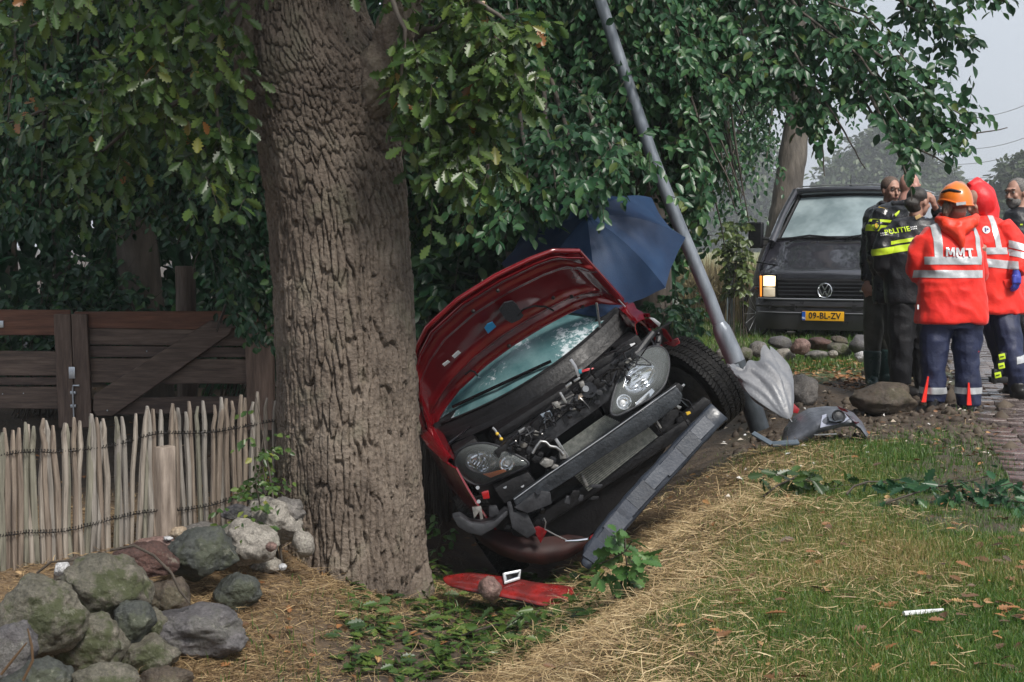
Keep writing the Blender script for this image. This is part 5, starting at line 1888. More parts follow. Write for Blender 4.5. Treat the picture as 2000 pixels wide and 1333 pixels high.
def _car():
    rng = random.Random(12)
    # ---- body sides
    def top_z(y):
        return float(np.interp(y, [.2, .45, .95, 1.3, 3.2, 3.55], [.80, .88, .975, .99, 1.02, .98]))
    def bot_z(y):
        for yc, r in ((.68, .36), (3.05, .36)):
            if abs(y - yc) < r:
                return .29 + math.sqrt(max(r * r - (y - yc) ** 2, 0)) * .98
        return .20 if y > .9 else .24
    def half_w(y):
        return float(np.interp(y, [.12, .25, .45, .7, 1.2, 3.0, 3.4, 3.6], [.64, .70, .755, .79, .82, .82, .77, .68]))
    for s, nm in ((-1, 'body_side'), (1, 'body_side')):
        def fn(u, v, s=s):
            y = (.22 if s < 0 else .60) + u * (3.58 - (.22 if s < 0 else .60))
            zb, zt = bot_z(y), top_z(y)
            z = zb + (zt - zb) * v
            bulge = .035 * math.sin(PI * min(max((z - .15) / .85, 0), 1))
            x = half_w(y) - .05 + bulge - (.055 * max(0, (z - .84) / .15) ** 2)
            if s > 0 and y < .9 and z > .6:                # crumpled wing
                x += .018 * noise.noise(Vector((y * 7, z * 9, 3))) - .01
            return Vector((s * x, y, z))
        grid_part(nm, fn, 96, 12, paint_m, car, .012)
    # ---- roof, pillars, glass
    def screen(u, v):                       # u across, v from base to roof
        x = (u * 2 - 1)
        yb = .66 + .34 * x * x
        yt = 1.52 + .10 * x * x
        zb = .915 + .045 * x * x
        zt = 1.40 - .05 * x * x
        w = .70 + (.53 - .70) * v
        y = yb + (yt - yb) * v
        z = zb + (zt - zb) * v + .035 * math.sin(PI * v) * (1 - .3 * x * x)
        return Vector((x * w, y, z))
    grid_part('windscreen', lambda u, v: screen(.02 + .96 * u, .02 + .96 * v), 28, 14, screen_m, car)
    def roof(u, v):
        x = u * 2 - 1
        y = 1.50 + v * 1.75
        w = .56 - .04 * v
        return Vector((x * w, y + .10 * x * x * (1 - v), 1.405 + .045 * math.sin(PI * (v * .8 + .1)) - .06 * x * x))
    grid_part('roof', roof, 16, 14, paint_m, car, .02)
    for s in (-1, 1):
        mb = MB().tube([(s * .735, .98, .955), (s * .66, 1.25, 1.16), (s * .575, 1.58, 1.36)], [.035, .032, .032], 8)
        mb.tube([(s * .565, 1.55, 1.365), (s * .55, 2.3, 1.40), (s * .52, 3.25, 1.36)], .03, 8)
        mb.tube([(s * .74, 3.42, .98), (s * .62, 3.34, 1.2), (s * .52, 3.22, 1.37)], [.07, .065, .05], 8)
        mb.tube([(s * .76, 2.05, .98), (s * .66, 2.08, 1.2), (s * .56, 2.1, 1.39)], [.04, .035, .03], 8)
        mb.build('pillar', paint_m, car, smooth=True)
        def sg(u, v, s=s):
            y = 1.1 + u * 2.25
            zt = float(np.interp(y, [1.1, 1.6, 3.1, 3.35], [1.08, 1.355, 1.37, 1.1]))
            z = .985 + (zt - .985) * v
            return Vector((s * (.765 - .46 * (z - .985)), y, z))
        grid_part('side_window', sg, 20, 5, side_glass_m, car)
    grid_part('tailgate', lambda u, v: Vector(((u * 2 - 1) * (.70 - .15 * max(v - .6, 0) / .4), 3.62 - .30 * max(v - .5, 0) / .5 - .10 * (u * 2 - 1) ** 2, .3 + 1.08 * v)), 14, 14, paint_m, car, .015)
    MB().box((0, 2.0, .24), (1.44, 2.9, .08)).build('floor_pan', black_m, car)
    MB().box((0, 1.9, .62), (1.30, 1.2, .5)).box((0, 1.25, .86), (1.30, .3, .18)).box((-.35, 2.05, 1.0), (.42, .14, .5)).box((.35, 2.05, 1.0), (.42, .14, .5)).build('cabin', black_m, car, bevel=.03)
    # ---- door mirrors
    for s in (-1, 1):
        MB().ball((s * .93, 1.22, 1.04), (.10, .06, .075), 14, 10).tube([(s * .80, 1.2, 1.0), (s * .88, 1.21, 1.02)], .025, 8).build('mirror', paint_m, car, smooth=True, angle=80)
    # ---- engine bay
    mb = MB()
    for s in (-1, 1):
        mb.box((s * .57, .72, .60), (.16, .40, .5))
    mb.box((0, .95, .72), (1.36, .06, .56)).box((0, .55, .30), (1.2, .8, .08))
    mb.build('inner_wing', black_m, car, bevel=.02)
    mb = MB()
    mb.box((-.1, .58, .60), (.62, .42, .40)).box((.36, .64, .66), (.26, .36, .30))
    mb.box((-.12, .5, .815), (.50, .30, .06))
    mb.build('engine_block', black_m, car, bevel=.025)
    # cowl: the black tray below the windscreen, ribbed
    def cowl(u, v):
        x = (u * 2 - 1)
        yb = .66 + .34 * x * x
        y = yb - .015 - v * (.14 - .02 * x * x)
        z = .922 + .04 * x * x - .10 * v - .035 * (1 - abs(2 * v - 1)) + .012 * math.sin(v * 26)
        return Vector((x * .72, y, z))
    grid_part('cowl_panel', cowl, 30, 24, black_m, car, .006, angle=30)
    mb = MB()
    mb.tube([screen(t, .02) + Vector((0, -.022, .012)) for t in np.linspace(.03, .97, 22)], .011, 6)
    mb.build('screen_seal', black_m, car, smooth=True)
    # wipers
    a, b = CL(872, 870, .80), CL(932, 822, .78)
    MB().tube([a + Vector((0, -.03, 0)), b + Vector((0, -.03, 0))], [.012, .010], 6).build('wiper', black_gloss_m, car, smooth=True)
    MB().tube([screen(.60, .05) + Vector((0, -.03, .02)), screen(.35, .12) + Vector((0, -.03, .015)), screen(.12, .14) + Vector((0, -.03, .01))], .011, 6).build('wiper', black_gloss_m, car, smooth=True)
    # stay rod, and a thin chromed edge by the hinge
    MB().tube([CL(1165, 592, .75), CL(1172, 640, .80)], .0075, 6).build('bonnet_stay', steel_m, car, smooth=True)
    MB().tube([CL(1196, 573, .85), CL(1221, 600, .88)], .005, 6).build('hinge_rod', steel_m, car, smooth=True)
    for s in (-1, 1):
        def wt(u, v, s=s):
            y0 = .34 if s < 0 else .58
            y = y0 + (1.0 - y0) * u
            xo = half_w(y) - .05 + .02
            z = top_z(y) + .012 * math.sin(PI * v)
            x = xo + (.655 - xo) * v
            if s > 0:
                x += .014 * noise.noise(Vector((y * 8, v * 3, 1)))
                z += .02 * noise.noise(Vector((y * 6, v * 2, 7))) - .01
            return Vector((s * x, y, z - .05 * max(0, v - .8) * 5))
        grid_part('wing_top', wt, 24, 8, paint_m, car, .006)
    # torn wing flange at the right
    mb = MB()
    for pl, y0 in (([(1248, 612), (1262, 610), (1264, 618), (1250, 620)], .72), ([(1253, 625), (1266, 622), (1280, 636), (1274, 642), (1258, 640)], .58), ([(1286, 640), (1292, 640), (1306, 660), (1302, 666), (1290, 654)], .46), ([(1296, 672), (1308, 662), (1318, 658), (1322, 668), (1310, 676)], .36)):
        mb.prism([tuple(CL(x, y, y0))[::2] for x, y in pl], lambda a, b, d: Vector((a, d + .12 * math.sin(a * 30), b)), y0, y0 + .03)
    mb.build('wing_flange', paint_in_m, car, bevel=.004)
    mb = MB()
    for pl, y0 in (([(1268, 620), (1278, 622), (1291, 632), (1288, 640), (1272, 630)], .60),):
        mb.prism([tuple(CL(x, y, y0))[::2] for x, y in pl], lambda a, b, d: Vector((a, d, b)), y0, y0 + .03)
    mb.build('torn_bracket', steel_m, car, bevel=.004)
    mb = MB().tube([CL(1276, 650, .42), CL(1262, 668, .40), CL(1245, 690, .36), CL(1222, 700, .34)], [.02, .022, .018, .014], 8)
    mb.tube([CL(1290, 655, .40), CL(1284, 672, .38), CL(1282, 690, .3)], .02, 8)
    mb.build('wing_bracket', grey_pl_m, car, smooth=True)
    mb = MB()
    for x, y in ((1286, 652), (1285, 668)):
        mb.ball(CL(x, y, .36), .012, 8, 6)
    mb.build('bolt', black_gloss_m, car, smooth=True)

    # ---- headlights
    def headlight(out, refl, lamp, s, extra):
        y0, k = -.14, .62
        pl = smooth_loop([CL(x, y, y0, k, s) for x, y in out], 44)
        c = sum(pl, Vector()) / len(pl)
        nv = Vector((s * .45, -.9, .15)).normalized()
        # bowl
        bowl = dome([p - nv * .0 for p in pl], .11, 5, -nv).build('headlight', black_m, car, smooth=True, angle=70)
        rim = MB().tube(pl + [pl[0]], .008, 6, cap=False).build('headlight_rim', grey_pl_m, bowl, smooth=True, angle=80)
        dome([c + (p - c) * .985 + nv * .004 for p in pl], .045, 6, nv).build('lens', lens_m, bowl, smooth=True, angle=80)
        (rx, ry, ra, rb, rot), (lx, ly, lr) = refl, lamp
        def ell(x, y, a, b, t, n=28):
            return [CL(x + a * math.cos(q) * math.cos(t) - b * math.sin(q) * math.sin(t), y + a * math.cos(q) * math.sin(t) + b * math.sin(q) * math.cos(t), y0 + .012, k, s) for q in [2 * PI * i / n for i in range(n)]]
        dome(ell(rx, ry, ra, rb, rot), .07, 6, -nv).build('reflector', refl_m, bowl, smooth=True)
        MB().tube(ell(rx, ry, ra * 1.04, rb * 1.06, rot) + ell(rx, ry, ra * 1.04, rb * 1.06, rot)[:1], .007, 6, cap=False).build('reflector_rim', grey_pl_m, bowl, smooth=True)
        e = ell(lx, ly, lr, lr, 0)
        dome(e, .035, 5, -nv).build('lamp_bowl', refl_m, bowl, smooth=True)
        MB().tube(e + e[:1], .006, 6, cap=False).build('lamp_rim', chrome_m, bowl, smooth=True)
        MB().ball(sum(e, Vector()) / len(e) - nv * .012, .017, 10, 8).build('bulb', white_m, bowl, smooth=True)
        mb = MB()                                    # moulded flutes of the reflector
        for i in range(9):
            f = (i - 4) / 4.6
            a_, b_ = rb * .8 * math.sqrt(max(0, 1 - f * f)), f * ra
            if s < 0:
                p, q = (rx + b_ - 6, ry + a_ * .95), (rx + b_ + 3, ry + a_ * .12)
            else:
                p, q = (rx + b_ * .5 - 12, ry + b_ * .75 + 6), (rx + b_ * .5 + 10, ry + b_ * .75 - 8)
            mb.tube([CL(*p, y0 + .03, k, s) - nv * .012, CL(*q, y0 + .03, k, s) - nv * .03], .006, 5)
        mb.build('reflector_flute', refl_m, bowl, smooth=True)
        return bowl, nv
    hl, nv = headlight([(1193, 806), (1197, 775), (1207, 745), (1222, 718), (1243, 694), (1268, 680), (1290, 678), (1303, 690), (1307, 712), (1303, 737), (1294, 757), (1274, 776), (1250, 790), (1222, 805), (1204, 812)],
                       (1250, 738, 36, 25, -.75), (1218, 786, 13.5), 1, None)
    mb = MB()
    for k in range(4):
        pts = [CL(1283 + k * 6, 705 + k * 3, -.10, .62), CL(1287 + k * 5, 725 + k * 2, -.10, .62), CL(1281 + k * 5, 746, -.10, .62), CL(1268 + k * 5, 762 - k * 2, -.10, .62)]
        mb.tube(pts, .012, 6)
    mb.build('side_louvre', black_m, hl, smooth=True)
    MB().prism([tuple(CL(x, y, .03, .2))[::2] for x, y in ((1240, 787), (1276, 760), (1282, 766), (1270, 780), (1242, 794))], lambda a, b, d: Vector((a, d + .62 * a - .13, b)), -.015, .0).build('indicator', refl_m, hl, bevel=.003)
    hl2, nv2 = headlight([(889, 905), (893, 887), (910, 873), (940, 866), (970, 871), (1002, 886), (1032, 904), (1022, 915), (1000, 925), (975, 936), (950, 946), (928, 947), (908, 936), (895, 921)],
                         (941, 901, 30, 22, .1), (990, 905, 14), -1, None)
    MB().prism([tuple(CL(x, y, .1))[::2] for x, y in ((945, 932), (985, 918), (990, 922), (960, 938))], lambda a, b, d: Vector((a, d - .62 * a - .15, b)), -.01, .01).build('indicator', mat('amber_lens_mat', (.35, .10, .03), .2), hl2, bevel=.003)

    # ---- crash beam, radiators, carrier
    def plate(name, px, y0, th, m, bev=.006, slope=0.0):
        pts = [CL(x, y, y0, slope) for x, y in px]
        return MB().prism([(p.x, p.z) for p in pts], lambda a, b, d: Vector((a, d + slope * a, b)), y0, y0 + th).build(name, m, car, bevel=bev)
    plate('crash_beam', [(1003, 978), (1090, 915), (1180, 855), (1260, 800), (1322, 756), (1334, 772), (1330, 788), (1262, 840), (1180, 892), (1092, 950), (1030, 988), (1010, 992)], .02, .10, mat('beam_mat', (.014, .017, .021), .45, col2=(.036, .042, .050), scale=10, bump=.4, bscale=70, rvar=.12), .01)
    plate('beam_end_plate', [(1004, 992), (1050, 958), (1075, 962), (1078, 985), (1030, 1004)], .0, .02, grey_pl_m)
    MB().tube([CL(1051, 961, -.012), CL(1051, 961, .0)], .016, 10).build('tow_eye', black_gloss_m, car, smooth=True)
    MB().tube([CL(1004, 976, .012), CL(1070, 928, .012), CL(1180, 853, .012), CL(1320, 754, .012)], .004, 5).build('beam_edge', steel_m, car, smooth=True)
    plate('radiator', [(1070, 905), (1190, 812), (1215, 800), (1300, 800), (1286, 842), (1150, 952), (1128, 945), (1060, 960)], .15, .05, black_m)
    mb = MB()
    for k in range(11):                      # upper core
        f = k / 10
        a, b = CL(1097 + 15 * f, 873 + 25 * f, .14), CL(1183 + 34 * f, 812 + 16 * f, .14)
        mb.bar(a, b, .0042, .008)
    for k in range(12):                      # lower core
        f = k / 11
        a, b = CL(1118 + 30 * f, 925 + 34 * f, .13), CL(1262 + 22 * f, 830 + 22 * f, .13)
        mb.bar(a, b, .0032, .008)
    tag(mb.build('radiator_fins', mat('fin_mat', (.16, .17, .16), .4, .7, col2=(.32, .33, .30), scale=40), car), kind='stuff')
    plate('radiator_end_tank', [(1082, 858), (1088, 856), (1112, 893), (1106, 897)], .10, .03, steel_m, .003)
    plate('radiator_clip', [(1134, 930), (1140, 928), (1150, 949), (1144, 951)], .10, .03, alu_m, .003)
    plate('stone_guard', [(1276, 815), (1280, 814), (1293, 836), (1290, 838)], .06, .02, alu_m, .002)
    # lock carrier with its clutter
    mb = MB()
    cpts = [CL(x, y, .12) for x, y in ((968, 888), (1000, 866), (1040, 836), (1085, 798), (1120, 768), (1160, 738), (1200, 712), (1240, 690))]
    for a, b in zip(cpts[:-1], cpts[1:]):
        mb.bar(a, b, .08, .055, (0, 0, 1))
    mb.build('lock_carrier', black_m, car, bevel=.012)
    plate('carrier_cover', [(1040, 862), (1070, 835), (1115, 800), (1160, 770), (1195, 742), (1205, 758), (1190, 782), (1150, 812), (1112, 838), (1075, 865), (1050, 880)], .085, .03, grey_pl_m, .01)
    plate('carrier_cover', [(985, 865), (1032, 832), (1050, 840), (1040, 862), (1010, 885), (990, 884)], .08, .05, black_m, .01)
    plate('air_duct', [(1152, 716), (1175, 700), (1200, 688), (1215, 694), (1208, 712), (1182, 730), (1160, 738)], .12, .05, black_m, .012)
    plate('duct_plate', [(1160, 735), (1196, 712), (1204, 722), (1170, 748)], .09, .03, grey_pl_m, .008)
    plate('bonnet_lock', [(1086, 790), (1098, 782), (1110, 776), (1122, 770), (1124, 786), (1110, 800), (1098, 802), (1090, 798)], .055, .05, alu_m, .008)
    plate('bonnet_lock_lever', [(1092, 768), (1096, 766), (1108, 786), (1104, 790)], .04, .02, steel_m, .003)
    plate('lock_tab', [(1078, 788), (1090, 784), (1094, 796), (1082, 800)], .05, .03, alu_m, .004)
    plate('torn_plastic', [(1055, 810), (1074, 802), (1080, 812), (1062, 828), (1062, 818)], .06, .012, mat('pale_plastic_mat', (.20, .24, .29), .45), .002)
    plate('lock_tab', [(1012, 842), (1026, 834), (1028, 838), (1016, 850)], .07, .02, steel_m, .003)
    plate('lock_tab', [(1104, 754), (1116, 746), (1118, 750), (1106, 760)], .07, .02, steel_m, .003)
    plate('lock_tab', [(1120, 744), (1132, 736), (1134, 740), (1122, 748)], .06, .02, steel_m, .003)
    MB().tube([CL(1150, 762, .04), CL(1150, 762, .12)], .045, 16).build('horn', black_gloss_m, car, smooth=True)
    MB().tube([CL(1144, 760, .03), CL(1144, 760, .06)], .018, 12).build('horn_cap', steel_m, car, smooth=True)
    plate('connector', [(1131, 748), (1140, 744), (1143, 755), (1134, 758)], .04, .03, alu_m, .004)
    plate('connector', [(1126, 776), (1136, 768), (1140, 774), (1130, 782)], .045, .03, mat('beige_plastic_mat', (.42, .34, .27), .5), .004)
    plate('bracket_arm', [(1112, 704), (1117, 701), (1126, 714), (1133, 734), (1128, 737), (1120, 716)], .06, .012, mat('zinc_arm_mat', (.38, .39, .42), .4, .6), .002)
    plate('connector', [(1130, 723), (1136, 722), (1137, 730), (1131, 730)], .055, .02, mat('teal_plastic_mat', (.02, .20, .28), .4), .003)
    for off in (0, 2):
        MB().tube([CL(1136, 725 + off, .06), CL(1148, 721 + off * 1.4, .05), CL(1159, 720, .06)], .0042, 5).build('wire', mat('red_wire_mat', (.5, .03, .04), .4), car, smooth=True)
    for x, y, w, h in ((1213, 700, 10, 9), (1226, 690, 12, 9), (1200, 708, 8, 8), (1222, 676, 8, 5), (1240, 680, 7, 8), (1210, 686, 7, 6)):
        plate('connector', [(x - w, y + h * .4), (x + w * .6, y - h), (x + w, y - h * .2), (x - w * .4, y + h)], .07, .05, rng.choice([black_m, grey_pl_m]), .005)
    plate('label_tag', [(1230, 673), (1240, 670), (1243, 676), (1233, 678)], .09, .006, white_m, 0)
    mb = MB()
    for a in ([(1218, 690), (1224, 704), (1234, 700), (1236, 686)], [(1205, 700), (1212, 690), (1226, 684), (1244, 672)], [(1150, 735), (1156, 712), (1180, 692), (1205, 684)], [(1120, 790), (1124, 796), (1132, 800), (1148, 794), (1156, 776)],
              [(1165, 742), (1190, 722), (1210, 720), (1222, 724)], [(1002, 884), (1000, 856), (1012, 846)]):
        mb2 = MB().tube([CL(x, y, .05) for x, y in a], .0055, 6)
        mb2.build('hose', black_gloss_m, car, smooth=True)
    MB().tube([CL(1040, 886, .02), CL(1048, 872, .02), CL(1056, 862, .02), CL(1066, 864, .02), CL(1074, 872, .02), CL(1086, 874, .02), CL(1094, 880, .03), CL(1100, 888, .03)], .0085, 8).build('coolant_pipe', steel_m, car, smooth=True, angle=80)
    plate('pipe_bracket', [(1092, 884), (1104, 882), (1106, 896), (1094, 898)], .03, .02, alu_m, .003)
    for x, y, w, h, m in ((1034, 880, 8, 9, grey_pl_m), (1022, 868, 10, 9, alu_m), (1048, 898, 12, 8, black_m), (1068, 905, 14, 10, alu_m), (1056, 888, 7, 6, black_m), (1012, 880, 8, 6, black_m), (1080, 900, 8, 7, grey_pl_m), (1028, 896, 9, 8, black_m), (1046, 852, 9, 7, grey_pl_m), (1084, 912, 8, 5, alu_m), (1008, 900, 6, 5, grey_pl_m)):
        y0 = rng.uniform(.04, .09)
        plate('engine_fitting', [(x - w, y + rng.uniform(-2, 4)), (x - w * .3, y - h), (x + w, y - h * .5), (x + w * .8, y + h * .6), (x - w * .2, y + h)], y0, .05, m, .008)
    # loose ends: torn plastic, plugs and cables between lamps and carrier
    r5 = random.Random(77)
    for k in range(46):
        f = r5.random()
        x, y = 990 + 250 * f + r5.uniform(-16, 16), 885 - 190 * f + r5.uniform(-14, 30)
        w, h = r5.uniform(3, 9), r5.uniform(2, 7)
        a = r5.uniform(-1.1, .3)
        ca, sa = math.cos(a), math.sin(a)
        pl = [(x + u * ca - v * sa, y + u * sa + v * ca) for u, v in ((-w, -h * .4), (-w * .2, -h), (w, -h * .5), (w * r5.uniform(.5, 1), h), (-w * .6, h * .8))]
        plate('torn_fragment', pl, r5.uniform(.03, .09), r5.uniform(.01, .05), r5.choice([black_m, black_m, grey_pl_m, grey_pl_m, alu_m, black_gloss_m]), .003)
    for k in range(22):
        f = r5.random()
        x, y = 985 + 260 * f, 880 - 190 * f
        pts = [CL(x + i * r5.uniform(4, 14), y - i * r5.uniform(-2, 9) + r5.uniform(-8, 14), r5.uniform(.02, .07)) for i in range(5)]
        MB().tube(smooth_loop(pts, 20)[:16], r5.uniform(.003, .006), 5).build('cable', r5.choice([black_gloss_m, black_m, grey_pl_m]), car, smooth=True)
    for k in range(14):
        x, y = r5.uniform(990, 1180), 0
        y = 1010 - (x - 990) * .35 + r5.uniform(-12, 34)
        w, h = r5.uniform(5, 16), r5.uniform(3, 9)
        plate('torn_fragment', [(x - w, y + h * .6), (x - w * .3, y - h), (x + w, y - h * .8), (x + w * .7, y + h)], r5.uniform(.03, .10), .02, r5.choice([black_m, grey_pl_m, black_gloss_m]), .003)
    for (a, b), m in (((968, 840), yellow_m), ((976, 850), yellow_m)):
        MB().tube([CL(a - 6, b - 4, .2), CL(a, b + 2, .19), CL(a + 2, b + 7, .18)], .007, 6).build('wire_plug', steel_m, car, smooth=True)
        MB().ball(CL(a + 3, b + 8, .17), .011, 8, 6).build('plug_tip', m, car, smooth=True)
    # lower left corner: remains of the bumper
    plate('bumper_remnant', [(884, 1012), (900, 1008), (920, 1022), (944, 1024), (966, 1018), (990, 996), (996, 1002), (970, 1030), (940, 1048), (915, 1042), (895, 1030)], .03, .14, grey_pl_m, .012)
    plate('bumper_tab', [(922, 992), (940, 990), (944, 1014), (938, 1016), (936, 1000), (926, 1014)], .06, .03, alu_m, .003)
    plate('bumper_tab', [(955, 990), (970, 988), (976, 1002), (962, 1012), (955, 1010)], .06, .04, grey_pl_m, .008)
    plate('side_member', [(965, 955), (1000, 935), (1032, 922), (1050, 945), (1010, 975), (985, 985)], .10, .12, black_m, .01)
    for x, y in ((986, 951), (1020, 949), (933, 953), (935, 980)):
        MB().tube([CL(x, y, .10), CL(x, y, .125)], .011, 10).build('bolt', steel_m, car, smooth=True)
    plate('red_fixing', [(940, 962), (954, 958), (957, 974), (944, 976)], .08, .02, red_lens_m, .005)
    plate('hanging_guard', [(990, 982), (998, 980), (1004, 1000), (1030, 1002), (1048, 1040), (1030, 1052), (1000, 1032)], .02, .02, grey_pl_m, .006)
    plate('hanging_guard', [(1040, 1032), (1052, 1028), (1070, 1036), (1056, 1062)], .03, .015, paint_in_m, .004)
    # undertray and lower bumper skin
    plate('under_tray', [(940, 1030), (1010, 975), (1100, 945), (1290, 800), (1330, 800), (1300, 880), (1210, 1000), (1140, 1060), (1060, 1070), (985, 1060)], .22, .04, black_m, .01)
    def lip(u, v):
        a = [(918, 1035), (940, 1062), (975, 1084), (1015, 1098), (1060, 1104), (1105, 1094), (1150, 1068), (1192, 1036)]
        xs, ys = [p[0] for p in a], [p[1] for p in a]
        t = u * (len(a) - 1)
        px, py = float(np.interp(t, range(len(a)), xs)), float(np.interp(t, range(len(a)), ys))
        p = CL(px, py - v * 46 * math.sin(PI * (u * .8 + .1)) - 4 * v, .10 + .28 * (2 * u - 1) ** 2)
        return p + Vector((0, .06 * v - .05 * math.sin(PI * v), 0))
    grid_part('lower_bumper_skin', lip, 40, 8, mat('shaded_red_mat', (.014, .004, .004), .6, col2=(.035, .010, .008), scale=7, spec=.3), car, .01)  # deep shade on the lower lip is painted into this red
    MB().tube([CL(x, y, .0) for x, y in ((1062, 1012), (1066, 1020), (1064, 1034), (1086, 1046), (1108, 1056))], .004, 6).build('trim_wire', steel_m, car, smooth=True)
    MB().tube([CL(x, y, -.01) for x, y in ((1104, 1057), (1128, 1056), (1150, 1053), (1176, 1048), (1194, 1036), (1202, 1020))], [.006, .010, .011, .010, .010, .005], 8).build('chrome_strip', chrome_m, car, smooth=True)
    e = [CL(1168 + 19 * math.cos(t) * .95 + 6 * math.sin(t) * .3, 1046 + 8 * math.sin(t) - 8 * math.cos(t), -.03) for t in [2 * PI * i / 24 for i in range(24)]]
    dome(e, .02, 4).build('reflex_lens', red_lens_m, car, smooth=True)
    MB().tube(e + e[:1], .006, 6, cap=False).build('reflex_rim', chrome_m, car, smooth=True)
    MB().tube([CL(1290, 785, .05), CL(1318, 768, .05), CL(1336, 752, .1)], .008, 6).build('trim_strip', steel_m, car, smooth=True)
    plate('wing_support', [(1300, 768), (1325, 748), (1336, 756), (1330, 772), (1308, 786)], .05, .06, black_m, .008)
    plate('reflector_chip', [(1306, 768), (1316, 760), (1320, 766), (1310, 775)], .04, .01, white_m, .002)
    plate('reflector_chip', [(1318, 790), (1332, 795), (1328, 800), (1316, 796)], .06, .02, steel_m, .002)
    plate('yellow_clip', [(1340, 806), (1348, 804), (1350, 808), (1342, 812)], .06, .02, yellow_m, .002)
    for a in ([(1316, 790), (1330, 806), (1344, 830), (1350, 850)], [(1330, 778), (1346, 784), (1354, 800)], [(1270, 800), (1280, 830), (1295, 850)]):
        MB().tube([CL(x, y, .05) for x, y in a], .004, 5).build('wire', black_gloss_m, car, smooth=True)
    plate('control_arm', [(1320, 820), (1375, 775), (1388, 782), (1392, 796), (1345, 835), (1328, 842)], .18, .06, black_m, .015)

    # ---- bonnet, swung up
    ph = math.radians(45)
    HO, VD = Vector((0, .98, .97)), Vector((0, -math.cos(ph), math.sin(ph)))
    ND = Vector((1, 0, 0)).cross(VD)
    if ND.y > 0:
        ND = -ND                                   # faces the camera: underside
    rear = [(-.735, -.03), (-.62, .055), (-.42, .150), (-.2, .195), (0, .212), (.22, .212), (.45, .195), (.60, .15), (.735, .035)]
    front = [(-.66, .33), (-.585, .56), (-.50, .665), (-.38, .765), (-.14, .825), (.12, .825), (.34, .795), (.48, .765), (.615, .655)]
    def bon(u, s):
        i = u * 8
        r = Vector((float(np.interp(i, range(9), [p[0] for p in rear])), float(np.interp(i, range(9), [p[1] for p in rear]))))
        f = Vector((float(np.interp(i, range(9), [p[0] for p in front])), float(np.interp(i, range(9), [p[1] for p in front]))))
        return r.lerp(f, s)
    def relief(u, s):
        e = min(u, 1 - u) * 1.25
        rim = 1 - float(smoothstep(.03, .11, np.array(min(s + .02, 1 - s, e))))
        h = .030 * rim
        h += .034 * math.exp(-((s - .26) / .05) ** 2) * float(smoothstep(.06, .16, np.array(min(u, 1 - u))))
        h += .016 * float(smoothstep(.70, .76, np.array(s))) * (1 - float(smoothstep(.80, .87, np.array(s))))
        h += .02 * (1 - float(smoothstep(.10, .22, np.array(e))))
        return h
    def skin(u, s):
        p = bon(u, s)
        crown = .05 * math.sin(PI * u) * (1 - .2 * s)
        return HO + Vector((p.x, 0, 0)) + VD * p.y - ND * (crown + .035)
    def under(u, s):
        p = bon(u, .012 + .976 * s)
        crown = .05 * math.sin(PI * u) * (1 - .2 * s)
        return HO + Vector((p.x, 0, 0)) + VD * p.y - ND * (crown + .012 - relief(u, s))
    bo = grid_part('bonnet', skin, 48, 24, paint_m, car, .006)
    # front edge folded over
    edge = [skin(i / 40, 1.0) + ND * .012 for i in range(41)]
    edge2 = [skin(0, s / 10) + ND * .012 for s in range(11)]
    edge3 = [skin(1, s / 10) + ND * .012 for s in range(11)]
    MB().tube(edge, .016, 8).tube(edge2, .013, 8).tube(edge3, .013, 8).build('bonnet_edge', paint_m, bo, smooth=True, angle=80)
    grid_part('inner_panel', under, 96, 80, paint_in_m, bo, .004, angle=60)
    def on_panel(px, py, lift):
        o, d = local_ray(px, py, CAR_T, CAR_RI)
        p0 = HO - ND * .030
        t = (p0 - o).dot(ND) / d.dot(ND)
        return o + d * t + ND * lift
    def sticker(name, px, m, lift=.010, th=.004):
        a = [on_panel(x, y, lift) for x, y in px]
        n = len(a)
        MB().add(a + [p + ND * th for p in a], [tuple(range(n)), tuple(reversed(range(n, 2 * n)))] + [((k + 1) % n, k, n + k, n + (k + 1) % n) for k in range(n)]).build(name, m, bo)
    sticker('sound_pad', [(972, 602), (982, 588), (998, 584), (1006, 590), (1019, 612), (1012, 620), (996, 627), (984, 620)], mat('foam_pad_mat', (.012, .013, .018), .9, bump=.9, bscale=160, col2=(.03, .032, .04), scale=90), .012, .012)
    sticker('blue_sticker', [(944, 638), (950, 630), (960, 626), (967, 635), (951, 649)], blue_pl_m, .012)
    sticker('white_sticker', [(881, 693), (893, 682), (898, 686), (886, 697)], white_m, .012)
    sticker('white_sticker', [(862, 709), (873, 701), (877, 704), (866, 713)], white_m, .012)
    for pl in ([(1008, 612), (1020, 600), (1040, 594), (1062, 595), (1078, 603)], [(905, 728), (916, 720), (924, 722), (930, 730)]):
        MB().tube([on_panel(x, y, .02) for x, y in pl], .006, 6).build('cable', black_gloss_m, bo, smooth=True)
    mb = MB()
    for x, y in ((968, 562), (920, 602), (1112, 574), (1134, 594), (990, 670), (1076, 576)):
        mb2 = MB().ball(on_panel(x, y, .03), .012, 8, 6)
        mb2.build('buffer', black_m, bo, smooth=True)

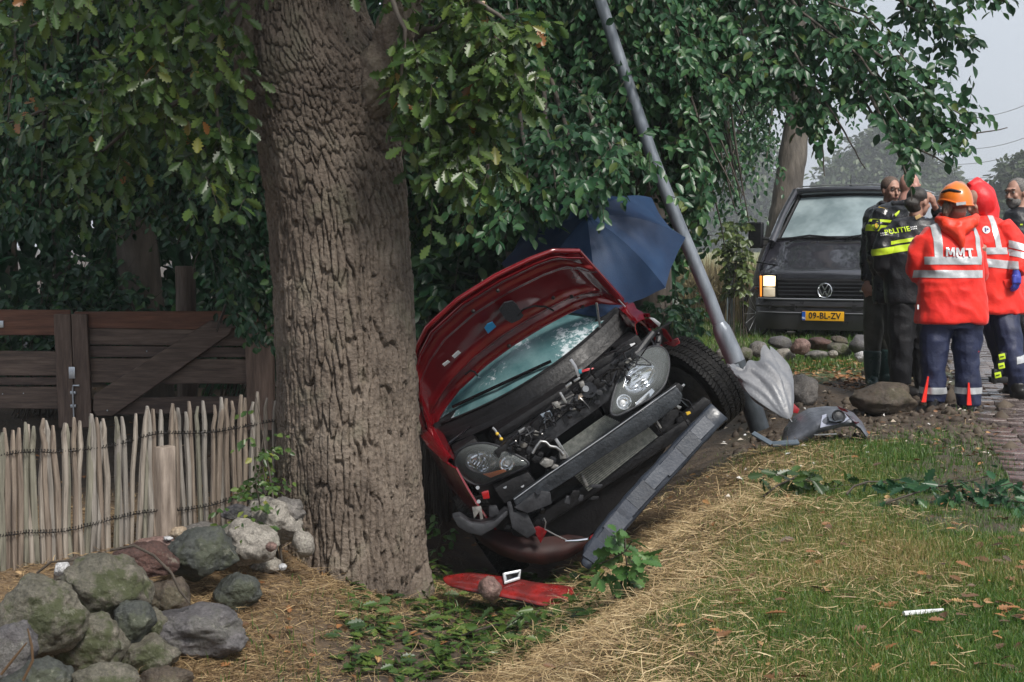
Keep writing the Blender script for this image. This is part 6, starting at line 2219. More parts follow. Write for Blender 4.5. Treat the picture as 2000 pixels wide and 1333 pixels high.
    # ---- wheels
    def wheel(c, axis, name='wheel', R=.29, W=.185):
        c, ax = Vector(c), Vector(axis).normalized()
        prof = [(R * .66, -W * .44), (R * .80, -W * .5), (R * .93, -W * .47), (R * .985, -W * .40), (R, -W * .2), (R * 1.004, 0), (R, W * .2), (R * .985, W * .40), (R * .93, W * .47), (R * .80, W * .5), (R * .66, W * .44)]
        ty = MB().lathe(prof, c, ax, 56, cap=False).build('wheel', rubber_m, car, smooth=True, angle=50)
        u = ax.orthogonal().normalized()
        w = ax.cross(u)
        tb = MB()
        for k in range(72):                       # tread blocks
            t = 2 * PI * k / 72
            rd = u * math.cos(t) + w * math.sin(t)
            tn = ax.cross(rd)
            for j, (o, wd, sk) in enumerate(((-.36, .16, .5), (-.13, .15, -.35), (.13, .15, .35), (.36, .16, -.5))):
                q = c + rd * (R + .002) + ax * (o * W) + tn * (.012 if j % 2 else 0)
                d1 = (tn + ax * sk).normalized()
                tb.box(q, (W * wd * 1.2, .0185, .007), Matrix((rd.cross(d1), d1, rd)).transposed())
        tb.build('tyre_tread', rubber_m, ty)
        rm = MB().lathe([(R * .67, -W * .4), (R * .62, -W * .42), (R * .58, -W * .2), (R * .2, -W * .3), (.03, -W * .34)], c, ax, 28).lathe([(R * .67, W * .4), (R * .62, W * .42), (R * .55, W * .25), (R * .2, W * .38), (.03, W * .40)], c, ax, 28)
        rm.build('rim', steel_m, ty, smooth=True)
    wheel((.80, .52, .40), (1, .34, .10))
    wheel((-.72, .68, .29), (1, 0, 0))
    wheel((.73, 3.05, .29), (1, 0, 0))
    wheel((-.73, 3.05, .29), (1, 0, 0))
    # torn wheel-arch liner behind the tyre
    def liner(u, v):
        t = math.radians(60 + 100 * u)
        return Vector((.60 + .26 * v, .56 + .39 * math.cos(t + .5) * -1, .40 + .39 * math.sin(t + .5)))
    grid_part('arch_liner', liner, 20, 4, black_m, car, .008)
_car()

# ------------------------------------------------------------------ pieces torn off the car
def _bumper_bar():
    # long hollow bar leaning on the bank: pixel centre line with depth
    cl = [(1142, 1108, 7.72), (1165, 1075, 7.74), (1205, 1022, 7.78), (1245, 975, 7.82), (1300, 915, 7.88), (1355, 855, 7.94), (1405, 803, 8.0)]
    P0 = P(*cl[3])
    t = thing('bumper_bar', 'long dark blue-grey bumper bar hanging off the stripped car front, leaning on the straw bank', 'bumper bar', tuple(P0))
    inv = Matrix.Translation(t.location).inverted()
    pts = [P(*q) for q in cl]
    rng = random.Random(8)
    def frame_at(i):
        a, b = pts[max(i - 1, 0)], pts[min(i + 1, len(pts) - 1)]
        tg = (b - a).normalized()
        fn = (EYE - pts[i]).normalized()
        side = tg.cross(fn).normalized()
        return side, side.cross(tg) * -1
    fine, w = [], []
    rings = []
    n = 26
    for k in range(n + 1):
        f = k / n * (len(pts) - 1)
        i = min(int(f), len(pts) - 2)
        c = pts[i].lerp(pts[i + 1], f - i)
        s0, n0 = frame_at(i)
        wd = .066 if f > .8 else .028 + .038 * f / .8
        nn = (EYE - c).normalized()
        j = lambda: rng.uniform(-.004, .004)
        rings.append([c + s0 * (wd + j()) + nn * (.0 + j()), c + s0 * wd * .9 + nn * (.02 + j()), c + s0 * wd * .2 + nn * (.03 + j()), c - s0 * wd * .85 + nn * (.022 + j()), c - s0 * (wd + j()) + nn * 0,
                      c - s0 * wd * .95 - nn * .07, c + s0 * wd * .95 - nn * .07])
    o = MB().loft(rings).build('bar', bar_m, None, bevel=.004, seg=1)
    o.parent, o.matrix_parent_inverse = t, inv
    for k in range(9):                             # scuffed foam blocks on its face
        f = .9 + k * .55
        i = min(int(f), len(pts) - 2)
        c = pts[i].lerp(pts[i + 1], f - i)
        s0, _ = frame_at(i)
        tg = (pts[i + 1] - pts[i]).normalized()
        nn = s0.cross(tg)
        nn = nn if nn.dot(EYE - c) > 0 else -nn
        o = MB().box(c + nn * .026 + s0 * rng.uniform(-.008, .008), (rng.uniform(.07, .10), rng.uniform(.10, .16), .014), Matrix((s0, tg, nn)).transposed()).build('foam_block', mat('foam_block_mat%d' % (k % 3), ((.020, .027, .042), (.013, .018, .028), (.032, .040, .055))[k % 3], .42, col2=((.038, .046, .064), (.026, .033, .046), (.055, .064, .082))[k % 3], scale=14, bump=.15, bscale=80, rvar=.12), None, bevel=.004, seg=1)
        o.parent, o.matrix_parent_inverse = t, inv
_bumper_bar()

def _red_panel():
    a = [(866, 1128), (900, 1122), (940, 1123), (1000, 1132), (1060, 1142), (1110, 1150), (1150, 1160), (1158, 1170), (1140, 1180), (1108, 1186), (1060, 1183), (1000, 1170), (950, 1162), (900, 1150), (876, 1142)]
    c = P(1010, 1152, 7.45)
    t = thing('fallen_bumper', 'long flat red bumper panel lying in the ditch in front of the car', 'bumper', tuple(c))
    inv = Matrix.Translation(t.location).inverted()
    n = Vector((.02, -.24, .97)).normalized()
    c = P(1010, 1152, 7.45)
    def on(px, py, l=0):
        d = FWD + RGT * ((px - 1000) / FOC) - UPV * ((py - 666.5) / FOC)
        k = (c - EYE).dot(n) / d.dot(n)
        return EYE + d * k + n * l
    pts = [on(x, y) for x, y in a]
    mid = sum(pts, Vector()) / len(pts)
    sl = smooth_loop(pts, 56)
    mb = dome(sl, .035, 9, n)
    mb.v = [tuple(Vector(v) + n * (.010 * noise.noise(Vector(v) * 4) + .004 * noise.noise(Vector(v) * 13))) for v in mb.v]
    mb2 = dome([p - n * .006 for p in sl], .03, 4, n)
    o = mb.build('panel', mat('red_panel_mat', (.20, .006, .008), .3, .1, col2=(.27, .014, .012), col3=(.11, .012, .010), scale=9, lo=.25, hi=.6, coat=.5, rvar=.14, bump=.2, bscale=24), None, smooth=True, angle=80)
    o.parent, o.matrix_parent_inverse = t, inv
    o = mb2.build('panel_back', black_m, None, smooth=True, angle=80)
    o.parent, o.matrix_parent_inverse = t, inv
    ring = [on(x, y, .045) for x, y in ((984, 1137), (1016, 1130), (1013, 1145), (986, 1154))]
    o = MB().tube(ring + ring[:1], .008, 6).build('badge_frame', mat('badge_frame_mat', (.62, .64, .66), .35, .2), None, smooth=True)
    o.parent, o.matrix_parent_inverse = t, inv
    o = MB().add([on(x, y, .036) for x, y in ((984, 1137), (1016, 1130), (1013, 1145), (986, 1154))] + [on(x, y, .048) for x, y in ((988, 1139), (1013, 1134), (1010, 1143), (990, 1150))], [(0, 1, 2, 3), (7, 6, 5, 4), (0, 4, 5, 1), (1, 5, 6, 2), (2, 6, 7, 3), (3, 7, 4, 0)]).build('badge', refl_m)
    o.parent, o.matrix_parent_inverse = t, inv
_red_panel()
stone('pinkish flat stone resting on the red bumper panel in the ditch', 958, 1150, 7.36, 23, 23, 'pink', 53, .1, sub=4)

def _wing_piece():
    """broken corner of the bumper on the lawn, right of the pole"""
    c = P(1605, 830, 9.1)
    t = thing('broken_bumper_corner', 'broken dark bumper corner with a red edge lying on the grass', 'car part', tuple(c))
    inv = Matrix.Translation(t.location).inverted()
    def put(o):
        o.parent, o.matrix_parent_inverse = t, inv
        return o
    top = [(1528, 862), (1534, 838), (1552, 815), (1580, 800), (1612, 796), (1640, 797), (1665, 808), (1682, 826), (1694, 850)]
    bot = [(1532, 868), (1560, 866), (1580, 858), (1598, 845), (1620, 838), (1645, 832), (1664, 830), (1680, 838), (1692, 852)]
    def sh(u, v):
        i = u * 8
        a = [float(np.interp(i, range(9), [p[k] for p in top])) for k in (0, 1)]
        b = [float(np.interp(i, range(9), [p[k] for p in bot])) for k in (0, 1)]
        px, py = a[0] + (b[0] - a[0]) * v, a[1] + (b[1] - a[1]) * v
        return P(px, py, 9.05 + .32 * (1 - v) ** 1.5 - .10 * math.sin(PI * v) + .1 * abs(u - .5))
    put(grid_part('shell', sh, 40, 14, mat('scuffed_bumper_mat', (.055, .062, .078), .4, col2=(.12, .13, .155), scale=8, bump=.4, bscale=40, rvar=.15), None, .008))
    def pc(name, px, d, th, m, bev=.003):
        pts = [P(x, y, d) for x, y in px]
        nn = (EYE - pts[0]).normalized()
        n = len(pts)
        put(MB().add([p + nn * th for p in pts] + pts, [tuple(range(n)), tuple(reversed(range(n, 2 * n)))] + [((k + 1) % n, k, n + k, n + (k + 1) % n) for k in range(n)]).build(name, m, None, bevel=bev))
    def pcs(name, px, lift, m):
        """skin patch that follows the shell"""
        V, F = [], []
        for x, y in px:
            best = min(((Vector(px_of(sh(u / 24, v / 8))[:2]) - Vector((x, y))).length, u, v) for u in range(25) for v in range(9))
            q = sh(best[1] / 24, best[2] / 8)
            V.append(P(x, y, px_of(q)[2] - lift))
        c0 = sum(V, Vector()) / len(V)
        n = len(V)
        put(MB().add(V + [c0] + [v + Vector((0, .012, 0)) for v in V], [(k, (k + 1) % n, n) for k in range(n)] + [((k + 1) % n, k, n + 1 + k, n + 1 + (k + 1) % n) for k in range(n)]).build(name, m, None, smooth=True))
    pcs('pale_scuffed_skin', [(1602, 836), (1606, 812), (1618, 808), (1634, 802), (1650, 808), (1659, 818), (1650, 824), (1634, 830), (1618, 832)], .05, mat('scuffed_pale_mat', (.26, .28, .36), .35, col2=(.38, .40, .48), scale=9))
    pcs('fog_lamp_recess', [(1617, 812), (1634, 806), (1646, 810), (1645, 822), (1632, 825), (1620, 822)], .065, mat('recess_mat', (.05, .06, .075), .4))
    put(MB().lathe([(.045, 0), (.04, .012), (.03, .004), (.012, .012)], P(1638, 814, 9.0), (.1, -.9, .3), 20).build('fog_lamp', grey_pl_m, None, smooth=True))
    pcs('red_edge', [(1634, 793), (1652, 800), (1668, 812), (1678, 826), (1672, 828), (1658, 814), (1644, 803)], .06, paint_m)
    pc('red_fragment', [(1542, 790), (1548, 786), (1562, 800), (1558, 808), (1546, 806)], 9.4, .02, red_lens_m)
    put(MB().bar(P(1470, 846, 9.0), P(1508, 868, 8.95), .05, .012, (0, -.3, 1)).bar(P(1508, 868, 8.95), P(1560, 864, 8.95), .06, .014, (0, -.3, 1)).build('bracket_strip', mat('blue_grey_strip_mat', (.10, .13, .16), .35, .3), None, bevel=.004))
    put(MB().bar(P(1590, 850, 9.0), P(1634, 848, 9.0), .022, .008, (0, 0, 1)).build('trim_strip', steel_m, None, bevel=.002))
_wing_piece()

# ------------------------------------------------------------------ leaning lamp pole
pole_m = mat('pole_paint_mat', (.13, .15, .175), .42, .3, col2=(.23, .255, .29), scale=5, rvar=.12, bump=.2, bscale=30, stretch=(2, 2, .6))
def _pole():
    D = 9.75
    base = G(1478, 822)
    t = thing('lamp_post', 'grey steel lamp post leaning to the left over the wrecked car', 'lamp post', (P(1482, 830, D).x, P(1482, 830, D).y, -.1))
    cl = [(1484, 840, .068), (1461, 770, .067), (1430, 690, .065), (1413, 652, .064), (1409, 643, .060), (1404, 632, .0455), (1384, 578, .0455), (1322, 430, .045), (1272, 300, .044), (1222, 150, .043), (1172, 0, .041), (1080, -280, .039), (960, -640, .036)]
    sh = MB()
    pts = [P(a, b, D) for a, b, _ in cl]
    foot = P(1437, 708, D)
    MB().tube([pts[0], pts[1], foot], [.0695, .0685, .0668], 28).build('dark_foot', mat('pole_foot_mat', (.018, .024, .030), .4, col2=(.045, .055, .065), scale=8, rvar=.12, bump=.2), t, smooth=True, angle=60)
    sh.tube([foot] + pts[2:6], [.066] + [r for _, _, r in cl][2:6], 28)
    sh.build('base_section', pole_m, t, smooth=True, angle=60)
    MB().tube(pts[5:], [r for _, _, r in cl][5:], 24).build('shaft', pole_m, t, smooth=True, angle=60)
    # inspection door on the base section
    a, b = P(1434, 712, D), P(1450, 752, D)
    ax = (b - a).normalized()
    nn = (EYE - a).normalized()
    nn = (nn - ax * nn.dot(ax)).normalized()
    MB().box((a + b) / 2 + nn * .063, (.055, (b - a).length, .012), Matrix((ax.cross(nn), ax, nn)).transposed()).build('inspection_door', pole_m, t, bevel=.004)
    top = pts[-1]
    MB().tube([top, top + Vector((-.2, -.05, .25)), top + Vector((-.7, -.05, .3))], [.036, .034, .03], 12).box(top + Vector((-1.0, -.05, .3)), (.6, .22, .12)).build('lamp_head', pole_m, t, bevel=.01)
    _fix(t)
_pole()

# ------------------------------------------------------------------ umbrellas
cloth_blue_m = mat('blue_cloth_mat', (.006, .020, .058), .55, spec=.3, col2=(.013, .038, .092), scale=3, bump=.25, bscale=120, bdist=.004)
def _umbrella():
    C = P(1158, 490, 9.2)
    axis = Vector((-.16, -.68, .72))
    axis.normalize()
    R = .60
    t = thing('umbrella', 'open dark blue umbrella propped over the windscreen of the wrecked car', 'umbrella', tuple(C))
    inv = Matrix.Translation(t.location).inverted()
    u = (P(1330, 482, 9.2) - C)
    u = (u - axis * u.dot(axis)).normalized()
    w = axis.cross(u)
    if w.z < 0:
        w = -w
    HGT = .30
    def rib(t_, r):
        """point on a rib at fraction r of the radius"""
        return u * math.cos(t_) * R * r + w * math.sin(t_) * R * r + axis * HGT * (1 - r ** 2.1)
    for k in range(8):
        t0, t1 = 2 * PI * k / 8, 2 * PI * (k + 1) / 8
        def pan(a, r, t0=t0, t1=t1, k=k):
            r = .02 + .98 * r
            p = rib(t0, r).lerp(rib(t1, r), a)
            sag = math.sin(PI * a) * r
            p -= axis * sag * .030
            if r > .5:
                p -= (u * math.cos((t0 + t1) / 2) + w * math.sin((t0 + t1) / 2)) * math.sin(PI * a) * .05 * (r - .5)
            p += axis * .006 * math.sin(a * 17 + k * 2.1 + r * 5) * (r - .2) * math.sin(PI * a)
            return C + p
        o = grid_part('canopy_panel', pan, 14, 18, cloth_blue_m, None, .0015)
        o.parent, o.matrix_parent_inverse = t, inv
        o = MB().tube([C + rib(t0, r / 12) + axis * -.006 for r in range(13)], .0035, 5).build('rib', steel_m, None, smooth=True)
        o.parent, o.matrix_parent_inverse = t, inv
    o = MB().tube([C + axis * (HGT + .05), C + axis * HGT, C - axis * .35], [.004, .009, .007], 8).build('shaft', steel_m, None, smooth=True)
    o.parent, o.matrix_parent_inverse = t, inv
    a, b = P(1299, 498, 9.1), P(1300, 545, 9.12)
    o = MB().bar(a + Vector((0, -.03, 0)), b + Vector((0, -.03, 0)), .012, .03, (0, -1, 0)).build('tie_strap', mat('strap_mat', (.008, .016, .05), .6), None, bevel=.003)
    o.parent, o.matrix_parent_inverse = t, inv
_umbrella()

def _grey_umbrella():
    """half-folded grey umbrella leaning on the pole, ferrule on the ground"""
    m = mat('grey_cloth_mat', (.10, .106, .122), .45, col2=(.17, .18, .20), scale=4, bump=.25, bscale=60, sheen=.2, rvar=.1)
    A, B = P(1470, 706, 9.30), P(1542, 818, 9.05)          # top (rim) and bottom (tip)
    t = thing('folded_umbrella', 'half-folded silver grey umbrella leaning against the foot of the lamp post', 'umbrella', tuple(B))
    inv = Matrix.Translation(t.location).inverted()
    ax = (A - B)
    L = ax.length
    ax.normalize()
    s = Vector((1, 0, 0))
    s = (s - ax * s.dot(ax)).normalized()
    n = s.cross(ax)
    n = n if n.y < 0 else -n
    def ring(f, N=64):
        r = float(np.interp(f, [0, .05, .25, .5, .75, .92, 1], [.012, .035, .085, .125, .145, .15, .14]))
        out = []
        for k in range(N):
            a = 2 * PI * k / N
            fold = 1 + (.15 * math.sin(a * 5 + f * 2.2 + .6 * math.sin(a * 2)) + .07 * math.sin(a * 3 - f * 1.3 + 2) + (.08) * math.sin(a * 11 + 3 * math.sin(f * 4))) * min(1, f * 2.5)
            lip = (.04 * math.sin(a * 2 + .6) + .03 * math.sin(a * 7 + 1)) * smoothstep(.75, 1.0, np.array(f))
            out.append(B + ax * (L * f + lip) + s * math.cos(a) * r * fold * 1.1 + n * math.sin(a) * r * fold * .42)
        return out
    o = MB().loft([ring(i / 22) for i in range(23)], cap=False).build('canopy', m, None, smooth=True, angle=28)
    o.parent, o.matrix_parent_inverse = t, inv
    o = MB().tube([B - ax * .03, B + ax * (L * .98)], [.005, .007], 8).build('shaft', steel_m, None, smooth=True)
    o.parent, o.matrix_parent_inverse = t, inv
_grey_umbrella()
# ================================================================== VAN
VA = math.radians(24)
VAN_T = Vector((4.18, 19.0, -.06))
VAN_R = Matrix.Rotation(-VA, 3, 'Z')          # local y runs backwards, away to the right
VAN_M = Matrix.Translation(VAN_T) @ VAN_R.to_4x4() @ Matrix.Diagonal((1.05, 1.05, 1.09, 1))
van_m = mat('van_paint_mat', (.018, .018, .024), .12, .0, spec=1, col2=(.028, .028, .037), scale=3, coat=1, rvar=.06)
van_glass_m = mat('van_screen_mat', (.16, .21, .225), .10, col2=(.31, .38, .40), scale=2.2, detail=3, spec=.9, bump=.12, bscale=50, rvar=.06)  # pale reflection on the screen is painted into its base colours
def VL(px, py, y0):
    o, d = local_ray(px, py, VAN_T, VAN_R.transposed())
    t = (y0 - o.y) / d.y
    return o + d * t
van = thing('van', 'dark wet delivery van with one headlight lit, parked behind the pile of stones', 'van', M=VAN_M)
def _text(txt, size, m, name, parent, M, extrude=.002, bold=.0, space=1.0):
    c = bpy.data.curves.new(name, 'FONT')
    c.body = txt
    c.size = size
    c.align_x = 'CENTER'
    c.align_y = 'CENTER'
    c.extrude = extrude
    c.offset = bold
    c.space_character = space
    c.resolution_u = 3
    o = bpy.data.objects.new(name, c)
    COL.objects.link(o)
    dg = bpy.context.evaluated_depsgraph_get()
    me = bpy.data.meshes.new_from_object(o.evaluated_get(dg))
    bpy.data.objects.remove(o)
    bm = bmesh.new()
    bm.from_mesh(me)
    for _ in range(3):                    # fine enough to follow cloth
        es = [e for e in bm.edges if e.calc_length() > size * .09]
        if not es or extrude:
            break
        bmesh.ops.subdivide_edges(bm, edges=es, cuts=1)
        bmesh.ops.triangulate(bm, faces=bm.faces[:])
    bm.to_mesh(me)
    bm.free()
    me.transform(M)
    return link(name, me, m, parent)
FACE = Matrix(((1, 0, 0, 0), (0, 0, -1, 0), (0, 1, 0, 0), (0, 0, 0, 1)))      # text upright, facing -y

def _van():
    HW = .90
    def wid(z):                                   # half width by height
        return float(np.interp(z, [.2, .35, .9, 1.2, 1.9, 2.02], [.84, .90, .915, .90, .75, .66]))
    def nose(x):                                  # rounding of the front in plan
        return .14 * max(0, (abs(x) - .45) / .45) ** 2.2
    # lower front, bonnet, scuttle, windscreen surround, roof as one skin; openings are separate parts laid proud
    prof = [(.16, .10), (.20, .03), (.36, .0), (.52, .0), (.535, .03), (.55, .06), (.80, .075), (.845, .09), (.89, .15), (1.0, .33), (1.12, .54), (1.20, .66), (1.25, .72), (1.27, .76)]
    def front(u, v):
        i = v * (len(prof) - 1)
        z = float(np.interp(i, range(len(prof)), [p[0] for p in prof]))
        y = float(np.interp(i, range(len(prof)), [p[1] for p in prof]))
        x = (u * 2 - 1) * (wid(z) - .01)
        crown = .02 * (1 - (u * 2 - 1) ** 2) * (z > .85)
        return Vector((x, y + nose(x), z + crown))
    body = grid_part('front_body', front, 44, 52, van_m, van, 0, angle=35)
    # sides
    for s in (-1, 1):
        def side(u, v, s=s):
            y = .16 + u * 4.5
            zt = float(np.interp(y, [.12, .3, .72, .80, 1.45, 1.7, 4.7], [.86, .97, 1.26, 1.30, 1.90, 1.97, 1.97]))
            zb = .24
            for yc in (.95, 3.75):
                if abs(y - yc) < .40:
                    zb = .30 + math.sqrt(.40 ** 2 - (y - yc) ** 2)
            z = zb + (zt - zb) * v
            return Vector((s * (wid(z) + .0 - .06 * max(0, .3 - y) / .3), y, z))
        grid_part('body_side', side, 90, 14, van_m, van, .02)
        def win(u, v, s=s):
            y = 1.05 + u * .9
            z0, z1 = 1.30, float(np.interp(y, [1.05, 1.42, 2], [1.36, 1.80, 1.84]))
            z = z0 + (z1 - z0) * v
            return Vector((s * (wid(z) + .012), y, z))
        grid_part('side_window', win, 16, 6, side_glass_m, van)
    grid_part('roof', lambda u, v: Vector(((u * 2 - 1) * (.755 - .0 * v), 1.42 + .10 * (u * 2 - 1) ** 2 + v * 3.2, 1.90 + .085 * (1 - (u * 2 - 1) ** 4) * min(1, .35 + v * 6))), 30, 24, van_m, van, .03)
    MB().box((0, 4.66, 1.1), (1.7, .04, 1.7)).build('rear_door', van_m, van, bevel=.02)
    MB().box((0, 2.6, .35), (1.6, 4.0, .12)).box((0, 1.7, .8), (1.5, .1, .9)).box((0, 1.05, 1.1), (1.5, .5, .2)).build('interior', black_m, van)
    # windscreen with its frame
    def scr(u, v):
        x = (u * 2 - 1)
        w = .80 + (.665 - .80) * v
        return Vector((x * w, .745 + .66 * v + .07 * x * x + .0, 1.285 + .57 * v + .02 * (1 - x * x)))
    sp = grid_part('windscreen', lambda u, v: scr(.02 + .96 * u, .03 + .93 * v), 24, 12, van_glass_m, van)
    fr = [scr(t, 0) for t in np.linspace(0, 1, 16)] + [scr(1, t) for t in np.linspace(.1, 1, 8)] + [scr(t, 1) for t in np.linspace(.95, 0, 16)] + [scr(0, t) for t in np.linspace(.9, .1, 8)]
    MB().tube(fr + fr[:1], .022, 6, cap=False).build('windscreen_seal', black_m, sp, smooth=True)
    for s in (-1, 1):
        MB().tube([(s * .86, .70, 1.24), (s * .80, 1.02, 1.58), (s * .715, 1.42, 1.92)], [.055, .05, .05], 10).build('pillar', van_m, van, smooth=True)
    MB().tube([(-.70, 1.42, 1.91), (-.35, 1.37, 1.925), (0, 1.36, 1.93), (.35, 1.37, 1.925), (.70, 1.42, 1.91)], .05, 10).build('roof_edge', van_m, van, smooth=True)
    MB().tube([(-.66, 1.50, 1.985), (-.3, 1.47, 2.0), (.3, 1.47, 2.0), (.66, 1.5, 1.985)], .008, 6).build('gutter', steel_m, van, smooth=True)
    for s in (-1, 1):
        MB().tube([(s * .70, 1.45, 1.96), (s * .72, 3, 1.99), (s * .72, 4.6, 1.98)], .012, 6).build('roof_rail', mat('rail_mat', (.5, .52, .56), .3, .7), van, smooth=True)
    MB().tube([(.02, 1.5, 1.98), (.02, 1.52, 2.13)], [.008, .003], 6).ball((.02, 1.5, 1.985), (.02, .03, .015), 8, 6).build('aerial', black_gloss_m, van, smooth=True)
    # wipers
    for a, b, c in (((-.72, .715, 1.285), (-.36, .74, 1.335), (.05, .72, 1.30)), ((.0, .71, 1.29), (.36, .74, 1.34), (.72, .715, 1.30))):
        w = MB().tube([Vector(a) + Vector((0, -.03, 0)), Vector(b) + Vector((0, -.035, 0)), Vector(c) + Vector((0, -.03, 0))], .011, 6)
        w.tube([Vector(a) + Vector((.1, -.02, -.03)), Vector(b) + Vector((-.05, -.05, -.01))], .009, 6)
        w.build('wiper', black_gloss_m, van, smooth=True)
    # scuttle vents
    for x0, x1 in ((-.68, -.27), (-.23, .31), (.35, .68)):
        f = MB()
        pts = [front((x / .9 + 1) / 2, v) for x, v in ((x0, .862), (x1, .862), (x1, .905), (x0, .905))]
        n = Vector((0, -.85, .6)).normalized()
        V = [p + n * .004 for p in pts]
        f.add(V + [p - n * .02 for p in pts], [(0, 1, 2, 3), (7, 6, 5, 4), (0, 4, 5, 1), (1, 5, 6, 2), (2, 6, 7, 3), (3, 7, 4, 0)]).build('scuttle_vent', mat('vent_mat', (.004, .004, .005), .6), van)
    # bonnet shut line
    a = [front(t, .765) + Vector((0, -.004, .004)) for t in np.linspace(.05, .95, 20)]
    # grille: recess and slats
    def gy(x):
        return .06 + nose(x)
    MB().prism([(-.60, .575), (.60, .575), (.62, .80), (-.62, .80)], lambda a, b, d: Vector((a, d + nose(a), b)), .05, .02).build('grille_back', mat('grille_back_mat', (.004, .004, .005), .7), van)
    for k in range(5):
        z = .600 + k * .046
        mb = MB()
        xs = np.linspace(-.60 - k * .004, .60 + k * .004, 9)
        for x0, x1 in zip(xs[:-1], xs[1:]):
            mb.bar((x0, .012 + nose(x0), z), (x1, .012 + nose(x1), z), .018, .014, (0, 0, 1))
        mb.build('grille_slat', mat('slat_mat', (.035, .036, .042), .3, coat=.6), van)
    # emblem: ring with the letters inside
    ec = Vector((0, -.012, .655))
    MB().lathe([(.078, 0), (.092, .006), (.096, .016), (.088, .02), (.080, .012)], ec + Vector((0, .01, 0)), (0, -1, 0), 32, cap=False).build('emblem_ring', mat('emblem_mat', (.55, .57, .60), .25, .9), van, smooth=True)
    em = MB()
    for p, q in (((-.036, .070), (-.002, .006)), ((.036, .070), (.002, .006)), ((-.072, .030), (-.034, -.066)), ((-.034, -.066), (0, -.006)), ((0, -.006), (.034, -.066)), ((.034, -.066), (.072, .030))):
        em.bar(ec + Vector((p[0], -.004, p[1])), ec + Vector((q[0], -.004, q[1])), .016, .010, (0, 1, 0))
    em.build('emblem_letters', MATS['emblem_mat'], van, bevel=.002)
    MB().box((.46, -.004 + nose(.46), .655), (.05, .008, .03)).box((.53, -.002 + nose(.53), .655), (.05, .008, .03)).build('grille_badge', MATS['emblem_mat'], van, bevel=.004)
    # lights
    for s in (-1, 1):
        x0, x1 = .635, .835
        def lf(a, b, off, s=s):
            return Vector((s * a, .035 + nose(a) + off, b))
        def rect(xa, xb, za, zb, off, N=6):
            return [lf(xa + (xb - xa) * i / N, za, off) for i in range(N + 1)] + [lf(xb - (xb - xa) * i / N, zb, off) for i in range(N + 1)]
        on = s < 0
        up = dome(rect(x0 + .01, x1, .695, .83, 0), .02, 4).build('headlight', mat('headlight_lit_mat', (.9, .85, .7), .2, emit=(1.0, .74, .40), estr=.8) if on else refl_m, van, smooth=True)
        dome(rect(x0 + .01, x1, .565, .685, 0), .018, 4).build('headlight_lower', mat('headlight_dim_mat', (.8, .75, .62), .15, emit=(1.0, .78, .5), estr=.12) if on else refl_m, up, smooth=True)
        MB().prism([(x0 - .005, .555), (x1 + .012, .555), (x1 + .012, .842), (x0 - .005, .842)], lambda a, b, d, s=s: Vector((s * a, d + nose(a), b)), .025, .06).build('headlight_frame', black_m, up)
        dome(rect(x1 + .015, x1 + .075, .565, .825, .02), .02, 4).build('indicator', mat('indicator_lit_mat', (.9, .30, .03), .3, emit=(1.0, .28, .03), estr=.5) if on else MATS['amber_lens_mat'], van, smooth=True)
    # bumper with its slots and plate
    def bump(u, v):
        x = (u * 2 - 1) * .92
        z = .17 + v * .375
        bulge = .06 * math.sin(PI * min(max((z - .12) / .46, 0), 1)) ** .6
        step = -.018 * (z > .46)
        return Vector((x, -.045 - bulge + step + nose(x) * 1.25 + .03, z))
    grid_part('bumper', bump, 44, 18, mat('bumper_mat', (.018, .018, .021), .35, col2=(.032, .032, .036), scale=5, rvar=.1, coat=.3), van, .02, angle=30)
    MB().tube([bump(t, .995) + Vector((0, -.012, .004)) for t in np.linspace(.02, .98, 26)], .009, 6).build('bumper_trim', mat('trim_grey_mat', (.28, .29, .32), .35, .4), van, smooth=True)
    MB().tube([bump(t, .56) + Vector((0, -.008, 0)) for t in np.linspace(.02, .98, 26)], .006, 6).build('bumper_trim', MATS['trim_grey_mat'], van, smooth=True)
    for x0, x1 in ((-.70, -.36), (.36, .72)):
        MB().prism([(x0, .415), (x1, .415), (x1, .49), (x0, .49)], lambda a, b, d: Vector((a, d + nose(a) * 1.25, b)), -.088, -.06).build('bumper_slot', MATS['vent_mat'], van, bevel=.006)
    pl = MB().box((0, -.098, .345), (.53, .014, .115)).build('number_plate', mat('plate_yellow_mat', (.78, .40, .012), .4), van, bevel=.004)
    MB().box((-.243, -.1065, .345), (.044, .006, .107)).build('plate_band', mat('plate_blue_mat', (.012, .09, .42), .4), pl)
    _text('NL', .034, white_m, 'plate_country', pl, Matrix.Translation((-.243, -.111, .318)) @ FACE, .001, .001)
    _text('09-BL-ZV', .105, mat('plate_ink_mat', (.01, .01, .01), .5), 'plate_lettering', pl, Matrix.Translation((.022, -.106, .346)) @ FACE @ Matrix.Diagonal((.93, 1, 1, 1)), .002, .0022, 1.06)
    MB().box((0, -.092, .345), (.546, .012, .13)).build('plate_frame', black_m, pl, bevel=.004)
    # mirrors
    for s in (-1, 1):
        m1 = MB().box((s * 1.10, .78, 1.34), (.20, .10, .34)).build('mirror', black_gloss_m, van, bevel=.03, seg=3)
        MB().tube([(s * .86, .82, 1.28), (s * 1.02, .80, 1.30)], .02, 8).tube([(s * .86, .84, 1.20), (s * 1.02, .80, 1.22)], .014, 8).build('mirror_arm', black_m, m1, smooth=True)
    # wheels
    for s in (-1, 1):
        for y in (.95, 3.75):
            w = MB().lathe([(.20, -.1), (.29, -.105), (.325, -.08), (.33, 0), (.325, .08), (.29, .105), (.20, .1)], (s * .78, y, .33), (1, 0, 0), 32).build('wheel', rubber_m, van, smooth=True, angle=50)
            MB().lathe([(.20, .095), (.18, .07), (.06, .09), (.02, .10)], (s * .78, y, .33), (s, 0, 0), 24).build('rim', steel_m, w, smooth=True)
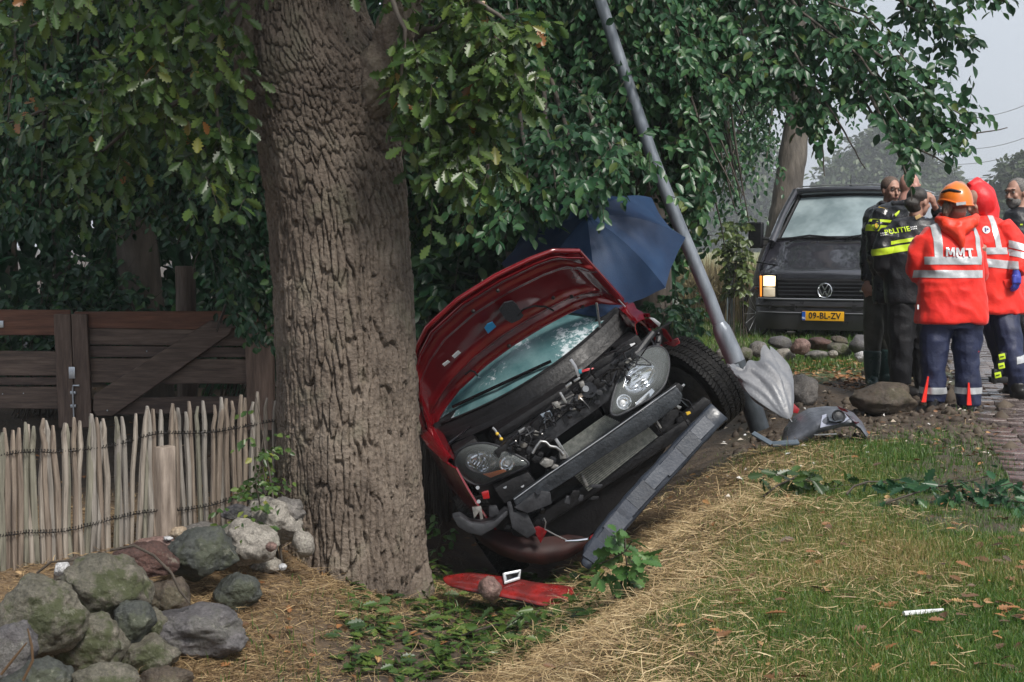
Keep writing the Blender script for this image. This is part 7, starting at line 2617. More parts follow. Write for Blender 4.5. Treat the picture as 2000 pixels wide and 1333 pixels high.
    MB().box((0, .6, .22), (1.5, .6, .06)).build('sump_guard', black_m, van)
    MB().box((-.42, -.02, .14), (.10, .03, .012)).box((-.44, -.02, .20), (.08, .03, .012)).build('tow_bracket', alu_m, van)
_van()

# ------------------------------------------------------------------ bicycle against the leaning trunk, sign pole
def _bicycle():
    C = G(1484, 648)
    D = 19.6
    t = thing('bicycle', 'black bicycle leaning on the trunk beside the van, mostly hidden by its bumper', 'bicycle', (P(1480, 640, D).x, P(1480, 640, D).y, 0))
    inv = Matrix.Translation(t.location).inverted()
    m = black_gloss_m
    def put(o):
        o.parent, o.matrix_parent_inverse = t, inv
        return o
    g = H(P(1480, 640, D).x, P(1480, 640, D).y)
    a = Vector((P(1479, 640, D).x, P(1479, 640, D).y, g + .33))
    dirn = Vector((.72, .69, 0)).normalized()
    ax = Vector((-dirn.y, dirn.x, .12)).normalized()
    b = a + dirn * 1.05
    for c in (a, b):
        w = put(MB().tube([c + (dirn * math.cos(2 * PI * k / 30) + Vector((0, 0, 1)) * math.sin(2 * PI * k / 30)) * .32 for k in range(31)], .02, 6, cap=False).build('wheel', rubber_m, None, smooth=True))
        sp = MB()
        for k in range(14):
            q = 2 * PI * k / 14
            sp.tube([c, c + (dirn * math.cos(q) + Vector((0, 0, 1)) * math.sin(q)) * .31], .003, 3)
        sp.ball(c, .035, 8, 6)
        put(sp.build('spoke', steel_m, None))
    put(MB().tube([c + (dirn * math.cos(x) + Vector((0, 0, 1)) * math.sin(x)) * .35 for c in (a,) for x in np.linspace(.2, 2.6, 14)], .02, 6).build('mudguard', m, None, smooth=True))
    up = Vector((0, 0, 1))
    bb = a + dirn * .5 - up * .05
    hd = a + dirn * .12 + up * .45
    st = b - dirn * .38 + up * .45
    fr = MB()
    for p, q in ((hd, bb), (hd, st), (st, bb), (bb, b), (st, b), (hd, a)):
        fr.tube([p, q], .016, 8)
    put(fr.build('frame', m, None, smooth=True))
    put(MB().tube([hd + up * .22 - ax * .28 - dirn * -.1, hd + up * .24, hd + up * .22 + ax * .28 + dirn * .1], .013, 8).tube([hd, hd + up * .24], .012, 8).build('handlebar', m, None, smooth=True))
    put(MB().ball(st + up * .10, (.13, .07, .04), 12, 8).build('saddle', m, None, smooth=True))
    put(MB().bar(b + up * .36 - dirn * .16, b + up * .36 + dirn * .22, .12, .012).build('carrier', m, None))
_bicycle()
def _sign_pole():
    a, b = P(1425, 648, 22), P(1424, 520, 22)
    t = MB().tube([Vector((a.x, a.y, -.2)), (a.x, a.y, b.z)], .047, 14).build('post', mat('galv_mat', (.30, .34, .37), .4, .5, col2=(.42, .46, .5), scale=6), None, smooth=True)
    tag(t, 'thin upright galvanised pole in front of the dry reeds, left of the leaning trunk', 'post')
_sign_pole()
# ================================================================== PEOPLE
WORK = bpy.data.scenes.new('work')           # fusing happens apart from the big scene; removed at the end
def organic(name, parts, m, parent=None, voxel=.012, smooth=4, wrinkle=0, wseed=0, wscale=9):
    """parts: closed shapes (MB) fused into one continuous skin"""
    me = bpy.data.meshes.new(name + '_src')
    me.from_pydata([tuple(v) for v in parts.v], [], parts.f)
    bm = bmesh.new()
    bm.from_mesh(me)
    bmesh.ops.recalc_face_normals(bm, faces=bm.faces[:])
    bm.to_mesh(me)
    bm.free()
    o = bpy.data.objects.new(name + '_src', me)
    WORK.collection.objects.link(o)
    r = o.modifiers.new('r', 'REMESH')
    r.mode = 'VOXEL'
    r.voxel_size = voxel
    s = o.modifiers.new('s', 'SMOOTH')
    s.factor = .6
    s.iterations = smooth
    with bpy.context.temp_override(scene=WORK, view_layer=WORK.view_layers[0]):
        dg = bpy.context.evaluated_depsgraph_get()
        out = bpy.data.meshes.new_from_object(o.evaluated_get(dg))
    bpy.data.objects.remove(o)
    out.name = name
    if wrinkle:
        off = Vector((wseed * 3.3, wseed * 1.7, wseed))
        nrm = [v.normal.copy() for v in out.vertices]
        for v, vn in zip(out.vertices, nrm):
            p = v.co.copy()
            q = Vector((p.x * wscale, p.y * wscale, p.z * wscale * .75)) + off
            n_ = noise.noise(q) + .55 * noise.noise(Vector((q.x * 2.3 + q.z, q.y * 2.3, q.z * 1.6)))
            fold = 1 - abs(noise.noise(Vector((p.x * 5 + p.z * 5.5, p.y * 5, p.z * 6 - p.x * 4)) + off)) * 2.4
            v.co = p + vn * wrinkle * (n_ * .6 + max(fold, -.3) * .6)
    return link(name, out, m, parent, True, 180)

def ell_tube(mb, rings, n=18):
    """rings: (centre, half width x, half depth y, yaw)"""
    rs = []
    for c, a, b, yaw in rings:
        c = Vector(c)
        cy_, sy_ = math.cos(yaw), math.sin(yaw)
        r = []
        for k in range(n):
            t = 2 * PI * k / n
            x = abs(math.cos(t)) ** .8 * math.copysign(1, math.cos(t)) * a
            y = abs(math.sin(t)) ** .8 * math.copysign(1, math.sin(t)) * b
            r.append(c + Vector((x * cy_ - y * sy_, x * sy_ + y * cy_, 0)))
        rs.append(r)
    return mb.loft(rs)

def hand_parts(mb, wrist, d, back, s=1.0, curl=.5, side=1):
    """palm, four fingers and a thumb; d: pointing direction, back: normal of the back of the hand"""
    d = Vector(d).normalized()
    n = Vector(back)
    n = (n - d * n.dot(d)).normalized()
    w = d.cross(n) * side
    W = Vector(wrist)
    mb.tube([W - d * .03 * s, W + d * .01 * s, W + d * .05 * s, W + d * .088 * s], [.026 * s, .030 * s, .036 * s, .030 * s], 10)
    mb.tube([W + d * .03 * s - w * .026 * s, W + d * .088 * s - w * .030 * s], .018 * s, 8)
    mb.tube([W + d * .03 * s + w * .026 * s, W + d * .088 * s + w * .030 * s], .018 * s, 8)
    for k, L in enumerate((.068, .078, .073, .056)):
        b = W + d * .085 * s + w * ((k - 1.5) * .0205) * s
        a1 = curl * .6
        p1 = b + (d * math.cos(a1) - n * math.sin(a1)) * L * .45 * s
        a2 = curl * 1.5
        p2 = p1 + (d * math.cos(a2) - n * math.sin(a2)) * L * .33 * s
        a3 = curl * 2.1
        p3 = p2 + (d * math.cos(a3) - n * math.sin(a3)) * L * .25 * s
        mb.tube([b - d * .03 * s, b, p1, p2, p3], [.0105 * s, .0105 * s, .0098 * s, .009 * s, .0065 * s], 8)
    b = W + d * .02 * s - w * .034 * s
    p1 = b + (d * .65 - w * .6 - n * .2).normalized() * .042 * s
    p2 = p1 + (d * .9 - w * .1 - n * .35).normalized() * .032 * s
    mb.tube([b - d * .01, b, p1, p2], [.014 * s, .0135 * s, .0115 * s, .008 * s], 8)

def head_parts(mb, c, face, s=1.0, neck_to=None):
    """skull, jaw, nose, ears, brow; face: direction the face looks in"""
    f = Vector(face)
    up = Vector((0, 0, 1))
    f.normalize()
    r = f.cross(up).normalized()
    u = r.cross(f)
    R3 = Matrix((r, f, u)).transposed()
    c = Vector(c)
    mb.ball(c + u * .025 * s - f * .012 * s, (.076 * s, .095 * s, .098 * s), 18, 14, R3)
    mb.ball(c - u * .045 * s + f * .022 * s, (.058 * s, .066 * s, .068 * s), 16, 12, R3)
    mb.ball(c - u * .088 * s + f * .052 * s, (.030 * s, .028 * s, .026 * s), 12, 8, R3)
    mb.tube([c + u * .012 * s + f * .082 * s, c - u * .012 * s + f * .098 * s, c - u * .032 * s + f * .106 * s, c - u * .040 * s + f * .092 * s], [.009 * s, .0115 * s, .0155 * s, .010 * s], 8)
    mb.tube([c + u * .030 * s + f * .080 * s + r * .045 * s, c + u * .034 * s + f * .090 * s, c + u * .030 * s + f * .080 * s - r * .045 * s], .0125 * s, 8)
    mb.tube([c - u * .062 * s + f * .078 * s + r * .024 * s, c - u * .060 * s + f * .088 * s, c - u * .062 * s + f * .078 * s - r * .024 * s], .009 * s, 8)
    for k in (-1, 1):
        mb.ball(c + r * k * .078 * s - f * .01 * s - u * .005 * s, (.012 * s, .020 * s, .033 * s), 10, 8, R3)
        mb.ball(c + r * k * .040 * s + f * .062 * s - u * .025 * s, (.022 * s, .02 * s, .024 * s), 10, 8, R3)
    if neck_to is not None:
        mb.tube([c - u * .05 * s - f * .02 * s, c - u * .11 * s - f * .035 * s, Vector(neck_to)], [.058 * s, .056 * s, .066 * s], 12)
    return R3

def face_details(person, c, face, s=1.0, beard=None, brow=None):
    f = Vector(face).normalized()
    r = f.cross(Vector((0, 0, 1))).normalized()
    u = r.cross(f)
    R3 = Matrix((r, f, u)).transposed()
    c = Vector(c)
    for k in (-1, 1):
        e = c + r * k * .033 * s + f * .082 * s + u * .010 * s
        eb = MB().ball(e - f * .003 * s, .0118 * s, 10, 8).build('eye', mat('eye_white_mat', (.30, .27, .25), .3), person, smooth=True)
        MB().ball(e + f * .0075 * s, .0065 * s, 8, 6).build('iris', mat('iris_mat', (.03, .022, .015), .2), eb, smooth=True)
        MB().tube([e + u * .022 * s - r * k * .018 * s + f * .008 * s, e + u * .027 * s + f * .010 * s, e + u * .021 * s + r * k * .02 * s + f * .0], .005 * s, 6).build('eyebrow', brow or mat('brow_mat', (.03, .022, .018), .8), person, smooth=True)
    MB().tube([c - u * .062 * s + f * .088 * s + r * .020 * s, c - u * .061 * s + f * .0965 * s, c - u * .062 * s + f * .088 * s - r * .020 * s], .0048 * s, 6).build('mouth', mat('lip_mat', (.22, .08, .07), .45), person, smooth=True)
    if beard is not None:
        mb = MB()
        mb.ball(c - u * .072 * s + f * .032 * s, (.064 * s, .064 * s, .052 * s), 16, 12, R3)
        mb.ball(c - u * .100 * s + f * .060 * s, (.034 * s, .032 * s, .034 * s), 12, 8, R3)
        mb.tube([c - u * .048 * s + f * .086 * s + r * .034 * s, c - u * .046 * s + f * .100 * s, c - u * .048 * s + f * .086 * s - r * .034 * s], .010 * s, 8)
        organic('beard', mb, beard, person, .008, 2, .002, 3, 60)

skin_m = mat('skin_mat', (.34, .185, .135), .55, col2=(.43, .245, .185), scale=12)
skin_red_m = mat('skin_ruddy_mat', (.42, .215, .17), .45, col2=(.50, .275, .225), scale=8)
hair_dark_m = mat('hair_dark_mat', (.012, .010, .009), .45, col2=(.030, .024, .02), scale=40, stretch=(3, 3, .6), bump=.5, bscale=80)
hair_grey_m = mat('hair_grey_mat', (.07, .065, .062), .7, col2=(.20, .19, .18), scale=60, bump=.6, bscale=120)
hair_brown_m = mat('hair_brown_mat', (.07, .045, .032), .55, col2=(.17, .12, .085), scale=30, stretch=(4, 4, .4), bump=.5, bscale=70)
police_m = mat('police_cloth_mat', (.0075, .008, .010), .42, col2=(.016, .017, .022), scale=10, bump=.35, bscale=70, rvar=.14)
leather_m = mat('wet_jacket_mat', (.007, .008, .010), .30, col2=(.020, .022, .027), scale=9, bump=.5, bscale=30, rvar=.1)
trouser_black_m = mat('black_trouser_mat', (.006, .0062, .008), .6, col2=(.012, .0125, .016), scale=12, bump=.4, bscale=60)
navy_m = mat('navy_trouser_mat', (.008, .013, .042), .6, col2=(.018, .026, .072), scale=7, bump=.4, bscale=60)
red_jacket_m = mat('rescue_jacket_mat', (.74, .016, .011), .6, spec=.3, col2=(.88, .032, .016), scale=4, bump=.5, bscale=40, sheen=.2, bdist=.006)
hood_red_m = mat('rescue_hood_mat', (.80, .035, .012), .5, col2=(.88, .060, .018), scale=5, bump=.3, bscale=40)
tape_m = mat('reflective_tape_mat', (.42, .44, .46), .35, .15, col2=(.58, .60, .62), scale=16, bump=.15, bscale=60)
hivis_m = mat('hivis_yellow_mat', (.52, .72, .02), .5, col2=(.62, .80, .04), scale=10)
olive_m = mat('olive_wader_mat', (.045, .047, .036), .55, col2=(.085, .085, .068), scale=9, bump=.4, bscale=40)
boot_green_m = mat('green_boot_mat', (.012, .040, .036), .32, col2=(.022, .062, .056), scale=6, rvar=.12)
boot_black_m = mat('black_boot_mat', (.008, .008, .009), .42, col2=(.02, .019, .018), scale=12, bump=.3)
orange_m = mat('orange_helmet_mat', (.80, .17, .012), .28, col2=(.86, .21, .02), scale=3, coat=.5)
glove_m = mat('blue_glove_mat', (.035, .05, .36), .4, col2=(.06, .085, .48), scale=20)

def band(src, name, axis, lo, hi, m, parent, lift=.004, extra=None):
    """strip of a garment between two planes, laid on its surface"""
    bm = bmesh.new()
    bm.from_mesh(src.data)
    ax = Vector(axis)
    geom = bm.verts[:] + bm.edges[:] + bm.faces[:]
    bmesh.ops.bisect_plane(bm, geom=geom, plane_co=ax * lo, plane_no=ax, clear_inner=True)
    geom = bm.verts[:] + bm.edges[:] + bm.faces[:]
    bmesh.ops.bisect_plane(bm, geom=geom, plane_co=ax * hi, plane_no=ax, clear_outer=True)
    for co, no in (extra or []):
        geom = bm.verts[:] + bm.edges[:] + bm.faces[:]
        bmesh.ops.bisect_plane(bm, geom=geom, plane_co=Vector(co), plane_no=Vector(no), clear_inner=True)
    bm.normal_update()
    nn = {v: v.normal.copy() for v in bm.verts}
    for v in bm.verts:
        v.co += nn[v] * lift
    if not bm.verts:
        bm.free()
        return None
    me = bpy.data.meshes.new(name)
    bm.to_mesh(me)
    bm.free()
    return link(name, me, m, parent, True, 180)

def cling(o, target, direction, lift):
    """lay flat lettering on a garment"""
    t = BVHTree.FromPolygons([v.co for v in target.data.vertices], [p.vertices[:] for p in target.data.polygons])
    d = Vector(direction).normalized()
    for v in o.data.vertices:
        hit = t.ray_cast(v.co - d * 1.0, d)
        if hit[0] is not None:
            off = (v.co - Vector(v.co)).length
            v.co = hit[0] - d * lift
    return o

def limb_rings(pts, radii, k=4):
    """resample a limb with smooth radii"""
    out, r = [], []
    for i in range(len(pts) - 1):
        for s in range(k):
            f = s / k
            out.append(Vector(pts[i]).lerp(Vector(pts[i + 1]), f))
            r.append(radii[i] + (radii[i + 1] - radii[i]) * f)
    out.append(Vector(pts[-1]))
    r.append(radii[-1])
    return out, r

def person(label, base, lab_cat='person', group='rescue workers and police officers talking by the van'):
    p = bpy.data.objects.new('person', bpy.data.meshes.new('person'))
    COL.objects.link(p)
    return tag(p, label, lab_cat, group)

def finish(p, body_mb, m, voxel=.0068):
    o = organic('person_skin', body_mb, m, None, voxel, 3)
    me = o.data
    bpy.data.objects.remove(o)
    p.data = me
    me.name = 'person'

def boot(mb, ankle, toe, h, r, sole=.045):
    """boot shaft and foot; toe: direction in plan"""
    a = Vector(ankle)
    t = Vector((toe[0], toe[1], 0)).normalized()
    g = a.z
    mb.tube([a + Vector((0, 0, h)), a + Vector((0, 0, h * .6)), a + Vector((0, 0, .10)), a + Vector((0, 0, .045))], [r, r * .92, r * .78, r * .72], 12)
    mb.tube([a + Vector((0, 0, .05)) - t * .065, a + Vector((0, 0, .055)), a + t * .09 + Vector((0, 0, .05)), a + t * .16 + Vector((0, 0, .038)), a + t * .20 + Vector((0, 0, .032))], [.035, .052, .050, .042, .024], 10)
    mb.tube([a + Vector((0, 0, .016)) - t * .07, a + t * .08 + Vector((0, 0, .016)), a + t * .195 + Vector((0, 0, .016))], [.034, .044, .034], 10)

# ---- 1: rescue worker in the middle, back to us, orange helmet, MMT
def _p_mmt():
    D = 11.05
    Q = lambda x, y, dd=0: P(x, y, D + dd)
    k = D / FOC
    p = person('rescue worker seen from behind in a red jacket lettered MMT and an orange helmet', None)
    mb = MB()
    hc = Q(1872, 385, .02)
    face = Vector((.12, 1, -.12))
    head_parts(mb, hc, face, 1.0, Q(1868, 425, .05))
    ell_tube(mb, [(Q(1858, 440, .05), .09, .08, 0), (Q(1856, 470, .04), .17, .09, 0), (Q(1858, 530, 0), .19, .11, 0), (Q(1862, 600, 0), .17, .11, 0), (Q(1862, 625, 0), .17, .11, 0)])
    lh, rh = (Q(1836, 622), Q(1884, 622))
    mb.tube([lh, Q(1825, 720, -.01), Q(1820, 782)], [.085, .06, .045], 10)
    mb.tube([rh, Q(1886, 720, -.01), Q(1889, 788)], [.085, .06, .045], 10)
    # forearms folded in front
    for sh, el, wr in ((Q(1800, 475, .03), Q(1790, 526, .07), Q(1838, 552, .28)), (Q(1915, 480, .04), Q(1908, 536, .15), Q(1888, 556, .32))):
        mb.tube([sh, el, wr], [.05, .042, .03], 10)
        hand_parts(mb, wr, (wr - el), (0, 0, 1), .95, .6, 1)
    finish(p, mb, skin_m)
    # jacket
    jb = MB()
    z = lambda y: Q(1860, y).z
    ell_tube(jb, [(Q(1853, 434, .05), .10, .10, 0), (Q(1852, 445, .05), .185, .125, 0), (Q(1853, 468, .03), .238, .150, 0), (Q(1856, 505, .0), .245, .165, 0), (Q(1858, 545, .0), .250, .170, 0), (Q(1860, 590, 0), .262, .178, 0), (Q(1859, 622, 0), .272, .185, 0), (Q(1858, 631, 0), .270, .180, 0)], 26)
    a, r = limb_rings([Q(1810, 468, .03), Q(1795, 500, .03), Q(1793, 528, .06), Q(1806, 545, .16), Q(1838, 552, .28)], [.085, .095, .088, .080, .060])
    jb.tube(a, r, 14)
    a, r = limb_rings([Q(1894, 468, .05), Q(1906, 505, .09), Q(1908, 540, .16), Q(1900, 556, .26), Q(1885, 556, .34)], [.085, .085, .078, .070, .055])
    jb.tube(a, r, 14)
    j = organic('jacket', jb, red_jacket_m, p, .010, 3, .015, 2, 8)
    # hood lying on the back
    hb = MB()
    hb.tube([Q(1830, 428, .02), Q(1846, 436, -.09), Q(1872, 441, -.11), Q(1900, 434, -.06), Q(1908, 424, .03)], [.030, .05, .055, .05, .03], 10)
    hb.tube([Q(1846, 440, -.10), Q(1868, 458, -.13), Q(1893, 440, -.09)], [.05, .055, .045], 10)
    hb.tube([Q(1868, 445, -.12), Q(1876, 470, -.145), Q(1880, 486, -.15)], [.06, .04, .012], 10)
    hb.tube([Q(1855, 418, .10), Q(1838, 424, .06), Q(1832, 432, .0)], [.03, .035, .03], 8)
    organic('hood', hb, hood_red_m, p, .011, 4, .005, 5, 14)
    # reflective bands
    back = [((0, Q(1860, 540, .02).y, 0), (0, -1, 0))]
    zz = lambda y: Q(1860, y, -.1).z
    body = [((Q(1812, 520, -.17).x, 0, 0), (1, 0, 0)), ((Q(1921, 520, -.17).x, 0, 0), (-1, 0, 0))]
    band(j, 'reflective_band', (0, 0, 1), zz(517), zz(502), tape_m, p, .004, body)
    band(j, 'reflective_band', (0, 0, 1), zz(543), zz(528), tape_m, p, .004, [((Q(1796, 520, -.17).x, 0, 0), (1, 0, 0)), ((Q(1924, 520, -.17).x, 0, 0), (-1, 0, 0))])
    for x0, x1 in ((1828, 1844), (1911, 1922)):
        band(j, 'reflective_band', (1, 0, 0), Q(x0, 480, -.17).x, Q(x1, 480, -.17).x, tape_m, p, .0045, [((0, 0, zz(504)), (0, 0, 1)), ((0, Q(1860, 540, .06).y, 0), (0, -1, 0))])
    GL = {'M': [(0, 0), (0, 1), (.30, 1), (.5, .5), (.70, 1), (1, 1), (1, 0), (.77, 0), (.77, .58), (.58, .14), (.42, .14), (.23, .58), (.23, 0)], 'T': [(0, 1), (.92, 1), (.92, .78), (.59, .78), (.59, 0), (.33, 0), (.33, .78), (0, .78)]}
    mb = MB()
    for i, ch in enumerate('MMT'):                # block capitals
        c0 = Q(1850 + i * 19.5, 501 + i * .7, -.19)
        mb.add([c0 + Vector((x * 17 * k, 0, y * 17 * k)) for x, y in GL[ch]], [tuple(range(len(GL[ch])))])
    o = mb.build('back_lettering', tape_m, p)
    bm = bmesh.new()
    bm.from_mesh(o.data)
    bmesh.ops.triangulate(bm, faces=bm.faces[:])
    for _ in range(3):
        bmesh.ops.subdivide_edges(bm, edges=[e for e in bm.edges if e.calc_length() > .012], cuts=1)
        bmesh.ops.triangulate(bm, faces=bm.faces[:])
    bm.to_mesh(o.data)
    bm.free()
    cling(o, j, (0, 1, 0), .014)
    MB().box(Q(1793, 600, -.1), (.012, .01, .035)).build('side_label', white_m, p)
    # trousers
    tb = MB()
    a, r = limb_rings([Q(1834, 622, 0), Q(1826, 660, 0), Q(1824, 715, -.01), Q(1822, 768, .01), Q(1821, 786, .01)], [.128, .118, .092, .098, .088])
    tb.tube(a, r, 14)
    a, r = limb_rings([Q(1888, 622, 0), Q(1888, 660, 0), Q(1889, 715, -.01), Q(1892, 772, .01), Q(1893, 792, .01)], [.128, .116, .090, .098, .086])
    tb.tube(a, r, 14)
    ell_tube(tb, [(Q(1860, 612), .22, .14, 0), (Q(1860, 640), .215, .135, 0)])
    tr = organic('trousers', tb, navy_m, p, .010, 3, .015, 7, 9)
    band(tr, 'reflective_band', (0, 0, 1), zz(771), zz(758), tape_m, p, .004)
    # red zip tabs and side stripe
    for x0, y0, x1, y1 in ((1813, 736, 1804, 786), (1892, 748, 1893, 792)):
        a, b = Q(x0, y0, -.105), Q(x1, y1, -.105)
        q4 = [a + Vector((-.005, -.004, 0)), a + Vector((.005, -.004, 0)), b + Vector((.020, 0, 0)), b + Vector((-.016, 0, 0))]
        MB().add(q4 + [v + Vector((0, .02, 0)) for v in q4],
                 [(0, 1, 2, 3), (7, 6, 5, 4), (0, 4, 5, 1), (1, 5, 6, 2), (2, 6, 7, 3), (3, 7, 4, 0)]).build('zip_gusset', red_jacket_m, p)
    MB().tube([Q(1904, 648, -.085), Q(1907, 668, -.075), Q(1910, 688, -.06)], .010, 6).build('side_stripe', red_jacket_m, p, smooth=True)
    # boots
    bb = MB()
    boot(bb, Vector((Q(1822, 795).x, Q(1822, 795).y, H(Q(1822, 795).x, Q(1822, 795).y))), (.25, .95), .12, .06)
    b2 = MB()
    boot(b2, Vector((Q(1892, 800).x, Q(1892, 800).y, H(Q(1892, 800).x, Q(1892, 800).y))), (.1, .95), .12, .06)
    organic('boot', bb, boot_black_m, p, .011, 2)
    organic('boot', b2, boot_black_m, p, .011, 2)
    # hair and helmet
    hh = MB()
    hh.ball(Q(1850, 405, -.045), (.035, .035, .075), 12, 10)
    hh.ball(Q(1872, 395, -.03), (.085, .085, .06), 14, 10)
    hh.tube([Q(1848, 400, -.05), Q(1846, 418, -.06), Q(1850, 428, -.06)], [.03, .025, .012], 8)
    organic('hair', hh, hair_brown_m, p, .009, 2, .003, 4, 40)
    hm = MB()
    hc2 = Q(1867, 382, .0)
    rings = []
    for i in range(9):
        f = i / 8
        zc = hc2.z + .105 - .185 * f
        rr = math.sqrt(max(.02, 1 - (1 - f) ** 2.3))
        rings.append([Vector((hc2.x + math.cos(t) * .130 * rr, hc2.y + math.sin(t) * .150 * rr, zc + (.045 * max(0, -math.cos(t - .3)) ** 2 * f * f if True else 0))) for t in [2 * PI * q / 30 for q in range(30)]])
    hm.add([Vector((hc2.x, hc2.y, hc2.z + .112))] + [v for r in rings for v in r], [(0, 1 + (q + 1) % 30, 1 + q) for q in range(30)] + [(1 + i * 30 + q, 1 + i * 30 + (q + 1) % 30, 1 + (i + 1) * 30 + (q + 1) % 30, 1 + (i + 1) * 30 + q) for i in range(8) for q in range(30)])
    he = hm.build('helmet', orange_m, p, smooth=True, angle=60)
    MB().tube([Vector((hc2.x + math.cos(t) * .132, hc2.y + math.sin(t) * .152, hc2.z - .078 + .045 * max(0, -math.cos(t - .3)) ** 2)) for t in [2 * PI * q / 30 for q in range(31)]], .007, 6, cap=False).build('helmet_rim', orange_m, he, smooth=True)
    vp = []
    for t in np.linspace(math.radians(-178), math.radians(-88), 12):
        f = .36 + .10 * abs(math.sin((t + 2.32) * 1.4))
        rr = math.sqrt(max(.02, 1 - (1 - f) ** 2.3))
        vp.append(Vector((hc2.x + math.cos(t) * .131 * rr, hc2.y + math.sin(t) * .151 * rr, hc2.z + .105 - .185 * f)))
    MB().tube(vp, [.005, .009, .012, .013, .013, .013, .013, .013, .013, .012, .009, .005], 6).build('helmet_vent', mat('helmet_vent_mat', (.02, .018, .02), .5), he, smooth=True)
    MB().box(Q(1877, 398, -.152), (.075, .008, .022), Matrix.Rotation(-.12, 3, 'Y')).build('helmet_sticker', tape_m, he)
    return p
_p_mmt()

# ---- 2: second rescue worker, hood up, bending forward, facing left
def _p_hood():
    D = 11.9
    Q = lambda x, y, dd=0: P(x, y, D + dd)
    k = D / FOC
    p = person('rescue worker in red jacket with hood up and blue glove, striding behind the helmeted colleague', None)
    mb = MB()
    hc = Q(1908, 395, -.02)
    face = Vector((-.8, -.35, -.35))
    head_parts(mb, hc, face, .98, Q(1922, 428, .02))
    ell_tube(mb, [(Q(1930, 435, .03), .12, .09, .5), (Q(1945, 480, .02), .17, .11, .5), (Q(1950, 560, 0), .15, .10, .4), (Q(1952, 600, 0), .16, .11, .4)])
    mb.tube([Q(1962, 455, -.02), Q(1988, 500, -.1), Q(1985, 530, -.2)], [.05, .042, .03], 10)
    hand_parts(mb, Q(1985, 530, -.21), Vector((0, -.1, -1)), (.6, -.8, 0), 1.0, .55, 1)
    mb.tube([Q(1925, 455, .1), Q(1905, 520, .2), Q(1880, 540, .1)], [.05, .04, .03], 10)
    mb.tube([Q(1940, 605), Q(1959, 695, .09), Q(1968, 748, .17)], [.08, .06, .042], 10)
    mb.tube([Q(1958, 605), Q(1979, 700, -.17), Q(1989, 766, -.13)], [.08, .06, .042], 10)
    finish(p, mb, skin_m)
    jb = MB()
    ell_tube(jb, [(Q(1920, 424, .03), .10, .10, .4), (Q(1928, 436, .02), .19, .12, .4), (Q(1938, 462, .01), .235, .15, .4), (Q(1944, 510, 0), .235, .165, .4), (Q(1946, 560, 0), .235, .17, .35), (Q(1951, 600, 0), .245, .18, .3), (Q(1952, 612, 0), .24, .175, .3)], 26)
    a, r = limb_rings([Q(1955, 440, -.04), Q(1978, 470, -.08), Q(1990, 500, -.12), Q(1989, 522, -.19), Q(1986, 533, -.21)], [.090, .092, .080, .070, .058])
    jb.tube(a, r, 14)
    a, r = limb_rings([Q(1920, 450, .12), Q(1905, 500, .2), Q(1882, 530, .15)], [.09, .08, .06])
    jb.tube(a, r, 12)
    j = organic('jacket', jb, red_jacket_m, p, .010, 3, .015, 12, 8)
    hb = MB()
    hb.ball(Q(1914, 392, .02), (.128, .135, .150), 18, 14, Matrix.Rotation(-.35, 3, 'Y'))
    hb.tube([Q(1893, 366, .0), Q(1906, 358, .03), Q(1924, 378, .05), Q(1932, 410, .05), Q(1928, 432, .03)], [.035, .06, .08, .09, .09], 12)
    organic('hood', hb, mat('rescue_hood_dark_mat', (.72, .012, .018), .5, col2=(.82, .022, .026), scale=5, bump=.3, bscale=40), p, .011, 4, .005, 15, 14)
    zz = lambda y: Q(1950, y, -.15).z
    body = [((Q(1973, 520).x, 0, 0), (-1, 0, 0))]
    band(j, 'reflective_band', Vector((.10, 0, 1)).normalized(), *(Vector((.10, 0, 1)).normalized().dot(Q(1940, y, -.15)) for y in (523, 507)), tape_m, p, .004, [((Q(1969, 520).x, 0, 0), (-1, 0, 0))])
    band(j, 'reflective_band', (0, 0, 1), zz(497), zz(484), tape_m, p, .004, [((Q(1955, 520).x, 0, 0), (-1, 0, 0))])
    band(j, 'reflective_band', Vector((1, 0, .14)).normalized(), *(Vector((1, 0, .14)).normalized().dot(Q(x, 450, -.15)) for x in (1938, 1950)), tape_m, p, .0045, [((0, 0, zz(490)), (0, 0, 1))])
    sl = Vector((.3, 0, 1)).normalized()
    for y0, y1 in ((487, 473), (503, 490)):
        band(j, 'sleeve_band', sl, *(sl.dot(Q(1980, y, -.12)) for y in (y0, y1)), tape_m, p, .004, [((Q(1958, 500).x, 0, 0), (1, 0, 0))])
    c = Q(1928, 449, -.17)
    o = MB().box(c + Vector((-.008, 0, 0)), (.012, .0005, .034)).box(c + Vector((.010, 0, .004)), (.016, .0005, .014)).build('chest_crest', mat('crest_ink_mat', (.02, .03, .18), .5), p)
    cling(o, j, (0, 1, 0), .009)
    o2 = MB().lathe([(.0, 0), (.032, 0)], Q(1928, 449, -.17), (0, -1, 0), 14, cap=False).build('chest_patch', white_m, p)
    cling(o2, j, (0, 1, 0), .006)
    MB().prism([(Q(1945, 547).x, Q(1945, 547).z), (Q(1972, 541).x, Q(1972, 541).z), (Q(1974, 556).x, Q(1974, 556).z), (Q(1950, 563).x, Q(1950, 563).z)], lambda a, b, d: Vector((a, d, b)), Q(1950, 550, -.19).y, Q(1950, 550, -.16).y).build('pocket_flap', red_jacket_m, p, bevel=.004)
    g = MB()
    hand_parts(g, Q(1985, 531, -.22), Vector((0, -.1, -1)), (.6, -.8, 0), 1.12, .55, 1)
    organic('glove', g, glove_m, p, .006, 2)
    tb = MB()
    a, r = limb_rings([Q(1938, 606, .02), Q(1948, 650, .04), Q(1960, 700, .1), Q(1968, 742, .16)], [.12, .10, .085, .075])
    tb.tube(a, r, 14)
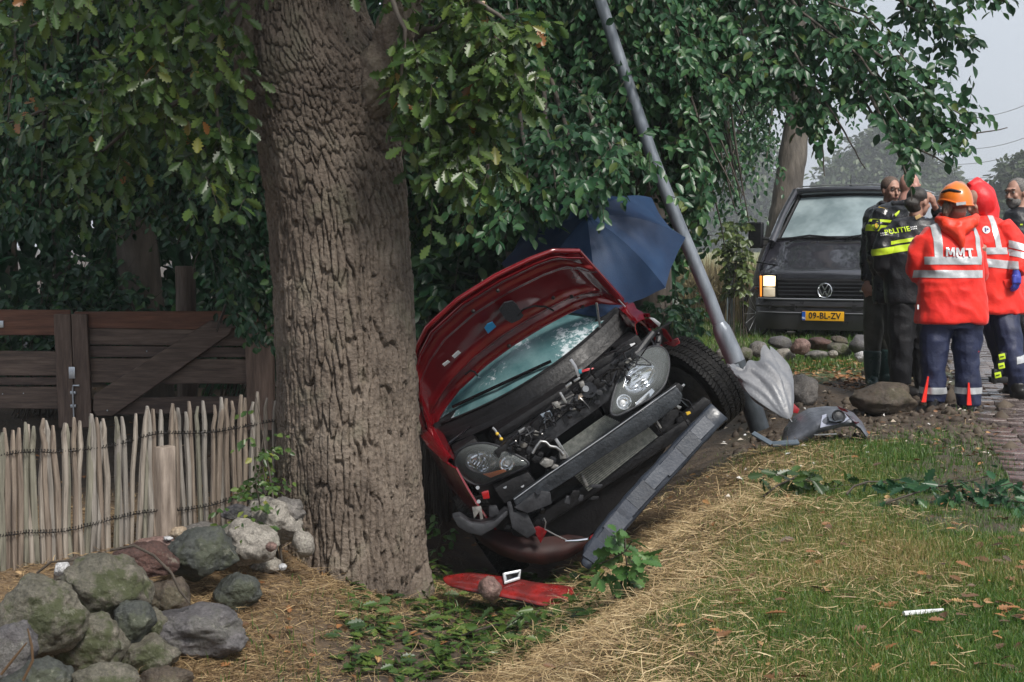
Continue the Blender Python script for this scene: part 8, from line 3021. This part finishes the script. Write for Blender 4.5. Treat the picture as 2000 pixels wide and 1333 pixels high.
    a, r = limb_rings([Q(1958, 606, -.02), Q(1968, 650, -.1), Q(1980, 705, -.18), Q(1988, 752, -.14), Q(1990, 768, -.12)], [.125, .112, .090, .080, .075])
    tb.tube(a, r, 14)
    tr = organic('trousers', tb, navy_m, p, .010, 3, .015, 17, 9)
    bx = Vector((-.22, 0, 1)).normalized()
    band(tr, 'reflective_band', bx, *(bx.dot(Q(1980, y, -.25)) for y in (713, 699)), tape_m, p, .004, [((Q(1964, 520).x, 0, 0), (1, 0, 0))])
    MB().tube([Q(1972, 615, -.13), Q(1976, 628, -.15), Q(1978, 640, -.17)], .008, 6).build('side_stripe', red_jacket_m, p, smooth=True)
    for y in (.0,):
        a = Q(1988, 792, -.15)
        b1 = MB()
        boot(b1, Vector((a.x, a.y, H(a.x, a.y))), (.35, -.9), .16, .07)
        organic('boot', b1, boot_black_m, p, .011, 2)
        a = Q(1972, 752, .22)
        b1 = MB()
        boot(b1, Vector((a.x, a.y, H(a.x, a.y))), (.2, -.95), .2, .065)
        organic('boot', b1, boot_black_m, p, .011, 2)
    return p
_p_hood()
# device with yellow stripes hanging by the leg
def _pouch():
    D = 11.5
    Q = lambda x, y, dd=0: P(x, y, D + dd)
    c = Q(1953, 718)
    t = thing('hanging_pouch', 'black pouch strap with yellow blocks hanging beside the striding leg', 'pouch', tuple(c))
    inv = Matrix.Translation(t.location).inverted()
    o = MB().bar(Q(1959, 688), Q(1946, 745), .055, .05, (0, -1, 0)).build('strap', police_m, None, bevel=.008)
    o.parent, o.matrix_parent_inverse = t, inv
    o = MB().box(Q(1950, 742, .02), (.14, .07, .05)).box(Q(1942, 735), (.035, .06, .12)).build('pouch', boot_black_m, None, bevel=.012)
    o.parent, o.matrix_parent_inverse = t, inv
    for x, y in ((1957, 697), (1956, 715), (1949, 733)):
        o = MB().box(Q(x, y, -.035), (.052, .012, .045), Matrix.Rotation(-.22, 3, 'Y')).build('yellow_block', hivis_m, None, bevel=.003)
        o.parent, o.matrix_parent_inverse = t, inv
        o2 = MB().box(Q(x, y, -.043), (.030, .006, .007), Matrix.Rotation(-.22, 3, 'Y')).build('block_print', police_m, o)
        o2.matrix_parent_inverse = Matrix()
_pouch()

# ---- 3: policewoman, back to us, dark hair in a bun
def _p_woman():
    D = 12.0
    Q = lambda x, y, dd=0: P(x, y, D + dd)
    k = D / FOC
    p = person('policewoman with dark hair in a bun, seen from behind with POLITIE on her jacket', None)
    mb = MB()
    hc = Q(1796, 396, .02)
    face = Vector((.85, .5, -.1))
    head_parts(mb, hc, face, .97, Q(1790, 428, .02))
    ell_tube(mb, [(Q(1780, 440, .02), .10, .08, -.3), (Q(1772, 480, .0), .16, .10, -.3), (Q(1775, 550, .0), .14, .10, -.2), (Q(1778, 600, 0), .16, .11, -.2)])
    mb.tube([Q(1815, 440, .05), Q(1838, 430, .14), Q(1824, 400, .03)], [.045, .038, .026], 10)
    hand_parts(mb, Q(1824, 399, .02), Vector((-.35, -.05, .95)), (.75, -.6, .1), .82, .6, -1)
    mb.tube([Q(1735, 465, -.02), Q(1722, 520, .0), Q(1750, 560, .12)], [.048, .042, .032], 10)
    mb.tube([Q(1762, 605), Q(1757, 670, 0), Q(1756, 738, .02)], [.08, .06, .042], 10)
    mb.tube([Q(1790, 605), Q(1798, 690, .1), Q(1805, 765, .1)], [.08, .06, .042], 10)
    finish(p, mb, skin_m)
    jb = MB()
    ell_tube(jb, [(Q(1786, 424, .03), .075, .08, -.3), (Q(1782, 432, .02), .17, .11, -.3), (Q(1776, 450, .01), .215, .135, -.3), (Q(1770, 490, 0), .215, .155, -.25), (Q(1772, 530, 0), .195, .15, -.2), (Q(1776, 575, 0), .205, .155, -.2), (Q(1778, 592, 0), .20, .15, -.2)], 26)
    a, r = limb_rings([Q(1738, 455, -.04), Q(1722, 490, -.06), Q(1722, 520, -.02), Q(1742, 545, .1)], [.085, .082, .072, .055])
    jb.tube(a, r, 14)
    a, r = limb_rings([Q(1818, 445, .05), Q(1835, 440, .14), Q(1838, 424, .13), Q(1829, 408, .06)], [.075, .068, .058, .045])
    jb.tube(a, r, 14)
    j = organic('jacket', jb, police_m, p, .010, 3, .014, 22, 8)
    ax = Vector((-.16, 0, 1)).normalized()
    zz = lambda y: ax.dot(Q(1770, y, -.15))
    band(j, 'hivis_band', ax, zz(491), zz(478), hivis_m, p, .004, [((Q(1823, 480).x, 0, 0), (-1, 0, 0))])
    band(j, 'hivis_band', ax, zz(474), zz(467), hivis_m, p, .004, [((Q(1823, 480).x, 0, 0), (-1, 0, 0)), ((Q(1732, 480).x, 0, 0), (1, 0, 0))])
    tilt = Matrix.Rotation(-.155, 4, 'Y')
    o = _text('POLITIE', 13.5 * k, hivis_m, 'back_lettering', p, Matrix.Translation(Q(1755, 451, -.16)) @ tilt @ FACE, 0, .0012, 1.08)
    cling(o, j, (0, 1, 0), .007)
    for cx, cy in ((1727, 458), (1785, 446)):
        mb = MB()
        for i in range(4):
            for q in range(2):
                c = Q(cx - 3 + i * 3.2, cy - 2 + q * 4 - (i * .5), -.16)
                mb.box(c, (2.0 * k, .0005, 2.0 * k))
        o = mb.build('checker_print', white_m, p)
        cling(o, j, (0, 1, 0), .007)
    MB().box(Q(1793, 424, -.105), (.05, .012, .03), Matrix.Rotation(-.5, 3, 'Y')).build('epaulette', mat('epaulette_mat', (.55, .38, .16), .5), p, bevel=.003)
    MB().lathe([(.0, .006), (.026, .004), (.03, 0)], Q(1809, 432, -.06), (.5, -.8, .2), 14).build('sleeve_badge', mat('badge_blue_mat', (.25, .33, .5), .4), p, smooth=True)
    tb = MB()
    a, r = limb_rings([Q(1764, 585, 0), Q(1760, 640, 0), Q(1760, 690, 0), Q(1759, 750, .02)], [.13, .115, .088, .084])
    tb.tube(a, r, 14)
    a, r = limb_rings([Q(1792, 585, .02), Q(1798, 640, .06), Q(1802, 700, .1), Q(1806, 760, .1)], [.125, .105, .085, .080])
    tb.tube(a, r, 14)
    organic('trousers', tb, trouser_black_m, p, .010, 3, .012, 27, 9)
    for x, y, dd, t in ((1760, 748, .02, (.7, -.6)), (1806, 772, .1, (.5, -.7))):
        a = Q(x, y, dd)
        b1 = MB()
        boot(b1, Vector((a.x, a.y, H(a.x, a.y))), t, .14, .062)
        organic('boot', b1, boot_black_m, p, .011, 2)
    hh = MB()
    R3 = Matrix.Rotation(.2, 3, 'Y')
    hh.ball(Q(1791, 386, .02), (.088, .092, .090), 18, 14, R3)
    hh.ball(Q(1783, 400, -.02), (.062, .06, .060), 14, 10)
    hh.ball(Q(1776, 397, -.03), (.048, .048, .046), 14, 10)
    hh.ball(Q(1787, 408, -.01), (.058, .055, .040), 14, 10)
    organic('hair', hh, hair_dark_m, p, .009, 2, .003, 8, 40)
    return p
_p_woman()

# ---- 4: bald officer, hivis shoulder with crest, looking away to the right
def _p_bald():
    D = 12.5
    Q = lambda x, y, dd=0: P(x, y, D + dd)
    k = D / FOC
    p = person('bald police officer with yellow shoulder patches and a crest on his sleeve', None)
    mb = MB()
    hc = Q(1777, 366, .02)
    face = Vector((.80, .55, -.15))
    head_parts(mb, hc, face, 1.03, Q(1768, 402, .0))
    ell_tube(mb, [(Q(1760, 410, 0), .12, .09, -.5), (Q(1756, 450, 0), .18, .11, -.5), (Q(1756, 540, 0), .16, .11, -.5), (Q(1758, 590, 0), .16, .11, -.5)])
    mb.tube([Q(1722, 430, -.06), Q(1716, 500, -.06), Q(1730, 560, .05)], [.05, .042, .03], 10)
    mb.tube([Q(1752, 590), Q(1754, 660, 0), Q(1757, 735, 0)], [.085, .062, .045], 10)
    mb.tube([Q(1775, 590, .1), Q(1790, 660, .2), Q(1795, 740, .2)], [.085, .062, .045], 10)
    finish(p, mb, skin_red_m)
    jb = MB()
    ell_tube(jb, [(Q(1762, 394, .02), .08, .085, -.5), (Q(1756, 404, .01), .18, .11, -.5), (Q(1750, 424, 0), .225, .14, -.5), (Q(1748, 470, 0), .225, .155, -.45), (Q(1752, 530, 0), .215, .155, -.4), (Q(1756, 582, 0), .22, .16, -.4), (Q(1756, 592, 0), .215, .155, -.4)], 26)
    a, r = limb_rings([Q(1726, 415, -.06), Q(1712, 445, -.10), Q(1710, 500, -.06), Q(1722, 550, .02)], [.085, .085, .072, .055])
    jb.tube(a, r, 14)
    j = organic('jacket', jb, leather_m, p, .010, 3, .014, 32, 8)
    ax = Vector((.05, 0, 1)).normalized()
    zz = lambda y: ax.dot(Q(1715, y, -.15))
    lim = [((Q(1737, 450).x, 0, 0), (-1, 0, 0))]
    band(j, 'hivis_band', ax, zz(452), zz(440), hivis_m, p, .004, lim)
    band(j, 'hivis_band', ax, zz(434), zz(429), hivis_m, p, .004, lim)
    mb = MB()
    c = Q(1711, 440, -.18)
    sh = [(-.034, .05), (.034, .05), (.036, .0), (.022, -.035), (0, -.055), (-.022, -.035), (-.036, 0)]
    o = MB().add([c + Vector((a, 0, b)) for a, b in sh], [tuple(range(len(sh)))]).build('sleeve_crest', mat('crest_mat', (.02, .02, .03), .5), p)
    cling(o, j, (0, 1, 0), .010)
    o = MB().add([c + Vector((a, 0, b)) for a, b in ((-.014, .004), (0, .02), (.014, .004), (.010, -.018), (0, -.03), (-.010, -.018))], [tuple(range(6))]).build('crest_flame', mat('crest_gold_mat', (.65, .42, .05), .4), p)
    cling(o, j, (0, 1, 0), .014)
    MB().bar(Q(1716, 405, -.08), Q(1732, 409, -.10), .035, .010, (0, 0, 1)).build('epaulette', MATS['crest_gold_mat'], p, bevel=.002)
    MB().bar(Q(1748, 422, -.14), Q(1758, 414, -.12), .03, .012, (0, -1, 0)).build('hivis_collar_tab', hivis_m, p, bevel=.003)
    cb = MB()
    cb.tube([Q(1742, 398, .05), Q(1748, 400, -.06), Q(1764, 398, -.08), Q(1780, 396, -.02), Q(1784, 392, .08)], [.03, .034, .036, .034, .03], 10)
    organic('collar', cb, police_m, p, .011, 2)
    tb = MB()
    a, r = limb_rings([Q(1752, 585, 0), Q(1752, 640, 0), Q(1754, 690, 0), Q(1757, 735, 0)], [.125, .11, .09, .085])
    tb.tube(a, r, 14)
    a, r = limb_rings([Q(1775, 585, .1), Q(1788, 640, .2), Q(1793, 690, .2), Q(1796, 735, .2)], [.125, .105, .085, .08])
    tb.tube(a, r, 14)
    organic('trousers', tb, trouser_black_m, p, .010, 3, .012, 37, 9)
    for x, y, dd, t in ((1750, 738, 0, (-.5, -.8)), (1796, 742, .2, (.4, .8))):
        a = Q(x, y, dd)
        b1 = MB()
        boot(b1, Vector((a.x, a.y, H(a.x, a.y))), t, .14, .062)
        organic('boot', b1, boot_black_m, p, .011, 2)
    hh = MB()
    hh.tube([Q(1768, 388, -.06), Q(1764, 378, -.07), Q(1762, 370, -.07)], [.03, .03, .02], 8)
    return p
_p_bald()

# ---- 5: man in wet black jacket and green boots, facing us
def _p_waders():
    D = 12.95
    Q = lambda x, y, dd=0: P(x, y, D + dd)
    p = person('man in wet black jacket, olive waders and green rubber boots, facing the camera', None)
    mb = MB()
    hc = Q(1741, 373, .02)
    face = Vector((.28, -.95, -.05))
    head_parts(mb, hc, face, .98, Q(1738, 402, .03))
    ell_tube(mb, [(Q(1733, 412, .02), .12, .09, 0), (Q(1732, 450, 0), .17, .11, 0), (Q(1730, 540, 0), .15, .11, 0), (Q(1728, 580, 0), .16, .11, 0)])
    mb.tube([Q(1704, 430, 0), Q(1696, 490, -.02), Q(1695, 550, -.06)], [.05, .042, .03], 10)
    hand_parts(mb, Q(1694, 552, -.07), Vector((.03, -.1, -1)), (-.75, -.65, 0), 1.02, .42, -1)
    mb.tube([Q(1760, 430, 0), Q(1768, 500, -.02), Q(1755, 555, -.12)], [.05, .042, .03], 10)
    hand_parts(mb, Q(1730, 566, -.16), Vector((.4, -.3, -.8)), (.5, -.8, .2), 1.0, .6, 1)
    mb.tube([Q(1716, 580), Q(1708, 650, -.02), Q(1703, 728, 0)], [.085, .062, .045], 10)
    mb.tube([Q(1738, 580, .05), Q(1732, 650, .1), Q(1728, 720, .15)], [.085, .062, .045], 10)
    finish(p, mb, skin_m)
    face_details(p, hc, face, .98)
    jb = MB()
    ell_tube(jb, [(Q(1735, 398, .03), .075, .08, 0), (Q(1733, 408, .02), .17, .11, 0), (Q(1732, 426, .01), .215, .135, 0), (Q(1732, 480, 0), .21, .15, 0), (Q(1731, 530, 0), .195, .15, 0), (Q(1732, 556, 0), .20, .15, 0)], 26)
    a, r = limb_rings([Q(1708, 424, 0), Q(1698, 460, -.03), Q(1694, 510, -.04), Q(1694, 548, -.06)], [.08, .075, .065, .048])
    jb.tube(a, r, 14)
    j = organic('jacket', jb, leather_m, p, .010, 3, .015, 42, 10)
    cb = MB()
    cb.tube([Q(1716, 402, .08), Q(1722, 398, -.03), Q(1738, 404, -.07), Q(1756, 398, -.02)], [.03, .032, .032, .03], 10)
    organic('collar', cb, police_m, p, .011, 2)
    tb = MB()
    a, r = limb_rings([Q(1714, 560, 0), Q(1709, 600, 0), Q(1708, 636, -.03), Q(1705, 668, -.01), Q(1703, 702, 0)], [.115, .105, .088, .074, .060])
    tb.tube(a, r, 14)
    a, r = limb_rings([Q(1738, 560, .06), Q(1734, 610, .08), Q(1730, 698, .14)], [.115, .10, .060])
    tb.tube(a, r, 14)
    organic('waders', tb, olive_m, p, .010, 3, .015, 47, 12)
    for x, y, dd, t in ((1703, 738, 0, (-.1, -.95)), (1728, 730, .15, (.2, -.95))):
        a = Q(x, y, dd)
        b1 = MB()
        boot(b1, Vector((a.x, a.y, H(a.x, a.y))), t, .34, .082)
        organic('boot', b1, boot_green_m, p, .010, 3, .003, 3, 8)
    hh = MB()
    hh.ball(hc + Vector((-.006, .024, .046)), (.088, .094, .090), 16, 12)
    organic('hair', hh, mat('stubble_mat', (.06, .04, .03), .7, col2=(.13, .085, .065), scale=60), p, .009, 2)
    return p
_p_waders()

# ---- 6: bearded man at the right edge
def _p_beard():
    D = 13.0
    Q = lambda x, y, dd=0: P(x, y, D + dd)
    p = person('bearded man in dark clothing at the right edge, looking to the left', None)
    mb = MB()
    hc = Q(1984, 378, .0)
    face = Vector((-.80, -.58, -.05))
    head_parts(mb, hc, face, 1.05, Q(1992, 412, .03))
    ell_tube(mb, [(Q(2000, 420, .02), .13, .09, .6), (Q(2004, 460, 0), .19, .12, .6), (Q(2008, 560, 0), .17, .12, .6), (Q(2010, 610, 0), .17, .12, .6)])
    mb.tube([Q(1996, 610), Q(2002, 690, 0), Q(2004, 770, 0)], [.085, .062, .045], 10)
    mb.tube([Q(2024, 610), Q(2028, 690, 0), Q(2030, 770, 0)], [.085, .062, .045], 10)
    mb.tube([Q(1962, 445, 0), Q(1985, 540, -.05), Q(2000, 580, -.15)], [.045, .04, .03], 10)
    finish(p, mb, skin_m)
    face_details(p, hc, face, 1.05, beard=hair_grey_m)
    jb = MB()
    ell_tube(jb, [(Q(1994, 406, .03), .08, .085, .6), (Q(1998, 416, .02), .19, .12, .6), (Q(2002, 434, .01), .235, .145, .6), (Q(2006, 490, 0), .235, .16, .6), (Q(2008, 560, 0), .22, .16, .6), (Q(2010, 640, 0), .225, .165, .6)], 26)
    a, r = limb_rings([Q(1978, 436, -.06), Q(1990, 480, -.12), Q(2000, 530, -.16), Q(2010, 570, -.2)], [.09, .085, .07, .055])
    jb.tube(a, r, 14)
    j = organic('jacket', jb, police_m, p, .010, 3, .014, 52, 8)
    o = MB().box(Q(1994, 439, -.17), (.022, .0005, .012)).build('shoulder_print', hivis_m, p)
    cling(o, j, (0, 1, 0), .008)
    tb = MB()
    a, r = limb_rings([Q(1996, 620), Q(2000, 690, 0), Q(2003, 765, 0)], [.13, .10, .085])
    tb.tube(a, r, 14)
    a, r = limb_rings([Q(2024, 620), Q(2028, 690, 0), Q(2030, 765, 0)], [.13, .10, .085])
    tb.tube(a, r, 14)
    organic('trousers', tb, trouser_black_m, p, .010, 3, .012, 57, 9)
    for x in (2003, 2030):
        a = Q(x, 780)
        b1 = MB()
        boot(b1, Vector((a.x, a.y, H(a.x, a.y))), (-.6, -.7), .14, .062)
        organic('boot', b1, boot_black_m, p, .011, 2)
    hh = MB()
    f = face.normalized()
    hh.ball(hc - f * .034 + Vector((0, 0, .046)), (.100, .100, .096), 16, 12)
    organic('hair', hh, hair_grey_m, p, .009, 2, .002, 5, 50)
    return p
_p_beard()

# ================================================================== TWIGS KNOCKED DOWN
def fallen_branch(label, px, L, yaw, n, size, seed, m=leaf_oak_m, kind='oak', rise=.10, tone=(.0, .55), kindname='fallen_branch', upright=False):
    rng = np.random.default_rng(seed)
    c = G(*px)
    t = thing(kindname, label, 'branch', tuple(c))
    inv = Matrix.Translation(t.location).inverted()
    d = Vector((math.cos(yaw), math.sin(yaw), 0)) if not upright else Vector((.15, -.2, .95)).normalized()
    main = [c + d * (L * i / 5) + Vector((rng.normal(0, .012), rng.normal(0, .012), (.02 + rise * math.sin(PI * i / 5)) if not upright else 0)) for i in range(6)]
    o = MB().tube(main, [.006, .0055, .005, .004, .003, .002], 6).build('stem', twig_m, None, smooth=True)
    o.parent, o.matrix_parent_inverse = t, inv
    subs = sub_branches(main, 7, L * .4, rng, .1, -.2)
    st = MB()
    for b in subs:
        b2 = [Vector((p.x, p.y, max(p.z, H(p.x, p.y) + .015))) for p in b]
        st.tube(b2, .003, 5)
        o = st.build('side_twig', twig_m, None, smooth=True)
        o.parent, o.matrix_parent_inverse = t, inv
        st = MB()
    p, dd = twig_cloud([main] + subs, max(2, int(n / (L * 14))), rng, .02, .6)
    pos, dr, nr = twigs_to_leaves(p, dd, np.full(len(p), .06), 2, rng, .2, .8, .6, jit=.45)
    pos, dr, nr = pos[:n], dr[:n], nr[:n]
    idx = rng.permutation(len(pos))
    pos, dr, nr = pos[idx], dr[idx], nr[idx]
    pos[:, 2] = np.maximum(pos[:, 2], H(pos[:, 0], pos[:, 1]) + .02 + rng.random(len(pos)) * .03)
    leaf_objects('leaf', kind, pos, dr, nr, size * rng.uniform(.7, 1.2, len(pos)), np.clip(rng.uniform(*tone, len(pos)), 0, .99), m, t)
leaf_fresh_m = mat('leaf_fresh_mat', (.06, .13, .03), .42, attr=('rnd', [(0, (.040, .105, .028)), (.5, (.075, .17, .045)), (1, (.13, .23, .07))]), trans=.3)
fallen_branch('fresh green oak sprig with big lobed leaves standing at the ditch edge', (1205, 1175), .30, 0, 60, .10, 501, leaf_fresh_m, tone=(0, .99), upright=True, kindname='oak_sprig')
fallen_branch('torn-off oak twig on the lawn, nearest to the bumper corner', (1490, 978), .42, .35, 80, .085, 502, rise=.09)
fallen_branch('small torn-off oak twig with shiny leaves, between the two others on the lawn', (1650, 972), .30, .15, 60, .085, 503, leaf_beech_m, rise=.06)
fallen_branch('longest torn-off leafy branch on the lawn, lying towards the road', (1725, 992), .62, .12, 160, .085, 504, leaf_beech_m, rise=.08, tone=(.0, .7))
fallen_branch('low green plant growing at the foot of the oak beside the ditch', (850, 1100), .22, 1.2, 34, .05, 505, leaf_fresh_m, 'small', tone=(.3, .99), upright=True, kindname='ground_plant')
fallen_branch('leafy twig lying in the ditch between the oak and the camera', (900, 1250), .4, .1, 50, .09, 506, rise=.05, tone=(.0, .6))
def _sticks():
    for k, (pts, r, lab, m) in enumerate([
        ([(1765, 1206), (1800, 1203), (1842, 1198)], .009, 'short pale peeled stick lying on the lawn', white_m),
        ([(215, 1075), (262, 1066), (300, 1085), (335, 1120), (352, 1155), (372, 1180)], .006, 'thin dark twig draped over the red-brown boulder', twig_m),
        ([(72, 1120), (100, 1098), (160, 1093), (196, 1078)], .005, 'thin dark twig arching in front of the palings', twig_m),
        ([(2, 1318), (28, 1285), (52, 1256)], .005, 'pale dry stalk leaning in the bottom left corner', straw_m),
        ([(45, 1330), (64, 1290), (62, 1262), (54, 1228)], .005, 'bent pale dry stalk rising in front of the left boulders', straw_m)]):
        if k == 0:
            P3 = [G(*q) + Vector((0, 0, .012)) for q in pts]
        else:
            dd = {1: 5.95, 2: 5.9, 3: 4.9, 4: 4.9}[k]
            P3 = [P(a, b, dd) for a, b in pts]
        tag(MB().tube(P3, [r] * (len(P3) - 1) + [r * .5], 7).build('stick', m, None, smooth=True), lab, 'stick')
_sticks()

bpy.data.scenes.remove(WORK)
